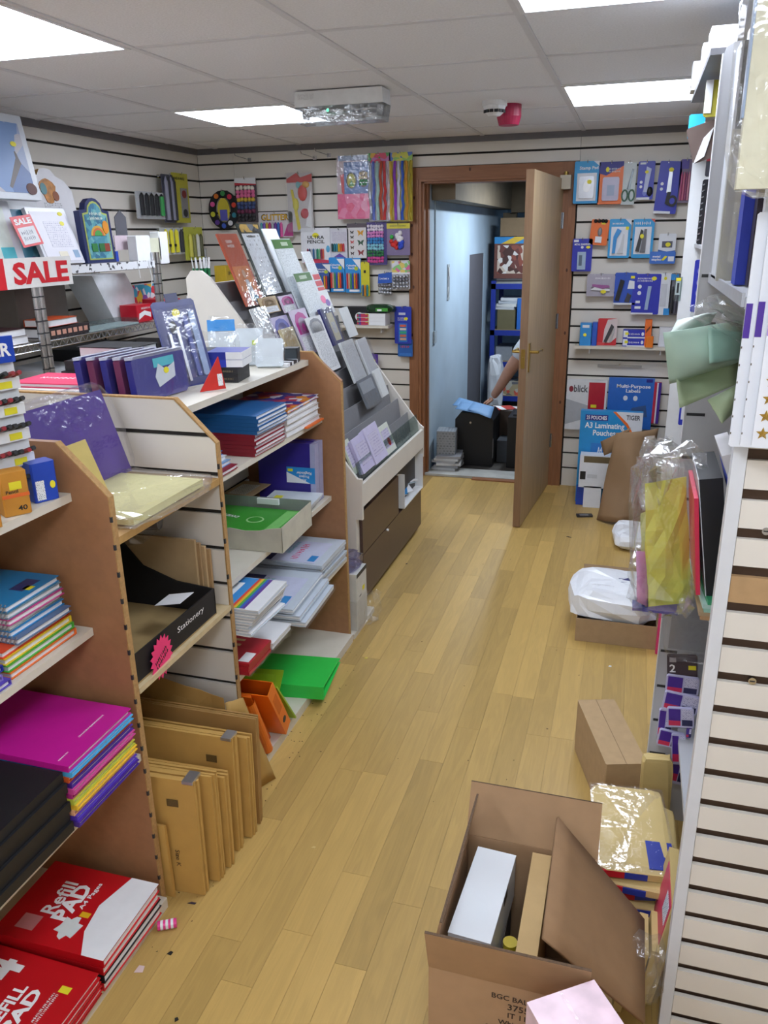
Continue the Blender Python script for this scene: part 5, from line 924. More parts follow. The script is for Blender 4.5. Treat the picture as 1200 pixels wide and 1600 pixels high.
pack('glitter_pens', 'glitter pen set with yellow bubble lettering below the balloon bag', (405, 331, 458, 371), M('c8c4c8', .4), [('pen', 'tubes', [M(c, .4) for c in ('3a9aa8', '7a5ab8', 'c8a83a', 'b83a7a', 'a8a8b4', '6a3a9a', '3a6ab8', 'd85a9c')], .05, .02, .72, .6, .008), ('title', 't', M('1e1c20', .5), .08, .66, .9, .92, .002, 'GLITTER'), ('title', 't', M('d8a82a', .4), .1, .68, .88, .9, .003, 'GLITTER'), ('corner', 'poly', M('a83a7a', .5), 0, 0, 0, 0, .002, [(.72, .05), (1, .05), (1, .6), (.85, .5)])])
pack('party_bag', 'pink party bag pack with two round windows under a blue header', (528, 243, 578, 342), M('d8c8d4', .4), [('pink_lower', 'r', M_multi(['e84a8c', 'f07aac', 'e83a7a', 'f09ac0'], 22, .35), 0, .0, 1, .40, .008), ('blue_panel', 'r', M('4a78c0', .4), .22, .38, 1, .9, .006), ('red_curve', 'poly', M('d8343c', .4), 0, 0, 0, 0, .004, [(.1, .7), (.22, .72), (.28, .45), (.6, .32), (.5, .25), (.14, .42)]), ('window_rim', 'o', M('4a4a48', .4), .28, .48, .62, .74, .007), ('window', 'o', M('b8b83a', .5), .32, .5, .58, .72, .009), ('green_wedge', 'poly', M('4a9a4a', .5), 0, 0, 0, 0, .0095, [(.36, .52), (.55, .52), (.45, .62)]), ('window_rim', 'o', M('4a3a4a', .4), .66, .5, .98, .76, .007), ('button', 'balls', [M('3a8a5a', .5), M('d8c8a8', .5)], .7, .52, .94, .74, .004, (3, 4)), ('header', 'r', M('9ab0d8', .5), .05, .92, .95, 1, .003)], film=FILM2, off=.06)
TS = [M('c2c8d0', .25, .2, 60, metal=.6), M('5a6ac0', .3, .2, 60), M('a8d0c8', .3, .2), M('b84a2c', .35, .2), M('c83a3c', .3, .2), M('d0ccd8', .25, .2, metal=.5)]
pack('tinsel_pack', 'silver blue and red tinsel strands with a cartoon coloured header', (576, 239, 611, 346), M('b0b0bc', .4), [('header', 'r', M_multi(['c83a5a', '4a9a4a', 'd8a83a', 'b86aa8'], 40), 0, .86, 1, 1, .003), ('tinsel', 'strips', TS, .0, .02, 1, .88, .012)], off=.06)
TS2 = [M('c8a42c', .3, .2), M('8a3ab8', .3, .2), M('d8dae4', .25, .15, metal=.3), M('2a5ac0', .3, .2), M('c8902c', .3, .2), M('b8a83a', .3, .2, metal=.4)]
pack('tinsel_pack', 'gold purple and white tinsel strands hanging beside the door frame', (609, 238, 645, 346), M('b8a83c', .4), [('header', 'r', M_multi(['c8c83a', '4a6ab8', 'c8b84a', '8ab84a'], 40), 0, .87, 1, 1, .003), ('tinsel', 'strips', TS2, .0, .02, 1, .88, .012)], off=.06)
pack('felt_pens', 'white felt tip pen box with a round black and yellow title', (472, 356, 517, 411), M('e2e4ea', .4), [('pen', 'tubes', [M(c, .4) for c in ('8a2a4a', '2a3a6a', 'c8c8cc', '3a6a9a', 'b8c8d0', '2a8a6a', '7ab88a', '9a3a5a', 'd05a4a')], .2, .12, .8, .42, .004), ('title', 't', KTXT, .22, .56, .82, .78, .002, 'ULTRA\nPENCIL'), ('splash', 'o', YELLOW, .4, .72, .62, .86, .0015), ('red_corner', 'poly', M('c83a5a', .5), 0, 0, 0, 0, .0015, [(.05, 0), (1, 0), (1, .08), (.3, .14)]), ('splash', 'o', M('5aa8d0', .5), .86, .3, .99, .5, .0015)], th=.015)
pack('pencil_wallet', 'white wallet of colouring pencils with purple swirls at the bottom', (517, 357, 545, 408), M('cfcfd8', .4), [('pencil', 'tubes', [M(c, .4) for c in ('2a4a4a', '2a7a8a', '3a8a9a', 'd8a82a', 'd86a3a', 'c83a4a')], .05, .3, .8, .55, .004), ('swirl', 'poly', M('6a4aa8', .5), 0, 0, 0, 0, .002, [(.1, .05), (.9, .08), (.7, .16), (.5, .24), (.2, .14)]), ('fine_print', 'r', M_print('cfcfd8', '9a8ab0', 120, .5), .1, .6, .9, .9, .001)])
t = pack('sticker_sheet', 'sheet of butterfly stickers on a white card', (543, 349, 574, 403), M('d8d6d6', .4), [('header', 'r', M('5a5058', .5), 0, .88, 1, 1, .002)]); loc, w_, h_ = rectY((543, 349, 574, 403), D-.045)
for u, v, sz, c in ((.25, .74, .1, '3a3a3a'), (.25, .60, .1, '4a4a44'), (.25, .46, .1, 'c04a4a'), (.25, .3, .1, '5a4a3a'), (.25, .13, .1, '4a3a3a'), (.68, .72, .17, 'd89a2a'), (.68, .44, .17, '3a5a44'), (.68, .15, .17, '8a3a3a')):
    x, z, r = (u-.5)*w_, v*h_, sz*w_
    MB().prism([(x, z-r*.2), (x+r*.7, z-r*.8), (x+r*.6, z-r*.1), (x+r, z+r*.8), (x+r*.3, z+r*.6), (x, z+r*.15), (x-r*.3, z+r*.6), (x-r, z+r*.8), (x-r*.6, z-r*.1), (x-r*.7, z-r*.8)], .0015, M(c, .5), T3(0, -.006, 0) @ FRONT).build('butterfly', t)
pack('pompom_pack', 'tall pack of pompoms in bands of pink blue white and green on purple card', (573, 347, 605, 414), M('3a2a78', .4), [('pompom', 'balls', [M('d84a9a', .7), M('2a7a4a', .7), M('8ac8d8', .7), M('3a8ac8', .7), M('d88ac8', .7), M('e4dce8', .7)], .06, .05, .86, .94, .01, (6, 12))], film=True)
t = pack('pompom_pack', 'yellow headed pack with a ring of rainbow coloured pompoms', (605, 349, 641, 399), M('7a6a94', .4), [('header', 'r', M('d8cc2a', .5), 0, .84, 1, 1, .003), ('title', 't', KTXT, .15, .89, .85, .95, .004, 'Pom Pom Craft')], film=True); loc, w_, h_ = rectY((605, 349, 641, 399), D-.045)
for k in range(26):
    a = random.uniform(0, 6.28); r = random.uniform(.2, 1); x, z = w_*.36*r*math.cos(a), h_*.42+h_*.36*r*math.sin(a); c = 'e8e4e8' if (a < 1.9 and r < .85) else ('3aa84a' if 1.5 < a < 3 else 'd0302c' if 3 <= a < 4.8 else '2a4ac0' if a >= 4.8 else 'd8b82a')
    MB().ball((x, -.012, z), .014, M(c, .7), 8).build('pompom', t, True)
for k, (px, lb) in enumerate((((494, 411, 518, 456), 'blue pencil box half hidden at the left of the two bright ones'), ((516, 402, 540, 456), 'light blue box of colouring pencils, left of the bright pair'), ((541, 403, 565, 457), 'light blue box of colouring pencils, right of the bright pair'))):
    pack('colouring_pencils', lb, px, SKY if k else M('3a5a9c', .5), [('pencil', 'tubes', [M(c, .4) for c in ('c83a3c', 'e0a88a', '4a9a6a', '3a5ab8', 'd8a83a', 'd84a3a', '2a3a6a')], .08, .12, .92, .58, .003), ('title', 't', WTXT, .1, .68, .72, .82, .002, 'Colouring\nPencils'), ('white_corner', 'poly', PAPER, 0, 0, 0, 0, .002, [(.5, .96), (1, .96), (1, .66)]), ('price_sticker', 'o', M('b8c83a', .5), .6, .64, .84, .76, .003), ('white_foot', 'r', PAPER, .25, .03, .9, .09, .002)], th=.018, group='colouring pencil boxes')
pack('pencil_pack', 'narrow bright yellow pencil pack right of the colouring pencils', (565, 409, 578, 463), M('d0c82a', .5), [('window', 'tubes', [M('4a6a8a', .4), M('d88a2a', .4), M('3a8a8a', .4)], .1, .02, .9, .35, .004), ('black_mark', 'r', DARK, .35, .68, .6, .76, .002)], th=.012)
t = pack('gift_bow', 'silver gift bow hanging from a blue card', (591, 425, 614, 462), None, [('card', 'poly', M('2a5ab8', .4), 0, 0, 0, 0, .003, [(0, .52), (.95, .55), (.95, 1), (.05, .92)]), ('title', 't', WTXT, .15, .66, .8, .78, .004, 'bows'), ('bow_loop', 'balls', [SILVER, M('8a8a92', .3, metal=.7)], .05, .05, .95, .5, .01, (5, 3))])
pack('gift_bow', 'bag of silver bows with a pink flowered header beside the door frame', (613, 408, 641, 452), M('c4c4cc', .4), [('header', 'r', M_multi(['d86a9a', '8ac87a', 'e0c86a', 'd8d8e0'], 40), 0, .6, 1, 1, .003), ('white_line', 'r', PAPER, 0, .55, 1, .6, .004), ('bow', 'balls', [SILVER, M('8a8a92', .3, metal=.7), SILVER], .04, .03, .96, .52, .01, (5, 4))])
t = pack('eraser_pack', 'long blue pack of striped erasers by the door frame', (617, 479, 643, 537), M('2a3cae', .4), [('title_panel', 'r', M('c8ccdc', .5), .25, .78, .65, .84, .002), ('title', 't', WTXT, .2, .62, .75, .72, .002, 'Soft\nErasers'), ('price_sticker', 'o', YELLOW, .58, .64, .8, .72, .003), ('window', 'r', M('2f78c8', .4), .25, .05, .75, .55, .002)] + [('eraser', 'r', M(c, .5), .33, .1+.09*k, .7, .16+.09*k, .006) for k, c in enumerate(('c8a88a', 'c86a4a', '3aa87a', 'd8d0c0', 'c85a4a'))])
pack('eraser_pack', 'smaller blue pack with red lettering below the long blue pack', (622, 530, 645, 557), M('2a62b0', .4), [('title', 't', M('c84a5a', .5), .2, .45, .8, .7, .002, 'Eraser'), ('foot', 'r', M('3a7ac8', .5), .1, .05, .9, .2, .002)], off=.035, hook=False)
pack('ball_pack', 'purple pack hanging low behind the card rack', (566, 553, 591, 582), M('5a34a0', .4), [('title', 't', WTXT, .2, .4, .6, .7, .002, 'SS'), ('price_sticker', 'o', YELLOW, .6, .5, .85, .75, .003)])
for k, (x, y) in enumerate(((390, 250), (492, 247), (514, 243))):
    p = pY(x, y, D); hk = thing('wall_hook', ('empty prong hook above the red headed pompom bag', 'empty prong hook left of the party bag', 'empty prong hook right beside the party bag')[k], 'hook', p, group='empty prong hooks'); MB().tube([(0, 0, .0), (-.05, -.10, .02), (-.055, -.105, .035)], .0025, CHROME, 5).box(-.012, .012, -.004, 0, -.01, .012, CHROME).build('prong', hk)
# small shelf on the back wall with craft boxes
def wall_shelf(label, x0, x1, z, dp):
    t = thing('wall_shelf', label, 'shelf', ((x0+x1)/2, D, z)); a = (x1-x0)/2; MB().box(-a, a, -dp, 0, 0, .016, SH).build('board', t)
    for x in (-a*.7, a*.75): MB().box(x-.003, x+.003, -dp*.85, 0, -.03, 0, WHITE).build('bracket', t)
    return z+.017
p = pY(610, 512, D-.10); q_ = pY(545, 510, D-.10); zs = wall_shelf('short cream shelf on the back wall beside the door frame', q_.x-.15, p.x, p.z, .15)
closed_box('craft_box', 'black box at the back of the short cream shelf', 'box', (-1.72, D-.06, zs), .17, .08, .11, DARK, face_parts=(('white_blob', 'o', PAPER, .5, .2, .85, .7, .002),))
for k in range(3): closed_box('craft_box', ('lowest', 'middle', 'top')[k]+' white card box with colourful end on the short cream shelf', 'box', (-1.60, D-.085, zs+.0245*k), .19, .11, .024, PAPER, face_parts=(('colour_end', 'r', M_multi(['d8c83a', 'c83a5a', '6a3a9a', '3a8a5a'], 60), 0, .05, .42, .95, .001),), group='flat craft boxes')
t = thing('craft_pack', 'dark green plastic pack sagging on top of the white boxes', 'pack', (-1.55, D-.08, zs+.075)); bag('bag', (.2, .1, .05), M('1a3a22', .3, .3), 3, .006, 6, t); MB().box(-.02, .06, -.055, -.05, .012, .032, M('4aa03a', .5)).build('label', t); MB().box(-.01, .02, -.056, -.055, .014, .026, PAPER).build('white_mark', t)
# ------------------------------------------------------------------ back wall, right of the door
WH = M('dfe3ea', .4, .03); LB = M('2a9ad6', .4, .04); RB_ = M('2a34b0', .38, .05)
pack('stamp_pad', 'light blue Stamp Pad pack with silver tin next to the door frame', (897, 252, 937, 318), LB, [('window', 'r', WH, .12, .06, .88, .72, .002), ('tin', 'poly', M('b8bcc4', .3, metal=.6), 0, 0, 0, 0, .012, oct_pts(.56, .5, .06) and [(.24, .12), (.76, .12), (.8, .18), (.8, .58), (.76, .64), (.24, .64), (.2, .58), (.2, .18)]), ('tin_top', 'o', M('d8dade', .2, metal=.5), .36, .26, .68, .54, .014), ('price_sticker', 'o', YELLOW, .52, .46, .7, .56, .016), ('title', 't', WTXT, .2, .78, .92, .88, .002, 'Stamp Pad'), ('white_corner', 'poly', WH, 0, 0, 0, 0, .002, [(.72, 1), (1, 1), (1, .86)])], th=.012)
pack('stamp_pad', 'orange and navy ink pad pack with pale lilac tin', (935, 253, 973, 319), ORANGE, [('navy_top', 'poly', M('3a3a8c', .5), 0, 0, 0, 0, .002, [(0, .74), (.3, .68), (1, .9), (1, 1), (0, 1)]), ('tin', 'poly', M('b8b4cc', .3), 0, 0, 0, 0, .012, [(.22, .08), (.82, .08), (.86, .12), (.86, .6), (.82, .64), (.22, .64), (.18, .6), (.18, .12)]), ('tin_print', 'r', M('9aa8c4', .4), .38, .2, .68, .45, .0125), ('title', 't', WTXT, .42, .74, .9, .86, .004, 'Stamp\nBrite'), ('price_sticker', 'o', YELLOW, .28, .76, .42, .88, .005)], th=.012)
t = pack('scissors', 'green handled scissors hanging on a white card', (971, 253, 993, 320), None, [('card', 'r', M('c2ccce', .4), .05, 0, 1, .98, .001), ('blade', 'poly', M('4a5054', .3, metal=.7), 0, 0, 0, 0, .004, [(.4, .36), (.62, .36), (.84, .82), (.72, .84)]), ('blade', 'poly', M('6a7074', .3, metal=.7), 0, 0, 0, 0, .006, [(.5, .36), (.66, .36), (.78, .8), (.72, .8)])])
loc, w_, h_ = rectY((971, 253, 993, 320), D-.045)
for s in (-1, 1):
    q = MB(); P = [(.03*w_+s*w_*.24+w_*.2*math.cos(a), h_*.22+h_*.13*math.sin(a)) for a in [k*math.pi/6 for k in range(12)]]
    q.tube([(x, -.012, z) for x, z in P+P[:1]], .005, M('5a7a6a', .4)); q.build('finger_ring', t)
pack('glue_pack', 'blue blister pack with black applicator and three round icons', (996, 252, 1022, 312), RB_, [('white_foot', 'r', WH, .0, 0, .8, .06, .002), ('tape', 'poly', M('aab4d8', .3), 0, 0, 0, 0, .01, [(.4, .2), (.62, .2), (.8, .8), (.5, .86)]), ('knob', 'dome', DARK, .6, .08, .98, .34, .012), ('icon', 'o', WH, .15, .42, .32, .5, .002), ('icon', 'o', WH, .15, .3, .32, .38, .002), ('disc', 'o', M('6a78c8', .4), .35, .1, .62, .28, .004), ('price_sticker', 'o', YELLOW, .42, .68, .64, .76, .012), ('title', 'r', WH, .1, .92, .45, .97, .002)])
pack('craft_scissors', 'large blue pack with black handled scissors near the right corner', (1024, 252, 1059, 334), RB_, [('white_foot', 'r', WH, 0, 0, .75, .05, .002), ('blade', 'poly', M('c8ccd4', .25, metal=.5), 0, 0, 0, 0, .008, [(.45, .4), (.65, .42), (.6, .86), (.45, .88)]), ('ring', 'o', DARK, .55, .14, .98, .36, .012), ('ring_hole', 'o', RB_, .64, .19, .88, .31, .0125), ('handle', 'poly', DARK, 0, 0, 0, 0, .01, [(.45, .2), (.6, .16), (.66, .42), (.5, .42)]), ('icon', 'o', WH, .14, .54, .28, .6, .002), ('icon', 'o', WH, .14, .44, .28, .5, .002), ('price_sticker', 'o', YELLOW, .42, .8, .64, .88, .012)], tilt=.06)
pack('pen_pack', 'pink pen pack in the right corner of the back wall', (1061, 249, 1080, 317), M('7a6a84', .4), [('pen', 'tubes', [M('b04a7a', .4), M('c86a8a', .4), M('8a3a6a', .4), M('d08aa0', .4)], .1, .06, .9, .72, .008), ('header', 'r', M('4a3a9a', .4), .1, .78, .7, 1, .003)])
pack('pencil_sharpener', 'small orange card with a metal sharpener hanging at an angle', (921, 343, 949, 383), ORANGE, [('black_knot', 'balls', [DARK], .1, .88, .9, 1, .01, (4, 1)), ('yellow_mark', 'r', YELLOW, .55, .82, .78, .9, .003), ('sharpener', 'r', WH, .32, .1, .68, .34, .01), ('grip', 'dome', M('8a8a92', .3), .4, .34, .66, .7, .008)], tilt=.08)
pack('pencil_sharpener', 'dark blue sharpener pack with silver sharpener beside the door frame', (894, 373, 925, 424), RB_, [('white_line', 'r', WH, .06, .9, .3, .97, .002), ('title', 't', WTXT, .1, .8, .9, .86, .002, 'METAL SHARPENER'), ('icon', 'o', WH, .42, .7, .56, .78, .002), ('price_sticker', 'o', YELLOW, .68, .7, .9, .78, .003), ('sharpener', 'r', M('9ab0c8', .3, metal=.4), .28, .06, .7, .6, .01), ('blade', 'r', M('5a6a80', .3, metal=.4), .36, .18, .52, .5, .014)])
pack('stapler_pack', 'light blue pack with a bright blue stapler', (951, 342, 985, 403), LB, [('window', 'r', WH, .1, .06, .88, .8, .002), ('stapler_arm', 'poly', SKY, 0, 0, 0, 0, .016, [(.2, .12), (.34, .12), (.38, .5), (.58, .7), (.38, .76), (.22, .55)]), ('stapler_base', 'poly', M('c8ccd2', .4), 0, 0, 0, 0, .012, [(.42, .12), (.7, .12), (.72, .6), (.66, .62), (.56, .3)]), ('title', 't', WTXT, .15, .84, .7, .92, .002, 'Stapler'), ('white_corner', 'poly', WH, 0, 0, 0, 0, .002, [(.7, 1), (1, 1), (1, .84)]), ('price_sticker', 'r', YELLOW, .76, .72, .9, .8, .003)])
pack('stapler_pack', 'light blue pack with a black stapler', (988, 342, 1021, 403), LB, [('window', 'r', WH, .1, .1, .88, .8, .002), ('stapler_arm', 'poly', DARKG, 0, 0, 0, 0, .016, [(.18, .18), (.36, .16), (.5, .7), (.38, .74)]), ('stapler_base', 'poly', M('6a6a70', .4), 0, 0, 0, 0, .012, [(.4, .14), (.66, .14), (.66, .74), (.54, .74)]), ('title', 't', WTXT, .1, .84, .8, .94, .002, 'Heavy Duty'), ('price_sticker', 'o', YELLOW, .36, .5, .54, .62, .018), ('red_corner', 'poly', M('d86a5a', .5), 0, 0, 0, 0, .002, [(.8, 1), (1, 1), (1, .9)])])
pack('staples_pack', 'white and navy small staples pack hanging above the blue one', (1029, 365, 1056, 396), WH, [('navy_wave', 'poly', M('2a5aa0', .5), 0, 0, 0, 0, .002, [(0, 0), (1, 0), (1, .16), (.5, .1), (0, .2)]), ('window', 'r', M('5a5a66', .4), .2, .3, .8, .62, .003), ('price_sticker', 'o', YELLOW, .4, .34, .7, .56, .004)])
pack('staples_pack', 'wide light blue staples pack below the white one', (1015, 393, 1055, 412), M('3a70c8', .4), [('title', 't', WTXT, .08, .2, .45, .7, .002, 'metal\nstaples'), ('price_sticker', 'poly', YELLOW, 0, 0, 0, 0, .003, [(.45, .3), (.6, .65), (.7, .6), (.55, .25)]), ('white_patch', 'r', WH, .72, .2, .95, .6, .002)], hook=False, off=.06)
pack('stapler_pack', 'clear pack with a small purple stapler', (917, 428, 960, 463), M('a8a4b4', .4), [('stapler_arm', 'poly', M('9a5a94', .4), 0, 0, 0, 0, .016, [(.2, .55), (.8, .5), (.85, .42), (.6, .34), (.2, .46)]), ('stapler_base', 'poly', WH, 0, 0, 0, 0, .012, [(.15, .3), (.85, .24), (.85, .34), (.3, .42)]), ('title', 't', WTXT, .3, .76, .85, .86, .002, 'STAPLER SET'), ('price_sticker', 'o', YELLOW, .52, .14, .72, .3, .018)], film=True)
pack('knife_pack', 'blue pack with two black craft knives', (960, 426, 994, 476), M('2a52b8', .4), [('knife', 'poly', DARK, 0, 0, 0, 0, .012, [(.05, .15), (.25, .12), (.45, .75), (.25, .8)]), ('knife', 'poly', M('3a3a44', .4), 0, 0, 0, 0, .012, [(.5, .1), (.72, .08), (.8, .3), (.62, .38)]), ('white_figure', 'poly', WH, 0, 0, 0, 0, .003, [(.6, .5), (.92, .5), (.9, .74), (.66, .76)]), ('white_foot', 'r', WH, 0, 0, 1, .06, .002), ('price_sticker', 'r', YELLOW, .72, .82, .9, .9, .003)])
pack('knife_pack', 'wide dark blue snap-off knife pack with white icons', (988, 428, 1031, 491), RB_, [('title', 't', WTXT, .16, .8, .72, .92, .002, 'SNAP OFF\nKNIFE'), ('knife', 'poly', M('9ab0d0', .3), 0, 0, 0, 0, .012, [(.48, .12), (.6, .12), (.68, .7), (.55, .7)]), ('icon', 'o', WH, .18, .64, .32, .74, .002), ('icon', 'o', WH, .18, .48, .32, .58, .002), ('icon_box', 'r', WH, .14, .28, .3, .34, .002), ('icon_box', 'r', WH, .12, .14, .34, .2, .002), ('price_sticker', 'o', YELLOW, .66, .84, .84, .94, .003), ('white_foot', 'r', WH, 0, 0, .8, .04, .002)], th=.008)
pack('ruler_pack', 'white pack with blue ends in the right corner', (1025, 427, 1048, 492), WH, [('blue_foot', 'r', SKY, .6, 0, 1, .16, .002), ('print', 'r', M('c8ccd4', .5), .3, .2, .72, .75, .002), ('price_sticker', 'o', YELLOW, .45, .84, .65, .92, .003)])
pack('marker_pack', 'slim dark marker pack with a blue clip at the right corner', (1046, 427, 1061, 492), M('6a6a74', .4), [('marker', 'tubes', [DARKG, M('4a4a58', .4)], .1, .05, .9, .7, .01), ('clip', 'r', SKY, .0, .84, .8, .98, .004)])
p = pY(899, 541, D-.09); q_ = pY(1052, 545, D-.09); zs2 = wall_shelf('cream wall shelf on the right of the door with small stationery', p.x, q_.x, p.z-.01, .12)
def on_shelf(px, m, label, name, parts=(), dp=.06, Yf=D-.10, group=None, rz=0.):
    loc, w, h = rectY(px, Yf); return closed_box(name, label, 'box', (loc[0], Yf+dp/2, zs2), w, dp, max(.02, loc[2]+h-zs2), m, rz, face_parts=parts, group=group)
on_shelf((906, 505, 924, 535), SKY, 'light blue box with yellow price dot at the left of the wall shelf', 'stationery_box', (('label', 'r', WH, .2, .8, .8, .92, .001), ('price_sticker', 'o', YELLOW, .3, .4, .6, .56, .001)))
on_shelf((925, 504, 933, 535), M('2a5ac0', .4), 'narrow blue box pressed against the light blue box', 'stationery_box')
t = pack('stapler_pack', 'red carded pack with a black and chrome stapler standing on the wall shelf', (934, 493, 964, 535), M('c82a34', .4), [('window', 'poly', M('d8c8c8', .4), 0, 0, 0, 0, .002, [(.5, .95), (1, 1), (1, .3), (.7, .1), (.3, .1), (.35, .6)]), ('tool', 'poly', M('4a4a50', .3, metal=.5), 0, 0, 0, 0, .012, [(.35, .15), (.5, .1), (.85, .7), (.7, .8)]), ('tool', 'poly', SILVER, 0, 0, 0, 0, .008, [(.62, .12), (.78, .14), (.9, .6), (.82, .68)]), ('red_foot', 'r', M('d84a4a', .4), .0, .0, .4, .1, .004)], hook=False, plane=D-.06)
t.location.z = zs2
for k in range(2): closed_box('staple_box', ('lower blue staple box on the wall shelf', 'upper blue staple box on the wall shelf')[k], 'box', (rectY((973, 521, 1008, 535), D-.10)[0][0], D-.07, zs2+.0485*k), rectY((973, 521, 1008, 535), D-.10)[1], .06, .048, RB_, face_parts=(('white_end', 'r', WH, .02, .1, .22, .9, .001), ('title', 't', WTXT, .3, .35, .75, .65, .001, 'STAPLES'), ('icon', 'o', WH, .82, .3, .94, .75, .001), ('price_sticker', 'r', YELLOW, .1, .4, .25, .7, .002), ('white_line', 'r', WH, .2, .0, 1, .15, .001)), group='blue staple boxes')
on_shelf((1007, 500, 1018, 537), ORANGE, 'tall narrow orange carton on the wall shelf', 'stationery_box', (('dark_swirl', 'poly', M('7a3a1a', .5), 0, 0, 0, 0, .001, [(.2, .5), (.8, .7), (.8, .8), (.2, .62)]),))
on_shelf((1009, 526, 1021, 538), M('e87a1a', .4), 'small orange box in front of the tall orange carton', 'stationery_box', dp=.03, Yf=D-.135+.004)
t = closed_box('card_block', 'white card block leaning at the right end of the wall shelf', 'box', (rectY((1031, 504, 1053, 535), D-.08)[0][0], D-.05, zs2), .085, .05, .11, WH)
# ------------------------------------------------------------------ right side: slatted end board and bays behind it
XN = .168; YN = 1.325
rp = thing('slatted_end_board', 'cream slatted end board with white edge strip at the right picture edge', 'shelf unit', (0, 0, 0))
MB().box(XN+.004, XR-.005, YN+.016, YN+.02, 0, 1.98, M('5a4434', .8, .1, name='raw_groove')).build('core', rp)
zz = [.05+.0657*k for k in range(0, 30)]
for k, z0 in enumerate([-.0]+zz[:-1]):
    a, b = (z0+.010 if k else 0), zz[k]-.0085
    if b > 1.98: continue
    MB().box(XN+.022, XR-.005, YN, YN+.009, a, b, SLAT if k != 15 else M('b08f66', .7, .12, 25, name='bare_board')).build('slat', rp)
MB().box(XN, XN+.021, YN-.003, YN+.022, 0, 1.98, M('d3d6db', .35, .02, name='white_edge_strip')).build('edge_strip', rp)
for x, z in ((.232, 1.052+.057), (.245, .838)): MB().cyl((x, YN+.009, z), (x, YN-.001, z), .0065, CHROME, 12).box(x-.004, x+.004, YN-.0016, YN-.001, z-.001, z+.001, DARKG).build('screw', rp)
YD = 2.0; XD = .137
rd_ = thing('grey_divider', 'tall grey-white divider board behind the slatted end board', 'shelf unit', (0, 0, 0)); GW = M('bfc1c6', .45, .04, 8, name='grey_white_board')
MB().prism([(XD, 0), (XR-.005, 0), (XR-.005, 1.93), (XD+.02, 1.93), (XD+.005, 1.922), (XD, 1.905)], .016, GW, TY(YD+.016)).build('board', rd_)
MB().box(XD-.002, XD, YD-.002, YD+.018, 0, 1.91, M('d9dade', .4)).build('edge_strip', rd_)
for k in range(14): z = .10+.105*k; MB().box(XD+.004, XD+.045, YD-.0012, YD, z, z+.007, DARKG).build('slot', rd_)
# shelves between end board and divider
for z, x in ((.30, .205), (.84, .195), (1.468, .1605)): MB().box(x, XR-.01, YN+.023, YD-.003, z-.016, z, GW).build('shelf', rd_)
MB().box(.155, .160, YN+.023, YD-.003, 1.455, 1.475, M('a9abb0', .3)).build('shelf_lip', rd_)
# far bays
rf = thing('far_right_bays', 'white wall bays with top shelf along the right wall beyond the divider', 'shelf unit', (0, 0, 0))
for y, x in ((3.25, .24), (4.55, .222)): MB().box(x, XR-.005, y, y+.018, 0, 1.96, WHITE).build('end_panel', rf)
for z in (.35, .75, 1.12, 1.5): MB().box(.27, XR-.005, YD+.02, 3.248, z-.016, z, GW).build('shelf', rf); MB().box(.27, XR-.005, 3.27, 4.548, z-.016, z, GW).build('shelf', rf)
MB().box(.112, XR-.005, YD+.022, 2.72, 1.912, 1.925, M('6a6a6e', .5)).build('top_shelf', rf); MB().box(.21, XR-.005, 3.27, 4.548, 1.905, 1.92, M('6a6a6e', .5)).build('top_shelf', rf)
# boxes on the top shelf
for k, (x, y, w_, d_, h_, m, lb) in enumerate(((.152, 2.30, .058, .1, .085, PAPER, 'large white carton with pink band on the right-hand top shelf'), (.132, 2.41, .036, .07, .075, PAPER, 'white carton second on the right-hand top shelf'), (.123, 2.50, .02, .05, .045, M('c8cce0', .4), 'pale lilac carton third on the right-hand top shelf'), (.118, 2.62, .03, .08, .07, PAPER, 'slim white carton at the far end of the right-hand top shelf'))):
    closed_box('shelf_carton', lb, 'box', (x, y, 1.926), w_, d_, h_, m, face_parts=(('pink_band', 'r', M('e0a09a', .5), 0, .15, 1, .38, .001), ('dark_foot', 'r', M('5a5c68', .5), 0, 0, 1, .14, .001)) if k == 0 else ())
# packs hanging beyond the divider (seen edge on from the aisle)
def rpack(name, label, x0, z0, w, h, y, base, parts=(), tilt=0., th=.008): return card(name, label, name.replace('_', ' '), (x0+w/2, y, z0), (0, tilt, 0), w, h, base, th, parts)
rpack('tape_pack', 'yellow headed pack hanging under the right-hand top shelf', .125, 1.825, .055, .08, 2.30, M('b0a83a', .5), [('white_strip', 'r', PAPER, .0, .1, .3, 1, .003)])
rpack('glue_pack', 'bright cyan and white pack hanging at the top right', .10, 1.79, .04, .06, 2.45, M('2ab0e0', .4), [('white_half', 'poly', PAPER, 0, 0, 0, 0, .003, [(.3, 0), (1, 0), (1, .7)])])
rpack('paper_sheaf', 'sheaf of curled brown papers drooping at the top right', .115, 1.735, .07, .085, 2.36, M('5a4a44', .6), [('white_sheet', 'poly', PAPER, 0, 0, 0, 0, .004, [(0, 0), (.4, .1), (.9, .8), (.5, .6)])], tilt=-.3)
t = rpack('spiral_book', 'hot pink and black spiral notebook hanging on the right-hand bays', .165, 1.525, .06, .18, 2.7, M('1c1c22', .4), [('pink_panel', 'r', M('e0246e', .4), .25, .05, 1, .52, .003), ('white_marks', 'poly', PAPER, 0, 0, 0, 0, .003, [(.3, .6), (.5, .6), (.45, .9)]), ('green_mark', 'r', M('4a8a6a', .5), .4, .62, .6, .7, .004)])
for k in range(10): MB().cyl((-.030, -.004, .01+.017*k), (-.024, -.012, .014+.017*k), .0022, SILVER, 5).build('coil', t)
rpack('pen_pack', 'dark red topped small pack above the pink notebook', .172, 1.715, .05, .06, 2.75, M('3a3a44', .4), [('red_top', 'r', M('8a2030', .5), 0, .7, 1, 1, .003), ('yellow_tip', 'r', YELLOW, .1, .85, .3, 1.15, .003), ('blue_edge', 'r', BLUE, .85, 0, 1, 1, .003)])
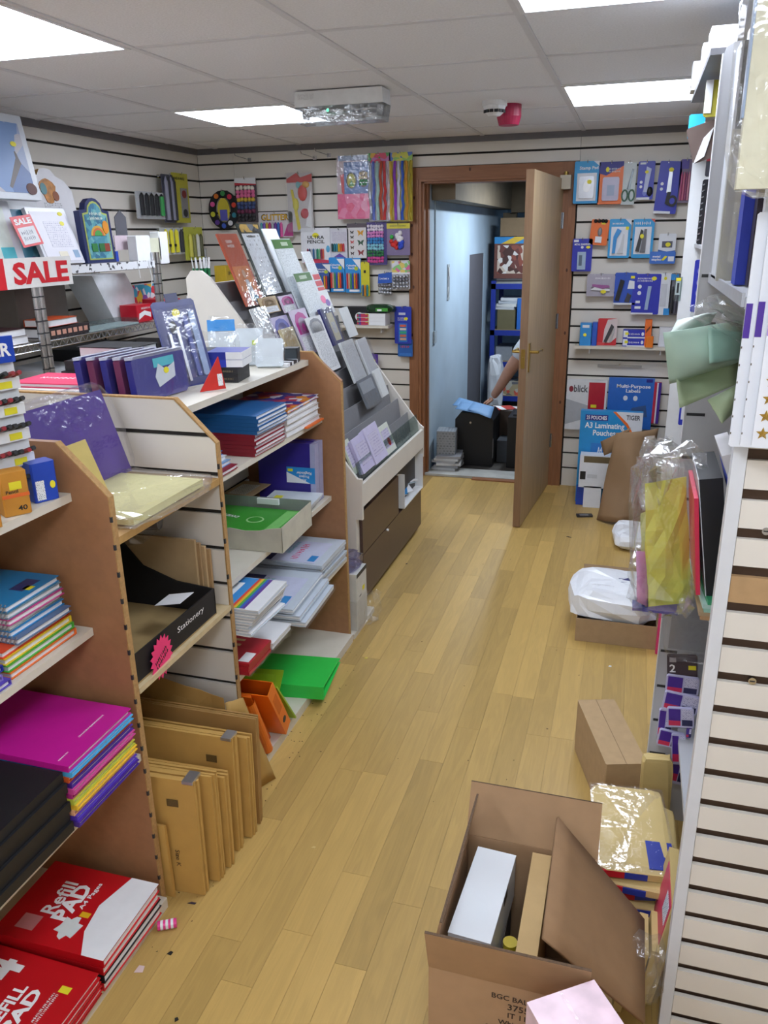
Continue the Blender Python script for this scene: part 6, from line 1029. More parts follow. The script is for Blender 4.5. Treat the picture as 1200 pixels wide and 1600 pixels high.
rpack('label_pack', 'navy pack with three pale dots below the pink notebook', .18, 1.31, .05, .165, 2.9, RB_, [('dot', 'o', M('8a8ac8', .5), .2, .72, .6, .86, .002), ('dot', 'o', M('8a8ac8', .5), .2, .5, .6, .64, .002), ('dot', 'o', M('8a8ac8', .5), .2, .3, .6, .44, .002)])
t = thing('label_holder', 'clear price label holder on the white end panel by the corner', 'label holder', (.212, 4.545, 1.22)); MB().box(-.018, .018, -.004, 0, 0, .12, GLASS).build('holder', t); MB().box(-.012, .012, -.003, -.001, .03, .10, PAPER).build('label', t); MB().box(-.005, .005, -.0042, -.003, .04, .09, DARKG).build('print', t); MB().box(-.012, .012, -.0042, -.003, .1, .115, YELLOW).build('price_sticker', t)
# upper bay: tall boards standing on the shelf at 1.468
t = tag(MB().box(-.03, .03, -.05, .05, 0, .43, M('1d2238', .4)).build('navy_tube', None, loc=(.190, 1.88, 1.4705), rot=(0, 0, 0)), 'dark navy flat box standing tall in the upper right bay', 'box'); MB().box(-.035, -.03, -.05, .05, 0, .43, M('c8ccd2', .3)).build('silver_edge', t)
t = thing('board_pack', 'grey board in crinkled clear film standing in the upper right bay', 'board', (.205, 1.755, 1.471)); MB().box(-.055, .06, -.003, .003, 0, .27, M('b4b2a2', .5)).build('board', t); bag('film', (.125, .016, .29), FILM2, 6, .004, 8, t, (.007, 0, 0), power=.3)
t = tag(MB().box(-.009, .012, -.03, .03, 0, .44, M('2438a8', .4)).build('foam_board', None, loc=(.181, 1.66, 1.4705)), 'bright blue foam board standing tall in the upper right bay', 'board'); MB().box(-.0105, -.009, -.03, .03, .34, .44, PAPER).build('white_label', t)
for k in range(2): tag(MB().box(-.008, .008, -.02, .02, 0, .36, M('2c2230', .45)).build('foam_board', None, loc=(.196+.02*k, 1.60-.02*k, 1.4705)), ('dark plum board next to the bright blue board', 'dark plum board nearest the slatted end board')[k], 'board', 'dark plum boards')
t = thing('carton', 'white carton on top of the tall boards at the upper right', 'box', (.19, 1.87, 1.932)); MB().box(-.025, .015, -.03, .03, 0, .025, PAPER).build('body', t)
t.location = (.195, 1.875, 1.902)
# clear bag of pale yellow paper hanging on the near side of the end board
t = thing('paper_pack', 'pale yellow paper pack in shiny film hanging at the top right edge', 'paper pack', (.205, YN-.055, 1.605), (0, 0, 0)); MB().box(-.085, .15, -.012, .012, .012, .36, M('d8d5ba', .5)).build('paper', t); bag('film', (.27, .045, .38), M_film(amount=.14, rough=.12, name='glinting_film'), 15, .005, 10, t, (.03, 0, 0), power=.3); MB().box(-.088, -.085, -.006, .013, .1, .36, M('9ab0d0', .4)).build('blue_edge', t)
hang(.30, 1.985, YN, .04)
# star sticker cards hanging on the end board
for k in range(3):
    x0 = (.158, .172, .186)[k]; t = thing('sticker_card', ('white hanging card at the back of the sticker cards', 'white hanging card in the middle of the sticker cards', 'white card with a column of gold star stickers')[k], 'sticker card', (x0+.055, YN-.012-.016*k, 1.248+.004*k), (0, 0, 0))
    MB().prism(oct_pts(.11, .34, .003), .004, WH, FRONT).build('card', t)
    MB().box(-.055, -.046+.03*(k == 2), -.0046, -.004, .165, .215, PURPLE if k < 2 else M('a890d0', .4)).build('purple_band', t); (MB().box(-.055, -.016, -.0046, -.004, .215, .29, M('c8c860', .5)).build('lime_band', t) if k == 2 else None)
    if k == 2:
        MB().prism([(-.02+.02*math.cos(i*math.pi/8), .205+.018*math.sin(i*math.pi/8)) for i in range(16)], .001, M('c8b4e0', .4), T3(0, -.0046, 0) @ FRONT).build('round_badge', t)
        for j in range(6):
            P = [((.010 if i % 2 == 0 else .0042)*math.cos(HP+i*math.pi/5), (.010 if i % 2 == 0 else .0042)*math.sin(HP+i*math.pi/5)) for i in range(10)]; q = MB(); cx, cz = -.042+.0012*j, .022+.026*j
            for i in range(10): a_, b_ = P[i], P[(i+1) % 10]; q.poly([(cx+a_[0], -.0045, cz+a_[1]), (cx+b_[0], -.0045, cz+b_[1]), (cx, -.009, cz)], GOLD)
            q.build('gold_star', t)
    else:
        for j in range(6): MB().box(-.055, -.0535, -.0055, -.004, .02+.026*j, .023+.026*j, M('5a5040', .4)).build('star_edge', t)
# middle bay: green sheets, portfolios, bags on the shelf at .84
def sh(label, corners, m, seed, amp=.002, sag=0., name='card_sheet', cat='card', th=.0012, curl=None, nx=8, ny=8): return tag(sheet(name, *corners, m, nx, ny, amp, seed, sag, None, th, curl), label, cat)
SG = M('a9c4b4', .55, .04, 8, name='pale_green_card'); OG = M('9aa884', .55, .05, 8, name='sage_card')
sh('pale green card sheet curling out of the right-hand bay', (pY(1046, 600, 1.62), pY(1156, 565, 1.66), pY(1036, 520, 1.58), pY(1160, 500, 1.66)), SG, 1, .001, .028)
sh('white green card sheet bending over the top of the green pile', (pY(1042, 530, 1.60), pY(1110, 505, 1.68), pY(1058, 500, 1.64), pY(1120, 488, 1.72)), M('c6d4cc', .5), 2, .001, .03)
sh('sage card sheet hanging below the pale green one', (pY(1062, 638, 1.60), pY(1152, 600, 1.68), pY(1052, 560, 1.63), pY(1154, 560, 1.70)), OG, 3, .001, -.024)
sh('lower sage card sheet with curled corner above the black portfolio', (pY(1128, 662, 1.60), pY(1152, 640, 1.66), pY(1105, 625, 1.64), pY(1154, 600, 1.68)), OG, 4, .001, .02)
sh('mint card sheet inside clear film on the green pile', (pY(1108, 568, 1.57), pY(1158, 562, 1.62), pY(1106, 512, 1.585), pY(1160, 520, 1.62)), M('8fb4a4', .4), 5, .001, .006)
t = thing('clear_roll', 'roll of clear crinkled film lying over the green card pile', 'film roll', pY(1130, 510, 1.60), (0, .5, .2)); bag('film', (.13, .08, .035), FILM2, 21, .008, 8, t, (0, 0, -.012)); bag('film', (.10, .07, .03), FILM2, 22, .008, 7, t, (.0, .02, .01))
t = thing('portfolio', 'black display portfolio leaning in the right-hand bay', 'portfolio', (.195, 1.66, .885), (0, -.16, 0)); MB().box(-.012, .03, -.10, .10, 0, .24, DARK).build('cover', t); MB().box(-.0135, -.012, -.1, .1, .0, .24, M('c8cad0', .3)).build('silver_edge', t)
t = tag(MB().box(-.004, .004, -.1, .1, 0, .20, M('d03050', .4)).build('folder', None, loc=(.168, 1.66, .884), rot=(0, -.12, 0)), 'thin red folder in front of the black portfolio', 'folder')
t = tag(MB().box(-.003, .02, -.07, .07, 0, .10, M('2a44c0', .4)).build('folder', None, loc=(.215, 1.56, 1.06), rot=(0, -.3, 0)), 'bright blue folder corner behind the black portfolio', 'folder')
t = thing('framed_card', 'white sleeve with an orange stripe above the blue folder', 'sleeve', (.205, 1.56, 1.105), (0, -.35, 0)); MB().box(-.004, .02, -.08, .08, 0, .09, M('cfcdd0', .4)).build('sleeve', t); MB().box(-.0045, -.004, -.08, .05, .03, .045, ORANGE).build('stripe', t)
for k, (m, lb) in enumerate(((M('b08a62', .8), 'kraft board at the bottom of the small right-hand pile'), (M('a89070', .8), 'second kraft board in the small right-hand pile'), (M('9ac8b4', .4), 'mint folder on the kraft boards'), (M('b4d4c8', .4), 'pale mint folder second from the top of the small pile'), (M('3a9a6a', .4), 'green folder on top of the small right-hand pile'))):
    tag(MB().box(-.06, .06, -.12, .12, 0, .0085, m).build('board_sheet', None, loc=(.235-.006*(k % 2), 1.66, .8405+.0088*k), rot=(0, 0, .02*k)), lb, 'board', 'small pile in the right-hand bay')
t = thing('cellophane_pack', 'big crinkled clear bag of yellow and pink card spilling from the right-hand bay', 'paper pack', (.112, 1.66, .80), (0, 0, 0))
sheet('yellow_card', (-.035, .0, .0), (.06, .05, .0), (-.06, .02, .27), (.02, .06, .28), M('d2d65a', .5, .12, 14), 5, 8, .004, 3, .01, t); sheet('pink_card', (-.055, -.02, .02), (-.03, .0, .0), (-.065, -.01, .13), (-.04, .02, .12), M('dc9cc8', .45), 4, 6, .001, 4, .004, t); sheet('pale_card', (-.045, .01, .0), (.04, .06, .0), (-.062, .03, .20), (.0, .07, .22), M('d4d49a', .5), 5, 7, .003, 5, .01, t); MB().box(-.062, .03, -.012, .03, -.006, .0, M('3a3a90', .4)).build('violet_foot', t)
bag('cellophane', (.145, .14, .36), M_film(amount=.16, rough=.14, name='crumpled_cellophane'), 33, .014, 11, t, (-.01, .02, -.01), power=.5)
t = tag(bag('plastic_bag', (.07, .10, .15), M_film(amount=.3, rough=.15, name='cloudy_film'), 41, .012, 9, None, (.075, 1.74, 1.0)), 'crumpled clear bag top bulging left of the black portfolio', 'plastic bag')
# label packs hanging on the divider below
LPK = M('c0bede', .45, .04)
for k, (px, lb, m) in enumerate((((1044, 1022, 1092, 1057), 'dark brown label pack with a white numeral two', M('4a3c40', .4)), ((1040, 1055, 1092, 1082), 'purple and red label pack under the brown one', LPK), ((1034, 1082, 1090, 1110), 'lilac envelope pack with red line', LPK), ((1044, 1104, 1086, 1134), 'lilac label pack with red corner print', LPK), ((1028, 1106, 1050, 1150), 'narrow purple edged label pack at the left of the row', LPK), ((1026, 1140, 1066, 1165), 'plain lilac envelope pack low on the divider', LPK), ((1052, 1145, 1074, 1192), 'label pack with purple stripe hanging askew', LPK), ((1072, 1135, 1080, 1150), 'small purple label peeking at the end board edge', PURPLE), ((1044, 1176, 1072, 1222), 'lowest lilac pack with blue edge drooping to the envelopes', LPK))):
    Y = YD-.02-.012*(k % 4); loc, w_, h_ = rectY(px, Y)
    pr = [('print', 'r', PURPLE, .05, .35, .5, .95, .001), ('print', 'r', M('d0305a', .5), .05, .1, .5, .35, .001), ('print', 'r', M('2a2a55', .5), .55, .1, .95, .4, .001), ('fine_print', 'r', M_print('d2d0e6', '6a68a0', 150, .5), .55, .45, .95, .95, .001)] if k else [('numeral', 't', WTXT, .08, .25, .28, .6, .001, '2'), ('yellow_tab', 'r', YELLOW, .7, .38, .95, .56, .001), ('logo', 'r', M('a8a0a4', .5), .08, .7, .3, .9, .001)]
    card('label_pack', lb, 'label pack', (loc[0], Y, loc[2]), (0, .1*((k % 3)-1), 0), w_, h_, m, .009, pr, 'label packs on the divider')
t = thing('clear_pouch', 'clear pouch with grey card hanging on the divider', 'pouch', (rectY((1058, 905, 1112, 1008), YD-.05)[0][0], YD-.03, .52)); MB().box(-.05, .06, -.004, .004, .03, .22, M('8f9196', .5)).build('card', t); bag('film', (.13, .03, .26), FILM2, 44, .006, 8, t, (0, -.005, 0), power=.4)
# padded envelopes spilling onto the floor
LM = M('cbb377', .6, .07, 14, name='light_manila')
zc = .002
for k in range(8):
    th = .026; a, b = .09, .15; t = thing('padded_envelope', ('bottom', 'second', 'third', 'fourth', 'fifth', 'sixth', 'seventh', 'glossy topmost')[k]+' padded envelope of the pile spilling from the right-hand bay', 'envelope', (.135-.012*(k % 2)-.004*k, 1.62+.012*(k % 3)+.006*k, zc), (0, 0, .12*((k % 3)-1)+.1), 'envelope pile on the right')
    q = bag('pouch', (2*a, 2*b, th), LM, 60+k, .0015, 7, t, None, power=.22)
    MB().box(-a*.98, -a*.3, -b-.0005, -b+.004, .004, th-.006, RED).build('red_print', t); MB().box(-a*.3, a*.25, -b-.0006, -b+.004, .004, th-.006, M('24389c', .4)).build('blue_print', t)
    if k == 7: MB().box(a*.3, a*.95, -b*.9, -b*.3, th-.002, th+.0006, M('24389c', .4)).build('blue_print', t); MB().box(-a, a, -b, b, th-.001, th+.002, FILM).build('film', t)
    zc += th+.0008
t = thing('padded_envelope', 'folded padded envelope standing on end beside the divider', 'envelope', (.165, 1.935, .003), (.04, -.04, .1)); bag('pouch', (.08, .03, .25), LM, 71, .002, 7, t, power=.25)
t = thing('padded_envelope', 'pink printed envelope pack standing by the end board strip', 'envelope', (.145, 1.47, .002), (0, .14, 0)); MB().box(-.010, .01, -.09, .09, 0, .27, LM).build('pouch', t); MB().box(-.0112, -.010, -.08, .05, .08, .265, M('d03a62', .4)).build('pink_print', t); MB().box(-.0118, -.0112, -.07, -.02, .2, .25, M_print('dfe6f0', '5a6a9a', 160, .6, 'YZ')).build('barcode_label', t)
for k in range(3): t = thing('padded_envelope', ('envelope pack on edge nearest the end board foot', 'envelope pack second on edge at the end board foot', 'envelope pack third on edge at the end board foot')[k], 'envelope', (.085+.024*k, 1.40+.012*k, .002), (0, .12, 0), 'envelopes on edge by the end board'); MB().box(-.009, .009, -.055, .055, 0, .16, LM).build('pouch', t); MB().box(-.0095, -.008, -.05, .05, .06, .13, SILVER).build('silver_print', t)
t = tag(bag('plastic_bag', (.09, .09, .16), FILM2, 51, .012, 8, None, (.10, 1.30, .10)), 'clear crinkled bag between the cardboard box and the end board', 'plastic bag'); t.location = (.125, 1.30, .12); t.scale = (.8, .8, .8)
# ------------------------------------------------------------------ floor on the right: cartons and mail bags
a = math.atan2(-.306, .096); t = closed_box('kraft_box', 'closed brown carton standing at an angle on the floor by the divider', 'carton', (.035, 2.125, 0.001), .325, .115, .178, M('b0946e', .85, .06, 40, .03), a); MB().box(-.163, .163, -.0008, .0008, .178, .1786, KRAFTIN).build('seam', t)
t = thing('kraft_tray', 'shallow brown carton lying on the floor under a white mailing bag', 'carton', (.035, 3.19, .001)); MB().box(-.155, .155, -.19, .19, 0, .003, KRAFT).build('floor_panel', t)
for q in ((-.155, .155, -.19, -.187), (-.155, .155, .187, .19), (-.155, -.152, -.187, .187), (.152, .155, -.187, .187)): MB().box(*q, .003, .10, KRAFT).build('side_panel', t)
MB().box(-.155, .155, .19, .30, .10, .103, KRAFTIN, T3(0, .19, .1) @ Matrix.Rotation(.35, 4, 'X') @ T3(0, -.19, -.1)).build('flap', t)
MW = M('e6e9ee', .3, .03, name='white_polythene')
t = thing('mailing_bag', 'full white mailing bag with a purple mark resting in the shallow carton', 'bag', (.02, 3.18, .075)); bag('bag', (.36, .34, .13), MW, 81, .009, 10, t, power=.5); MB().box(-.02, .06, -.02, .02, .124, .130, M('2a2a66', .4), Matrix.Rotation(.3, 4, 'Z')).build('purple_mark', t); MB().box(-.1, .0, -.06, -.05, .12, .127, M_print('dfe0e4', '8a8a90', 120, .6, 'XY')).build('fine_print', t)
t = thing('mailing_bag', 'small white mailing bag lying flat on the floor near the corner', 'bag', (.11, 4.18, .001)); bag('bag', (.24, .30, .085), MW, 83, .009, 9, t, power=.55)
t = tag(bag('hot_pink_packet', (.06, .03, .12), M('d81a86', .4), 85, .004, 7, None, (.155, 3.50, .005), (.2, 0, .1)), 'hot pink packet standing between the two white mailing bags', 'packet')
t = closed_box('blue_carton', 'small blue packet at the edge of the shallow carton', 'packet', (.215, 3.02, .14), .035, .03, .07, M('2a6ac8', .4)); t.location = (.222, 3.0, .002); t.scale = (1, 1, 2.6)
t = closed_box('pink_carton', 'narrow pink and violet packet left of the small blue packet', 'packet', (.205, 3.0, .002), .02, .03, .17, M('d83a78', .4))
t.location = (.2, 2.98, .002)
# cardboard box in the foreground
BX0, BX1, BY0, BY1, BZ = -.262, .022, 1.087, 1.447, .30
t = thing('cardboard_box', 'open brown cardboard box with upright flaps in the foreground', 'carton', ((BX0+BX1)/2, (BY0+BY1)/2, .001)); a, b = (BX1-BX0)/2, (BY1-BY0)/2; KO = M('a88765', .85, .05, 30, .03, name='box_board')
MB().box(-a, a, -b, b, 0, .004, KRAFTIN).build('floor_panel', t)
MB().box(-a, a, -b, -b+.005, .004, BZ, KO).build('front_panel', t); MB().box(-a, a, b-.005, b, .004, BZ, KO).build('back_panel', t); MB().box(-a, -a+.005, -b+.005, b-.005, .004, BZ, KO).build('side_panel', t); MB().box(a-.005, a, -b+.005, b-.005, .004, BZ, KO).build('side_panel', t)
COR = M('5a4634', .9, .3, 200, name='corrugated_edge')
def flap(x0, x1, h_, T, ):
    f = MB().box(x0, x1, -.0025, .0025, 0, h_, KO, T).build('flap', t); MB().box(x0, x1, -.0022, .0022, h_, h_+.0012, COR, T).build('corrugation', f)
flap(-a, a, .115, T3(0, -b+.002, BZ) @ Matrix.Rotation(.28, 4, 'X')); flap(-a, a, .115, T3(0, b-.002, BZ) @ Matrix.Rotation(-.42, 4, 'X')); flap(-b, b, .11, T3(-a+.002, 0, BZ) @ Matrix.Rotation(HP, 4, 'Z') @ Matrix.Rotation(.18, 4, 'X'))
INK = M('3a2c22', .8, .1, name='stamp_ink')
for k, (s, wd) in enumerate((('BGC BALLOONS', .12), ('37551', .045), ('IT 11152', .06), ('White Balloons', .10), ('20 Inner Boxes', .115))): lettering(s, INK, t, T3(.035+(0, -.008, .0, .003, -.012)[k], -b-.0008, BZ-.03-.02*k) @ FRONT, wd, None, .015)
pc_ = [pZ(869, 1278, .385), pZ(846, 1467, .385), pZ(1004, 1438, .215), pZ(1004, 1600, .215)]
tag(sheet('cardboard_sheet', pc_[1], pc_[3], pc_[0], pc_[2], M('8a6a4a', .85, .06, 30, .03, name='loose_board'), 6, 6, .0005, 9, .006, None, .006), 'loose brown cardboard sheet slanting over the right side of the open box', 'cardboard')
t = tag(MB().box(-.022, .018, -.165, .165, 0, .292, M('b29566', .8, .05)).build('cardboard_divider', None, loc=(-.092, 1.265, .006)), 'pale flat carton standing on edge inside the open box', 'cardboard')
t = thing('white_box', 'long plain white box lying inside the open cardboard box', 'box', (-.198, 1.305, .175), (0, 0, -.06)); MB().box(-.042, .042, -.122, .122, 0, .108, M('dbe2ea', .45, .02)).build('body', t); MB().box(-.0425, .0425, -.1225, .1225, .1085, .1105, M('e6ecf2', .4, .01)).build('lid', t); MB().box(.0425, .0432, .0, .03, .085, .108, DARKG).build('lid_slot', t)
t = closed_box('filler_carton', 'dark carton under the white box inside the open box', 'box', (-.198, 1.30, .006), .09, .25, .165, M('4a4038', .8))
t = thing('can', 'small can with yellow rim at the bottom of the open box', 'can', (-.136, 1.27, .006)); MB().cyl((0, 0, 0), (0, 0, .19), .014, M('5a5c62', .3, metal=.5), 16).build('body', t); MB().cyl((0, 0, .185), (0, 0, .2), .0148, M('c8b22c', .4), 16).build('rim', t)
t = tag(bag('blue_packet', (.045, .06, .05), BLUE, 92, .004, 6, None, (-.125, 1.16, .17)), 'shiny blue packet near the front of the open box', 'packet'); t.location = (-.137, 1.16, .006); t.scale = (.8, 1, 4.0)
t = tag(MB().cyl((0, -.03, .0), (0, .03, .0), .012, SILVER, 12).build('battery', None, loc=(-.137, 1.21, .018)), 'small silver cylinder beside the blue packet in the open box', 'cylinder')
t = thing('pink_packet', 'pink and white wrapped packet standing in front of the open box', 'packet', (.012, .965, .001), (0, 0, .62)); MB().box(-.06, .065, -.07, .065, 0, .395, M('dcc0cc', .3, .22, 16, .2, name='pink_marbled')).build('body', t); MB().box(-.0605, .0655, -.0705, .0655, .2, .33, M('c85a80', .4)).build('pink_side', t); MB().box(-.003, .003, -.0708, .0658, .395, .3965, FILM).build('seam', t)
# ------------------------------------------------------------------ stock standing on the floor against the back wall, right
def front_box(name, label, px, Y, dp, m, parts=(), zb=None, cat='box', lean=0.):
    loc, w, h = rectY(px, Y); z = loc[2] if zb is None else zb; h = loc[2]+h-z
    t = thing(name, label, cat, (loc[0], Y, z), (-lean, 0, 0)); MB().box(-w/2, w/2, 0, dp, 0, h, m).build('body', t); add_parts(t, w, h, 0, parts); return t
front_box('folder_pack', 'white and red Blick pack hanging low on the back wall', (884, 594, 947, 672), D-.05, .035, M('dfe1e4', .4), [('red_panel', 'r', M('b81e34', .4), .55, .0, .95, .96, .001), ('grey_curve', 'poly', M('b0b4ba', .4), 0, 0, 0, 0, .001, [(.0, .1), (.55, .25), (.55, .5), (.0, .62)]), ('title', 't', M('5a5a60', .5), .18, .76, .53, .9, .0015, 'blick'), ('ring', 'o', M('8a2a3a', .5), .06, .76, .17, .88, .0015), ('price_sticker', 'r', YELLOW, .62, .46, .76, .52, .002)], cat='pack')
front_box('label_pack', 'blue Multi-Purpose Labels pack hanging low on the back wall', (949, 591, 1020, 670), D-.05, .03, M('2a6ac4', .4), [('title', 't', WTXT, .18, .72, .92, .88, .001, 'Multi-Purpose\nLabels'), ('dot', 'o', WH, .34, .56, .44, .66, .001), ('dot', 'o', WH, .56, .56, .66, .66, .001), ('grey_machine', 'poly', M('3a5a8c', .5), 0, 0, 0, 0, .001, [(.45, .2), (.9, .25), (.85, .48), (.55, .42)]), ('number_tab', 'r', NAVY, .82, .93, .96, .99, .001)], cat='pack')
front_box('folder_pack', 'thin red white and purple packs edge on beside the blue labels', (1020, 598, 1031, 662), D-.05, .03, M('c02a44', .4), [('white_edge', 'r', WH, .4, 0, .6, 1, .001), ('purple_edge', 'r', PURPLE, .6, 0, 1, 1, .001)], cat='pack')
front_box('laminating_pouches', 'tall blue A3 Laminating Pouches box standing against the back wall', (903, 643, 999, 786), 4.82, .05, M('2090d2', .4), [('white_corner', 'poly', WH, 0, 0, 0, 0, .001, [(.55, 1), (1, 1), (1, .62), (.9, .72), (.75, .88)]), ('orange_curve', 'poly', ORANGE, 0, 0, 0, 0, .0015, [(.52, 1), (.57, 1), (.77, .88), (.92, .72), (.96, .6), (.9, .7), (.74, .86)]), ('banner', 'r', NAVY, .08, .9, .45, .96, .001), ('banner_text', 't', WTXT, .1, .91, .43, .95, .0015, '25 POUCHES'), ('title', 't', WTXT, .08, .74, .72, .88, .001, 'A3 Laminating\nPouches'), ('brand', 't', M('3a3a40', .5), .74, .92, .96, .97, .002, 'TIGER'), ('inner_blue', 'r', M('2a7ac8', .4), .2, .42, .5, .66, .001), ('inner_text', 't', WTXT, .24, .46, .46, .62, .0015, 'A4\nPouches')], zb=.001)
front_box('copy_box', 'white carton with a small black emblem in front of the pouches', (905, 712, 957, 762), 4.72, .08, WH, [('emblem', 'r', DARK, .03, .25, .2, .5, .001), ('dark_window', 'r', M('6a5c40', .6), .12, .78, .95, .97, .001), ('grey_text', 'r', M('c8ccd2', .5), .25, .3, .55, .42, .001)], zb=.125)
front_box('copy_box', 'plain white carton under the carton with the black emblem', (911, 760, 938, 803), 4.72, .08, WH, zb=.001)
front_box('blue_box', 'blue box base left of the white cartons on the floor', (900, 760, 912, 789), 4.76, .04, BLUE, zb=.001)
KP = M('8f7355', .8, .06, 12, name='wrapping_paper')
p = [pY(932, 812, 4.50), pY(1008, 803, 4.55), pY(962, 676, 4.55), pY(1028, 668, 4.62)]
tag(sheet('wrapping_paper', p[0], p[1], p[2], p[3], KP, 14, 14, .002, 11, -.0, None, .001, lambda u, v: .10*math.sin(u*3.0)*(1-.4*v)+.012*math.sin(v*9+u*5)), 'large bent sheet of brown wrapping paper standing on the floor', 'paper')
p = [pY(944, 712, 4.60), pY(972, 700, 4.58), pY(938, 690, 4.64), pY(986, 668, 4.56)]
tag(sheet('wrapping_paper', *p, KP, 8, 6, .001, 12, .02, None, .001), 'curled tongue of brown wrapping paper beside the large sheet', 'paper')
p = [pY(966, 806, 4.62), pY(1024, 770, 4.66), pY(985, 760, 4.62), pY(1027, 730, 4.68)]
tag(sheet('wrapping_paper', *p, M('b09878', .8), 8, 6, .001, 13, .02, None, .001), 'paler inner fold of wrapping paper behind the large brown sheet', 'paper')
tag(MB().box(-.045, .045, -.018, .018, 0, .012, DARKG).box(-.03, .02, -.0185, .0, .0121, .0126, M('8a8c90', .4)).build('black_gadget', None, loc=(pZ(913, 807, 0).x, pZ(913, 807, 0).y, .0006), rot=(0, 0, .25)), 'small black strip with a grey label on the floor by the cartons', 'strip')
t = thing('bracket_rail', 'leftover metal bracket rail on the slats below the wall shelf', 'bracket', pY(968, 572, D-.003)); MB().box(-.13, .13, -.012, .0, -.006, .006, M('a8a29a', .4)).build('rail', t); MB().cyl((.0, -.012, .01), (.0, 0, .01), .006, CHROME).build('screw', t)
tag(card('blue_sheets', 'blue and white sheets standing behind the clear bag on the right', 'sheets', (.235, 3.22, .86), (0, 0, 0), .07, .22, RB_, .006, [('white_line', 'r', WH, .1, .1, .25, .95, .001), ('white_line', 'r', WH, .5, .5, .6, .95, .001)]), None)
# ------------------------------------------------------------------ ceiling fittings
t = thing('emergency_light', 'white emergency light box with clear diffuser and green lamp on the ceiling', 'emergency light', (-1.175, 3.36, H-.12))
MB().prism([(-.185, .06), (.185, .06), (.18, .115), (-.18, .115)], .11, M('dfe2e4', .4), T3(0, .055, 0) @ FRONT).build('body', t); MB().prism([(-.175, .0), (.175, .0), (.185, .06), (-.185, .06)], .10, M_film('d8dde0', .22, .15, 'diffuser'), T3(0, .05, 0) @ FRONT).build('diffuser', t)
MB().cyl((-.15, 0, .035), (.15, 0, .035), .008, M('d8dade', .3)).build('tube', t); MB().box(-.165, -.15, -.02, .02, .02, .058, M('9a9ca0', .3)).box(.15, .165, -.02, .02, .02, .058, M('9a9ca0', .3)).build('tube_holder', t); MB().ball((-.05, -.04, .045), .006, M_emit('3aff9a', 3, 'green_led'), 8).build('indicator', t); MB().box(-.17, -.10, -.0556, -.055, .085, .105, M_print('dfe2e4', '8a8c90', 220, .6)).build('rating_label', t)
p = pZ(773, 158, H); t = thing('smoke_detector', 'white smoke detector on the ceiling by the door', 'smoke detector', (p.x, p.y, H))
MB().cyl((0, 0, 0), (0, 0, -.02), .055, WHITE, 24).cyl((0, 0, -.02), (0, 0, -.045), .05, WHITE, 24, .042).cyl((0, 0, -.045), (0, 0, -.06), .042, WHITE, 24, .025).build('housing', t)
for k in range(7): a_ = -2.6+.45*k; MB().box(-.008, .008, -.004, .002, -.006, .006, DARK, T3(.044*math.cos(a_), .044*math.sin(a_), -.042) @ Matrix.Rotation(a_+HP, 4, 'Z')).build('vent', t)
t = thing('alarm_sounder', 'red alarm sounder on the ceiling right behind the smoke detector', 'alarm sounder', (p.x+.045, p.y+.13, H)); MB().cyl((0, 0, 0), (0, 0, -.05), .055, M('a81e48', .4), 24).cyl((0, 0, -.05), (0, 0, -.085), .055, M('a81e48', .4), 24, .045).build('body', t)
# ------------------------------------------------------------------ storeroom stock
BS = M('1e3494', .4, .05, name='blue_steel')
t = thing('blue_shelving', 'blue steel shelving with crowded shelves in the storeroom', 'shelf rack', (0, 0, 0)); X0, X1, Ya, Yb = -1.215, -.30, 7.3, 7.75
for x in (X0, X1):
    for y in (Ya, Yb): MB().box(x, x+.04, y, y+.04, 0, 1.60 if y == Yb else 1.17, BS).build('post', t)
for z in (.16, .47, .75, 1.15): MB().box(X0, X1+.04, Ya, Yb+.04, z-.05, z-.004, BS).build('beam', t); MB().box(X0+.005, X1+.035, Ya+.004, Yb+.036, z-.004, z, M('8f9499', .6) if z > 1 else M('8a7a5a', .8)).build('deck', t)
def stb(label, x0, x1, z, h, m, y=7.32, d=.3, parts=(), name='stock_box'): return closed_box(name, label, 'box', ((x0+x1)/2, y+d/2, z), x1-x0, d, h, m, face_parts=parts)
stb('plain brown carton on top of the storeroom stock', -1.16, -.90, 1.54, .15, M('8a7458', .8), 7.36)
stb('second brown carton hidden behind the door edge on the storeroom stock', -.885, -.70, 1.54, .15, M('8a7458', .8), 7.36)
t = stb('blue and yellow headed snack carton with red end on the blue shelving', -1.20, -.62, 1.19, .345, M('6a4038', .6), 7.32, .34, (('header', 'r', M('2f86c4', .4), 0, .84, .62, 1, .001), ('yellow_swirl', 'poly', M('d8b43a', .5), 0, 0, 0, 0, .0015, [(.1, .84), (.3, .84), (.5, 1), (.3, 1)]), ('snack_rows', 'r', M_multi(['6a3a34', 'c8b8a8', '8a4a3c', 'd8d4d0', '4a2c28'], 22), .05, .12, .6, .8, .001), ('red_end', 'r', M('b82c44', .4), .64, 0, 1, 1, .001)))
for k in range(3): tag(MB().box(-.28, .28, -.15, .15, 0, .012, (M('a8a8a4', .6), M('5a5a5e', .6), M('c8c8c8', .5))[k]).build('paper_stack', None, loc=(-.9, 7.50, 1.1505+.0125*k), rot=(0, 0, .03*(k-1))), ('lowest grey flat pack', 'dark flat pack', 'pale flat pack')[k]+' under the snack carton', 'pack')
stb('olive carton on the second storeroom shelf', -1.16, -1.0, .751, .17, M('6a6448', .8), 7.33)
stb('bright blue carton with white print on the second storeroom shelf', -.985, -.80, .751, .27, M('2a6ac0', .4), 7.33, .25, (('white_print', 'poly', M('c8d4e0', .5), 0, 0, 0, 0, .001, [(.2, .1), (.8, .15), (.75, .4), (.3, .38)]),))
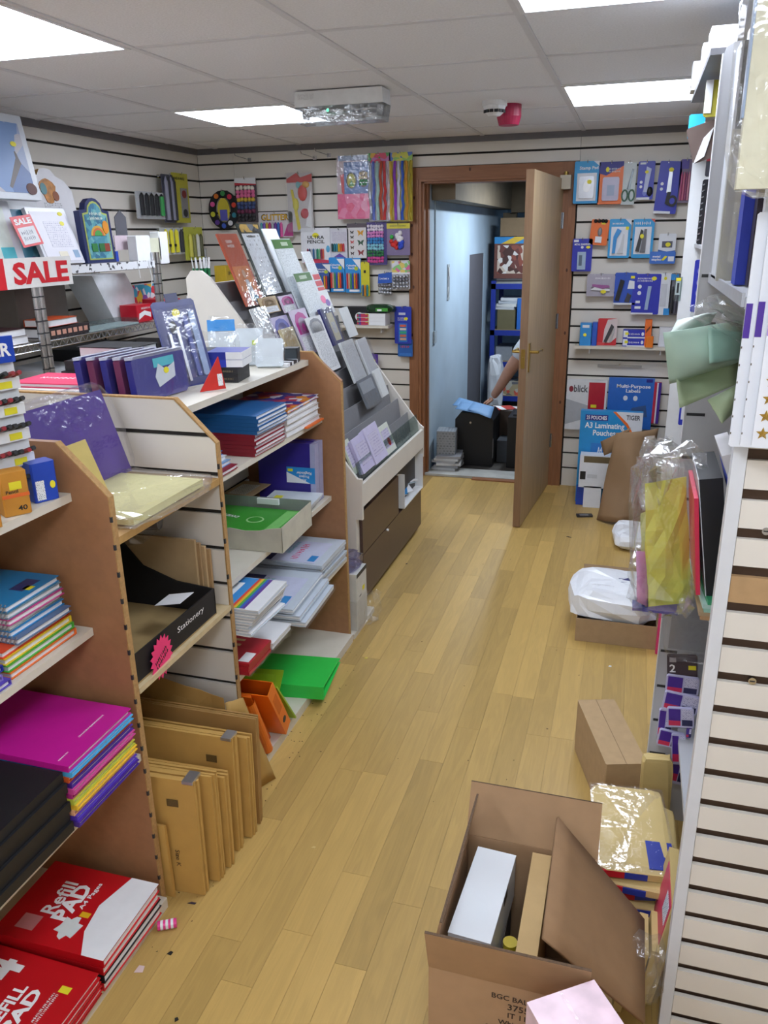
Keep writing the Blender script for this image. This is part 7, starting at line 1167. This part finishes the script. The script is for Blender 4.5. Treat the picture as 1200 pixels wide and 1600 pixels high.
for k in range(4): tag(MB().box(-.09, .09, -.12, .12, 0, .025, M(('c8ccd0', 'd8dad8', 'b8c0c8', 'd0d4d8')[k], .5)).build('paper_stack', None, loc=(-1.08+.008*k, 7.47, .9215+.0255*k), rot=(0, 0, .1*(k-2))), ('lowest', 'second', 'third', 'topmost')[k]+' white paper bundle on the olive carton', 'paper', 'paper bundles in the storeroom')
stb('dark green carton on the low storeroom shelf', -1.0, -.82, .471, .14, M('2a4038', .6), 7.33, .2, (('white_mark', 'r', WH, .4, .5, .6, .65, .001),))
stb('grey carton on the low storeroom shelf', -1.17, -1.02, .471, .12, M('8a9098', .6), 7.36)
tag(bag('white_sack', (.14, .16, .26), M('d0d4da', .5), 101, .01, 7, None, (-1.13, 7.15, .002), None), 'white sack leaning at the foot of the blue shelving', 'sack').scale = (1, 1, 2.1)
stb('pile of magazines on the lowest storeroom shelf', -1.15, -.75, .161, .12, M_multi(['b8b4a8', 'c85a4a', 'd8d4cc', '6a6a70', 'a89a7a'], 20), 7.33)
BK = M('0e0f12', .55, .1, name='black_case')
t = thing('black_case', 'black case on the storeroom floor under blue papers', 'case', (-1.0, 5.62, .002)); MB().prism([(-.14, 0), (.13, 0), (.13, .33), (.10, .37), (-.10, .38), (-.14, .33)], .3, BK, T3(0, .15, 0) @ FRONT).build('body', t); MB().cyl((-.03, -.151, .31), (-.03, -.155, .31), .008, CHROME).build('stud', t); MB().box(.128, .134, -.15, -.14, .06, .2, M('6a6a70', .4)).build('zip', t)
t = thing('black_case', 'second black case beside the door edge in the storeroom', 'case', (-.66, 5.62, .002)); MB().box(-.11, .13, -.15, .15, 0, .36, BK).build('body', t); MB().box(-.08, .1, -.1, .1, .36, .372, DARKG).build('lid', t)
t = tag(MB().box(-.045, .045, -.08, .08, 0, .16, M('4a5058', .7)).build('grey_block', None, loc=(-.815, 5.68, .002)), 'grey block between the two black cases', 'block')
BP = M('6f98c4', .6, .05)
for k, (c, rz) in enumerate((((-1.06, 5.56, .386), .3), ((-.97, 5.55, .389), -.35), ((-1.10, 5.66, .392), .6))): tag(sheet('blue_paper', (c[0]-.08, c[1]-.1, c[2]+.02), (c[0]+.09, c[1]-.13, c[2]-.03+.03*(k != 1)), (c[0]-.07, c[1]+.08, c[2]+.04), (c[0]+.08, c[1]+.07, c[2]+.01), BP, 5, 5, .001, 5+k, .01), ('blue paper bent over the front of the black case', 'blue paper drooping over the right of the black case', 'blue paper at the back of the black case')[k], 'paper', 'blue papers on the case')
for k in range(6): tag(MB().box(-.085, .085, -.1, .1, 0, .016, M(('b8bcc0', '8a8e94', 'd0d2d4', 'a8acb2', 'c8ccd0', '9a9ca2')[k], .5)).build('magazine', None, loc=(-1.165+.006*(k % 3), 5.36, .0135+.0165*k), rot=(0, 0, .12*(k % 3-1))), ('lowest', 'second', 'third', 'fourth', 'fifth', 'topmost')[k]+' magazine in the pile inside the storeroom door', 'magazine', 'magazines inside the storeroom door')
closed_box('grey_carton', 'grey printed carton on the magazines inside the storeroom door', 'carton', (-1.175, 5.37, .114), .13, .14, .165, M_print('8f959c', '6a7078', 40, .7), .1)
t = thing('wall_hanging', 'narrow framed strip picture on the pale blue storeroom wall', 'picture', (-1.274, 5.80, 1.12), (0, 0, HP)); MB().box(-.035, .035, -.004, 0, 0, .245, M('9aa4a8', .5)).build('frame', t); MB().box(-.026, .026, -.005, -.004, .02, .225, M_multi(['3a3c40', '8a8e90', 'c8ccc8', '5a5c60'], 20)).build('print', t)
t = thing('wall_cable', 'thin white cable trunking on the pale blue storeroom wall', 'trunking', (-1.27, 5.38, .95)); MB().box(-.004, .004, -.006, .006, 0, .82, M('a8b8c4', .6)).build('trunking', t); MB().box(-.004, .008, -.03, .03, -.08, 0, M('a8b8c4', .6)).build('socket', t)
for k, (c, lb) in enumerate((('b83428', 'red and white printed sheet under the reaching hand'), ('d4d6d8', 'white printed sheet under the red one'))): tag(MB().box(-.10, .10, -.07, .07, 0, .003, M(c, .5)).box(-.02, .02, -.0702, .0702, .0001, .0034, PAPER).build('printed_sheet', None, loc=(-.88+.03*k, 5.86+.03*k, .342-.006*k), rot=(0, .0, .5-.5*k)), lb, 'paper')
stb('low brown carton under the printed sheets in the storeroom', -.98, -.76, .002, .332, M('4a3e36', .8), 5.79, .22)
# ------------------------------------------------------------------ person seated behind the door, reaching left
def skin(name, verts, edges, mat_, parent=None, sub=2, root=0):
    me = bpy.data.meshes.new(name); me.from_pydata([v[:3] for v in verts], edges, []); o = link(name, me, parent); me.materials.append(mat_)
    sk = o.modifiers.new('skin', 'SKIN'); sk.use_smooth_shade = True; sl_ = me.skin_vertices[0].data
    for i, v in enumerate(verts): r = v[3]; sl_[i].radius = (r, v[4] if len(v) > 4 else r)
    sl_[root].use_root = True
    sb = o.modifiers.new('sub', 'SUBSURF'); sb.levels = sub; sb.render_levels = sub; return o
SKIN_ = M('b98a72', .55, .05, 40, name='skin'); SHIRT = M('cfd2d8', .75, .04, name='white_shirt'); TROU = M('2a2c34', .8)
pe = thing('person', 'seated person in a white short-sleeved shirt reaching down to printed sheets, mostly behind the door', 'person', (0, 0, 0))
px_, py_ = -.445, 5.98       # hips
Bv = [(px_, py_, .48, .15), (px_-.03, py_, .63, .145), (px_-.08, py_, .80, .155), (px_-.13, py_, .93, .13), (px_-.16, py_, 1.01, .055), (px_-.19, py_-.0, 1.07, .06), (px_-.21, py_, 1.13, .088), (px_-.21, py_, 1.21, .085),
      (px_-.17, py_-.17, .91, .065), (px_-.35, py_-.20, .665, .05), (px_-.42, py_-.19, .54, .038), (px_-.465, py_-.18, .465, .031), (px_-.49, py_-.175, .43, .036, .022),
      (px_-.12, py_+.17, .92, .065), (px_-.10, py_+.22, .68, .048), (px_-.16, py_+.36, .6, .034),
      (px_-.08, py_+.08, .47, .095), (px_-.12, py_+.44, .48, .065), (px_-.12, py_+.44, .12, .045), (px_-.12, py_+.54, .05, .035),
      (px_+.10, py_+.08, .47, .095), (px_+.14, py_+.44, .48, .065), (px_+.14, py_+.44, .12, .045), (px_+.14, py_+.54, .05, .035)]
Be = [(0, 1), (1, 2), (2, 3), (3, 4), (4, 5), (5, 6), (6, 7), (3, 8), (8, 9), (9, 10), (10, 11), (11, 12), (3, 13), (13, 14), (14, 15), (0, 16), (16, 17), (17, 18), (18, 19), (0, 20), (20, 21), (21, 22), (22, 23)]
skin('body', Bv, Be, SKIN_, pe)
hx, hy, hz = px_-.49, py_-.175, .43
fg = [(hx, hy, hz, .02)]; fe = []
for j, (dy, ln) in enumerate(((-.028, .07), (-.010, .082), (.009, .078), (.027, .062))):
    i = len(fg); fg += [(hx-.018, hy+dy*.8, hz-.02, .0095), (hx-.018-ln*.45, hy+dy, hz-.02-ln*.25, .0088), (hx-.018-ln*.62, hy+dy, hz-.02-ln*.6, .008), (hx-.018-ln*.58, hy+dy, hz-.02-ln*.85, .0065)]; fe += [(0, i), (i, i+1), (i+1, i+2), (i+2, i+3)]
i = len(fg); fg += [(hx+.002, hy-.04, hz-.012, .011), (hx-.026, hy-.052, hz-.036, .0095), (hx-.045, hy-.045, hz-.06, .0075)]; fe += [(0, i), (i, i+1), (i+1, i+2)]
skin('hand', fg, fe, SKIN_, pe)
sv = [(px_, py_, .45, .165), (px_-.03, py_, .63, .158), (px_-.08, py_, .80, .168), (px_-.13, py_, .935, .145), (px_-.15, py_, .985, .075), (px_-.17, py_-.17, .915, .08), (px_-.265, py_-.19, .79, .076), (px_-.325, py_-.197, .70, .074), (px_-.12, py_+.17, .925, .078), (px_-.11, py_+.21, .75, .068)]
skin('shirt', sv, [(0, 1), (1, 2), (2, 3), (3, 4), (3, 5), (5, 6), (6, 7), (3, 8), (8, 9)], SHIRT, pe)
tv = [(px_, py_, .47, .17), (px_-.08, py_+.08, .47, .105), (px_-.12, py_+.44, .48, .078), (px_-.12, py_+.44, .13, .06), (px_+.10, py_+.08, .47, .105), (px_+.14, py_+.44, .48, .078), (px_+.14, py_+.44, .13, .06)]
skin('trousers', tv, [(0, 1), (1, 2), (2, 3), (0, 4), (4, 5), (5, 6)], TROU, pe)
hd = bag('hair', (.19, .18, .13), M('2c241e', .8, .2), 5, .004, 8, pe, (px_-.195, py_, 1.175), power=.9); MB().ball((px_-.302, py_, 1.17), .014, SKIN_, 8, (1, .8, 1.4)).build('nose', pe, True)
for s in (-1, 1): MB().ball((px_-.285, py_+.032*s, 1.192), .011, WHITE, 8).ball((px_-.294, py_+.032*s, 1.192), .005, DARK, 8).build('eye', pe, True); MB().ball((px_-.20, py_+.088*s, 1.175), .02, SKIN_, 8, (.8, .4, 1.3)).build('ear', pe, True); MB().box(-.04, .04, -.06, .05, 0, .06, DARK).build('shoe', pe, loc=(px_+.01+.13*s, py_+.5, .002))
MB().box(px_-.297, px_-.29, py_-.022, py_+.022, 1.13, 1.136, M('8a4a44', .5)).build('mouth', pe)
t = thing('stool', 'plain wooden stool hidden behind the open door', 'stool', (px_+.02, py_, .001)); MB().box(-.17, .17, -.17, .17, .26, .29, PINE).build('seat', t)
for a_ in (-1, 1):
    for b_ in (-1, 1): MB().box(a_*.14-.015, a_*.14+.015, b_*.14-.015, b_*.14+.015, 0, .26, PINE).build('leg', t)
# ------------------------------------------------------------------ small litter on the floor
def lit(name, label, x, y, dims, m, rz=0., amp=.0): p = pZ(x, y, 0); return tag(MB().prism([(-dims[0]/2, -dims[1]/2), (dims[0]*.4, -dims[1]*.6), (dims[0]/2, dims[1]*.3), (-dims[0]*.1, dims[1]/2)], dims[2], m).build(name, None, loc=(p.x, p.y, .0004), rot=(0, 0, rz)), label, 'litter')
p = pZ(262, 1450, 0); t = thing('pink_eraser', 'pink and white striped eraser roll on the floor by the refill pads', 'eraser', (p.x, p.y, .0005), (0, 0, .5)); MB().cyl((-.022, 0, .011), (.022, 0, .011), .011, M('e0388c', .4), 12).build('body', t)
for k in range(3): MB().cyl((-.015+.012*k, 0, .011), (-.009+.012*k, 0, .011), .0114, PAPER, 12).build('stripe', t)
lit('paper_bit', 'small black scrap below the pink eraser', 266, 1489, (.012, .010, .001), DARK); lit('paper_bit', 'black scrap near the bottom left floor edge', 275, 1593, (.010, .008, .001), DARK, 1.); lit('paper_bit', 'torn white and pink scrap on the floor by the red pads', 218, 1514, (.022, .018, .001), M('d8c0bc', .6), .4); lit('paper_bit', 'dark sliver at the foot of the padded envelopes', 300, 1411, (.022, .006, .001), M('2a2238', .5), .1)
lit('paper_bit', 'yellow scrap beside the base shelf of binders', 572, 1028, (.014, .012, .001), M('d8c85a', .5)); lit('paper_bit', 'small pale scrap in the middle of the aisle', 490, 1324, (.012, .008, .001), M('d0b87a', .5)); lit('paper_bit', 'black sliver on the floor below the white cartons', 889, 839, (.03, .008, .001), DARK, -.4); lit('paper_bit', 'white crumb on the floor beside the shallow carton', 953, 1041, (.012, .010, .001), PAPER); lit('paper_bit', 'dark speck on the floor by the brown drawers', 635, 881, (.012, .008, .001), DARK, .5)
MB_ = MB()
for k in range(90):
    x, y = random.choice(((random.uniform(-.985, -.9), random.uniform(1.2, 2.9)), (random.uniform(-.9, .1), random.uniform(.9, 4.8)))); s = random.uniform(.0012, .003); MB_.prism([(-s, -s), (s, -s*.6), (s*.5, s)], .0006, M('4a3a26', .8), T3(x, y, .0004) @ Matrix.Rotation(k, 4, 'Z'))
tag(MB_.build('floor_dust'), 'dark grit scattered along the foot of the left shelves', 'dust', kind='stuff')
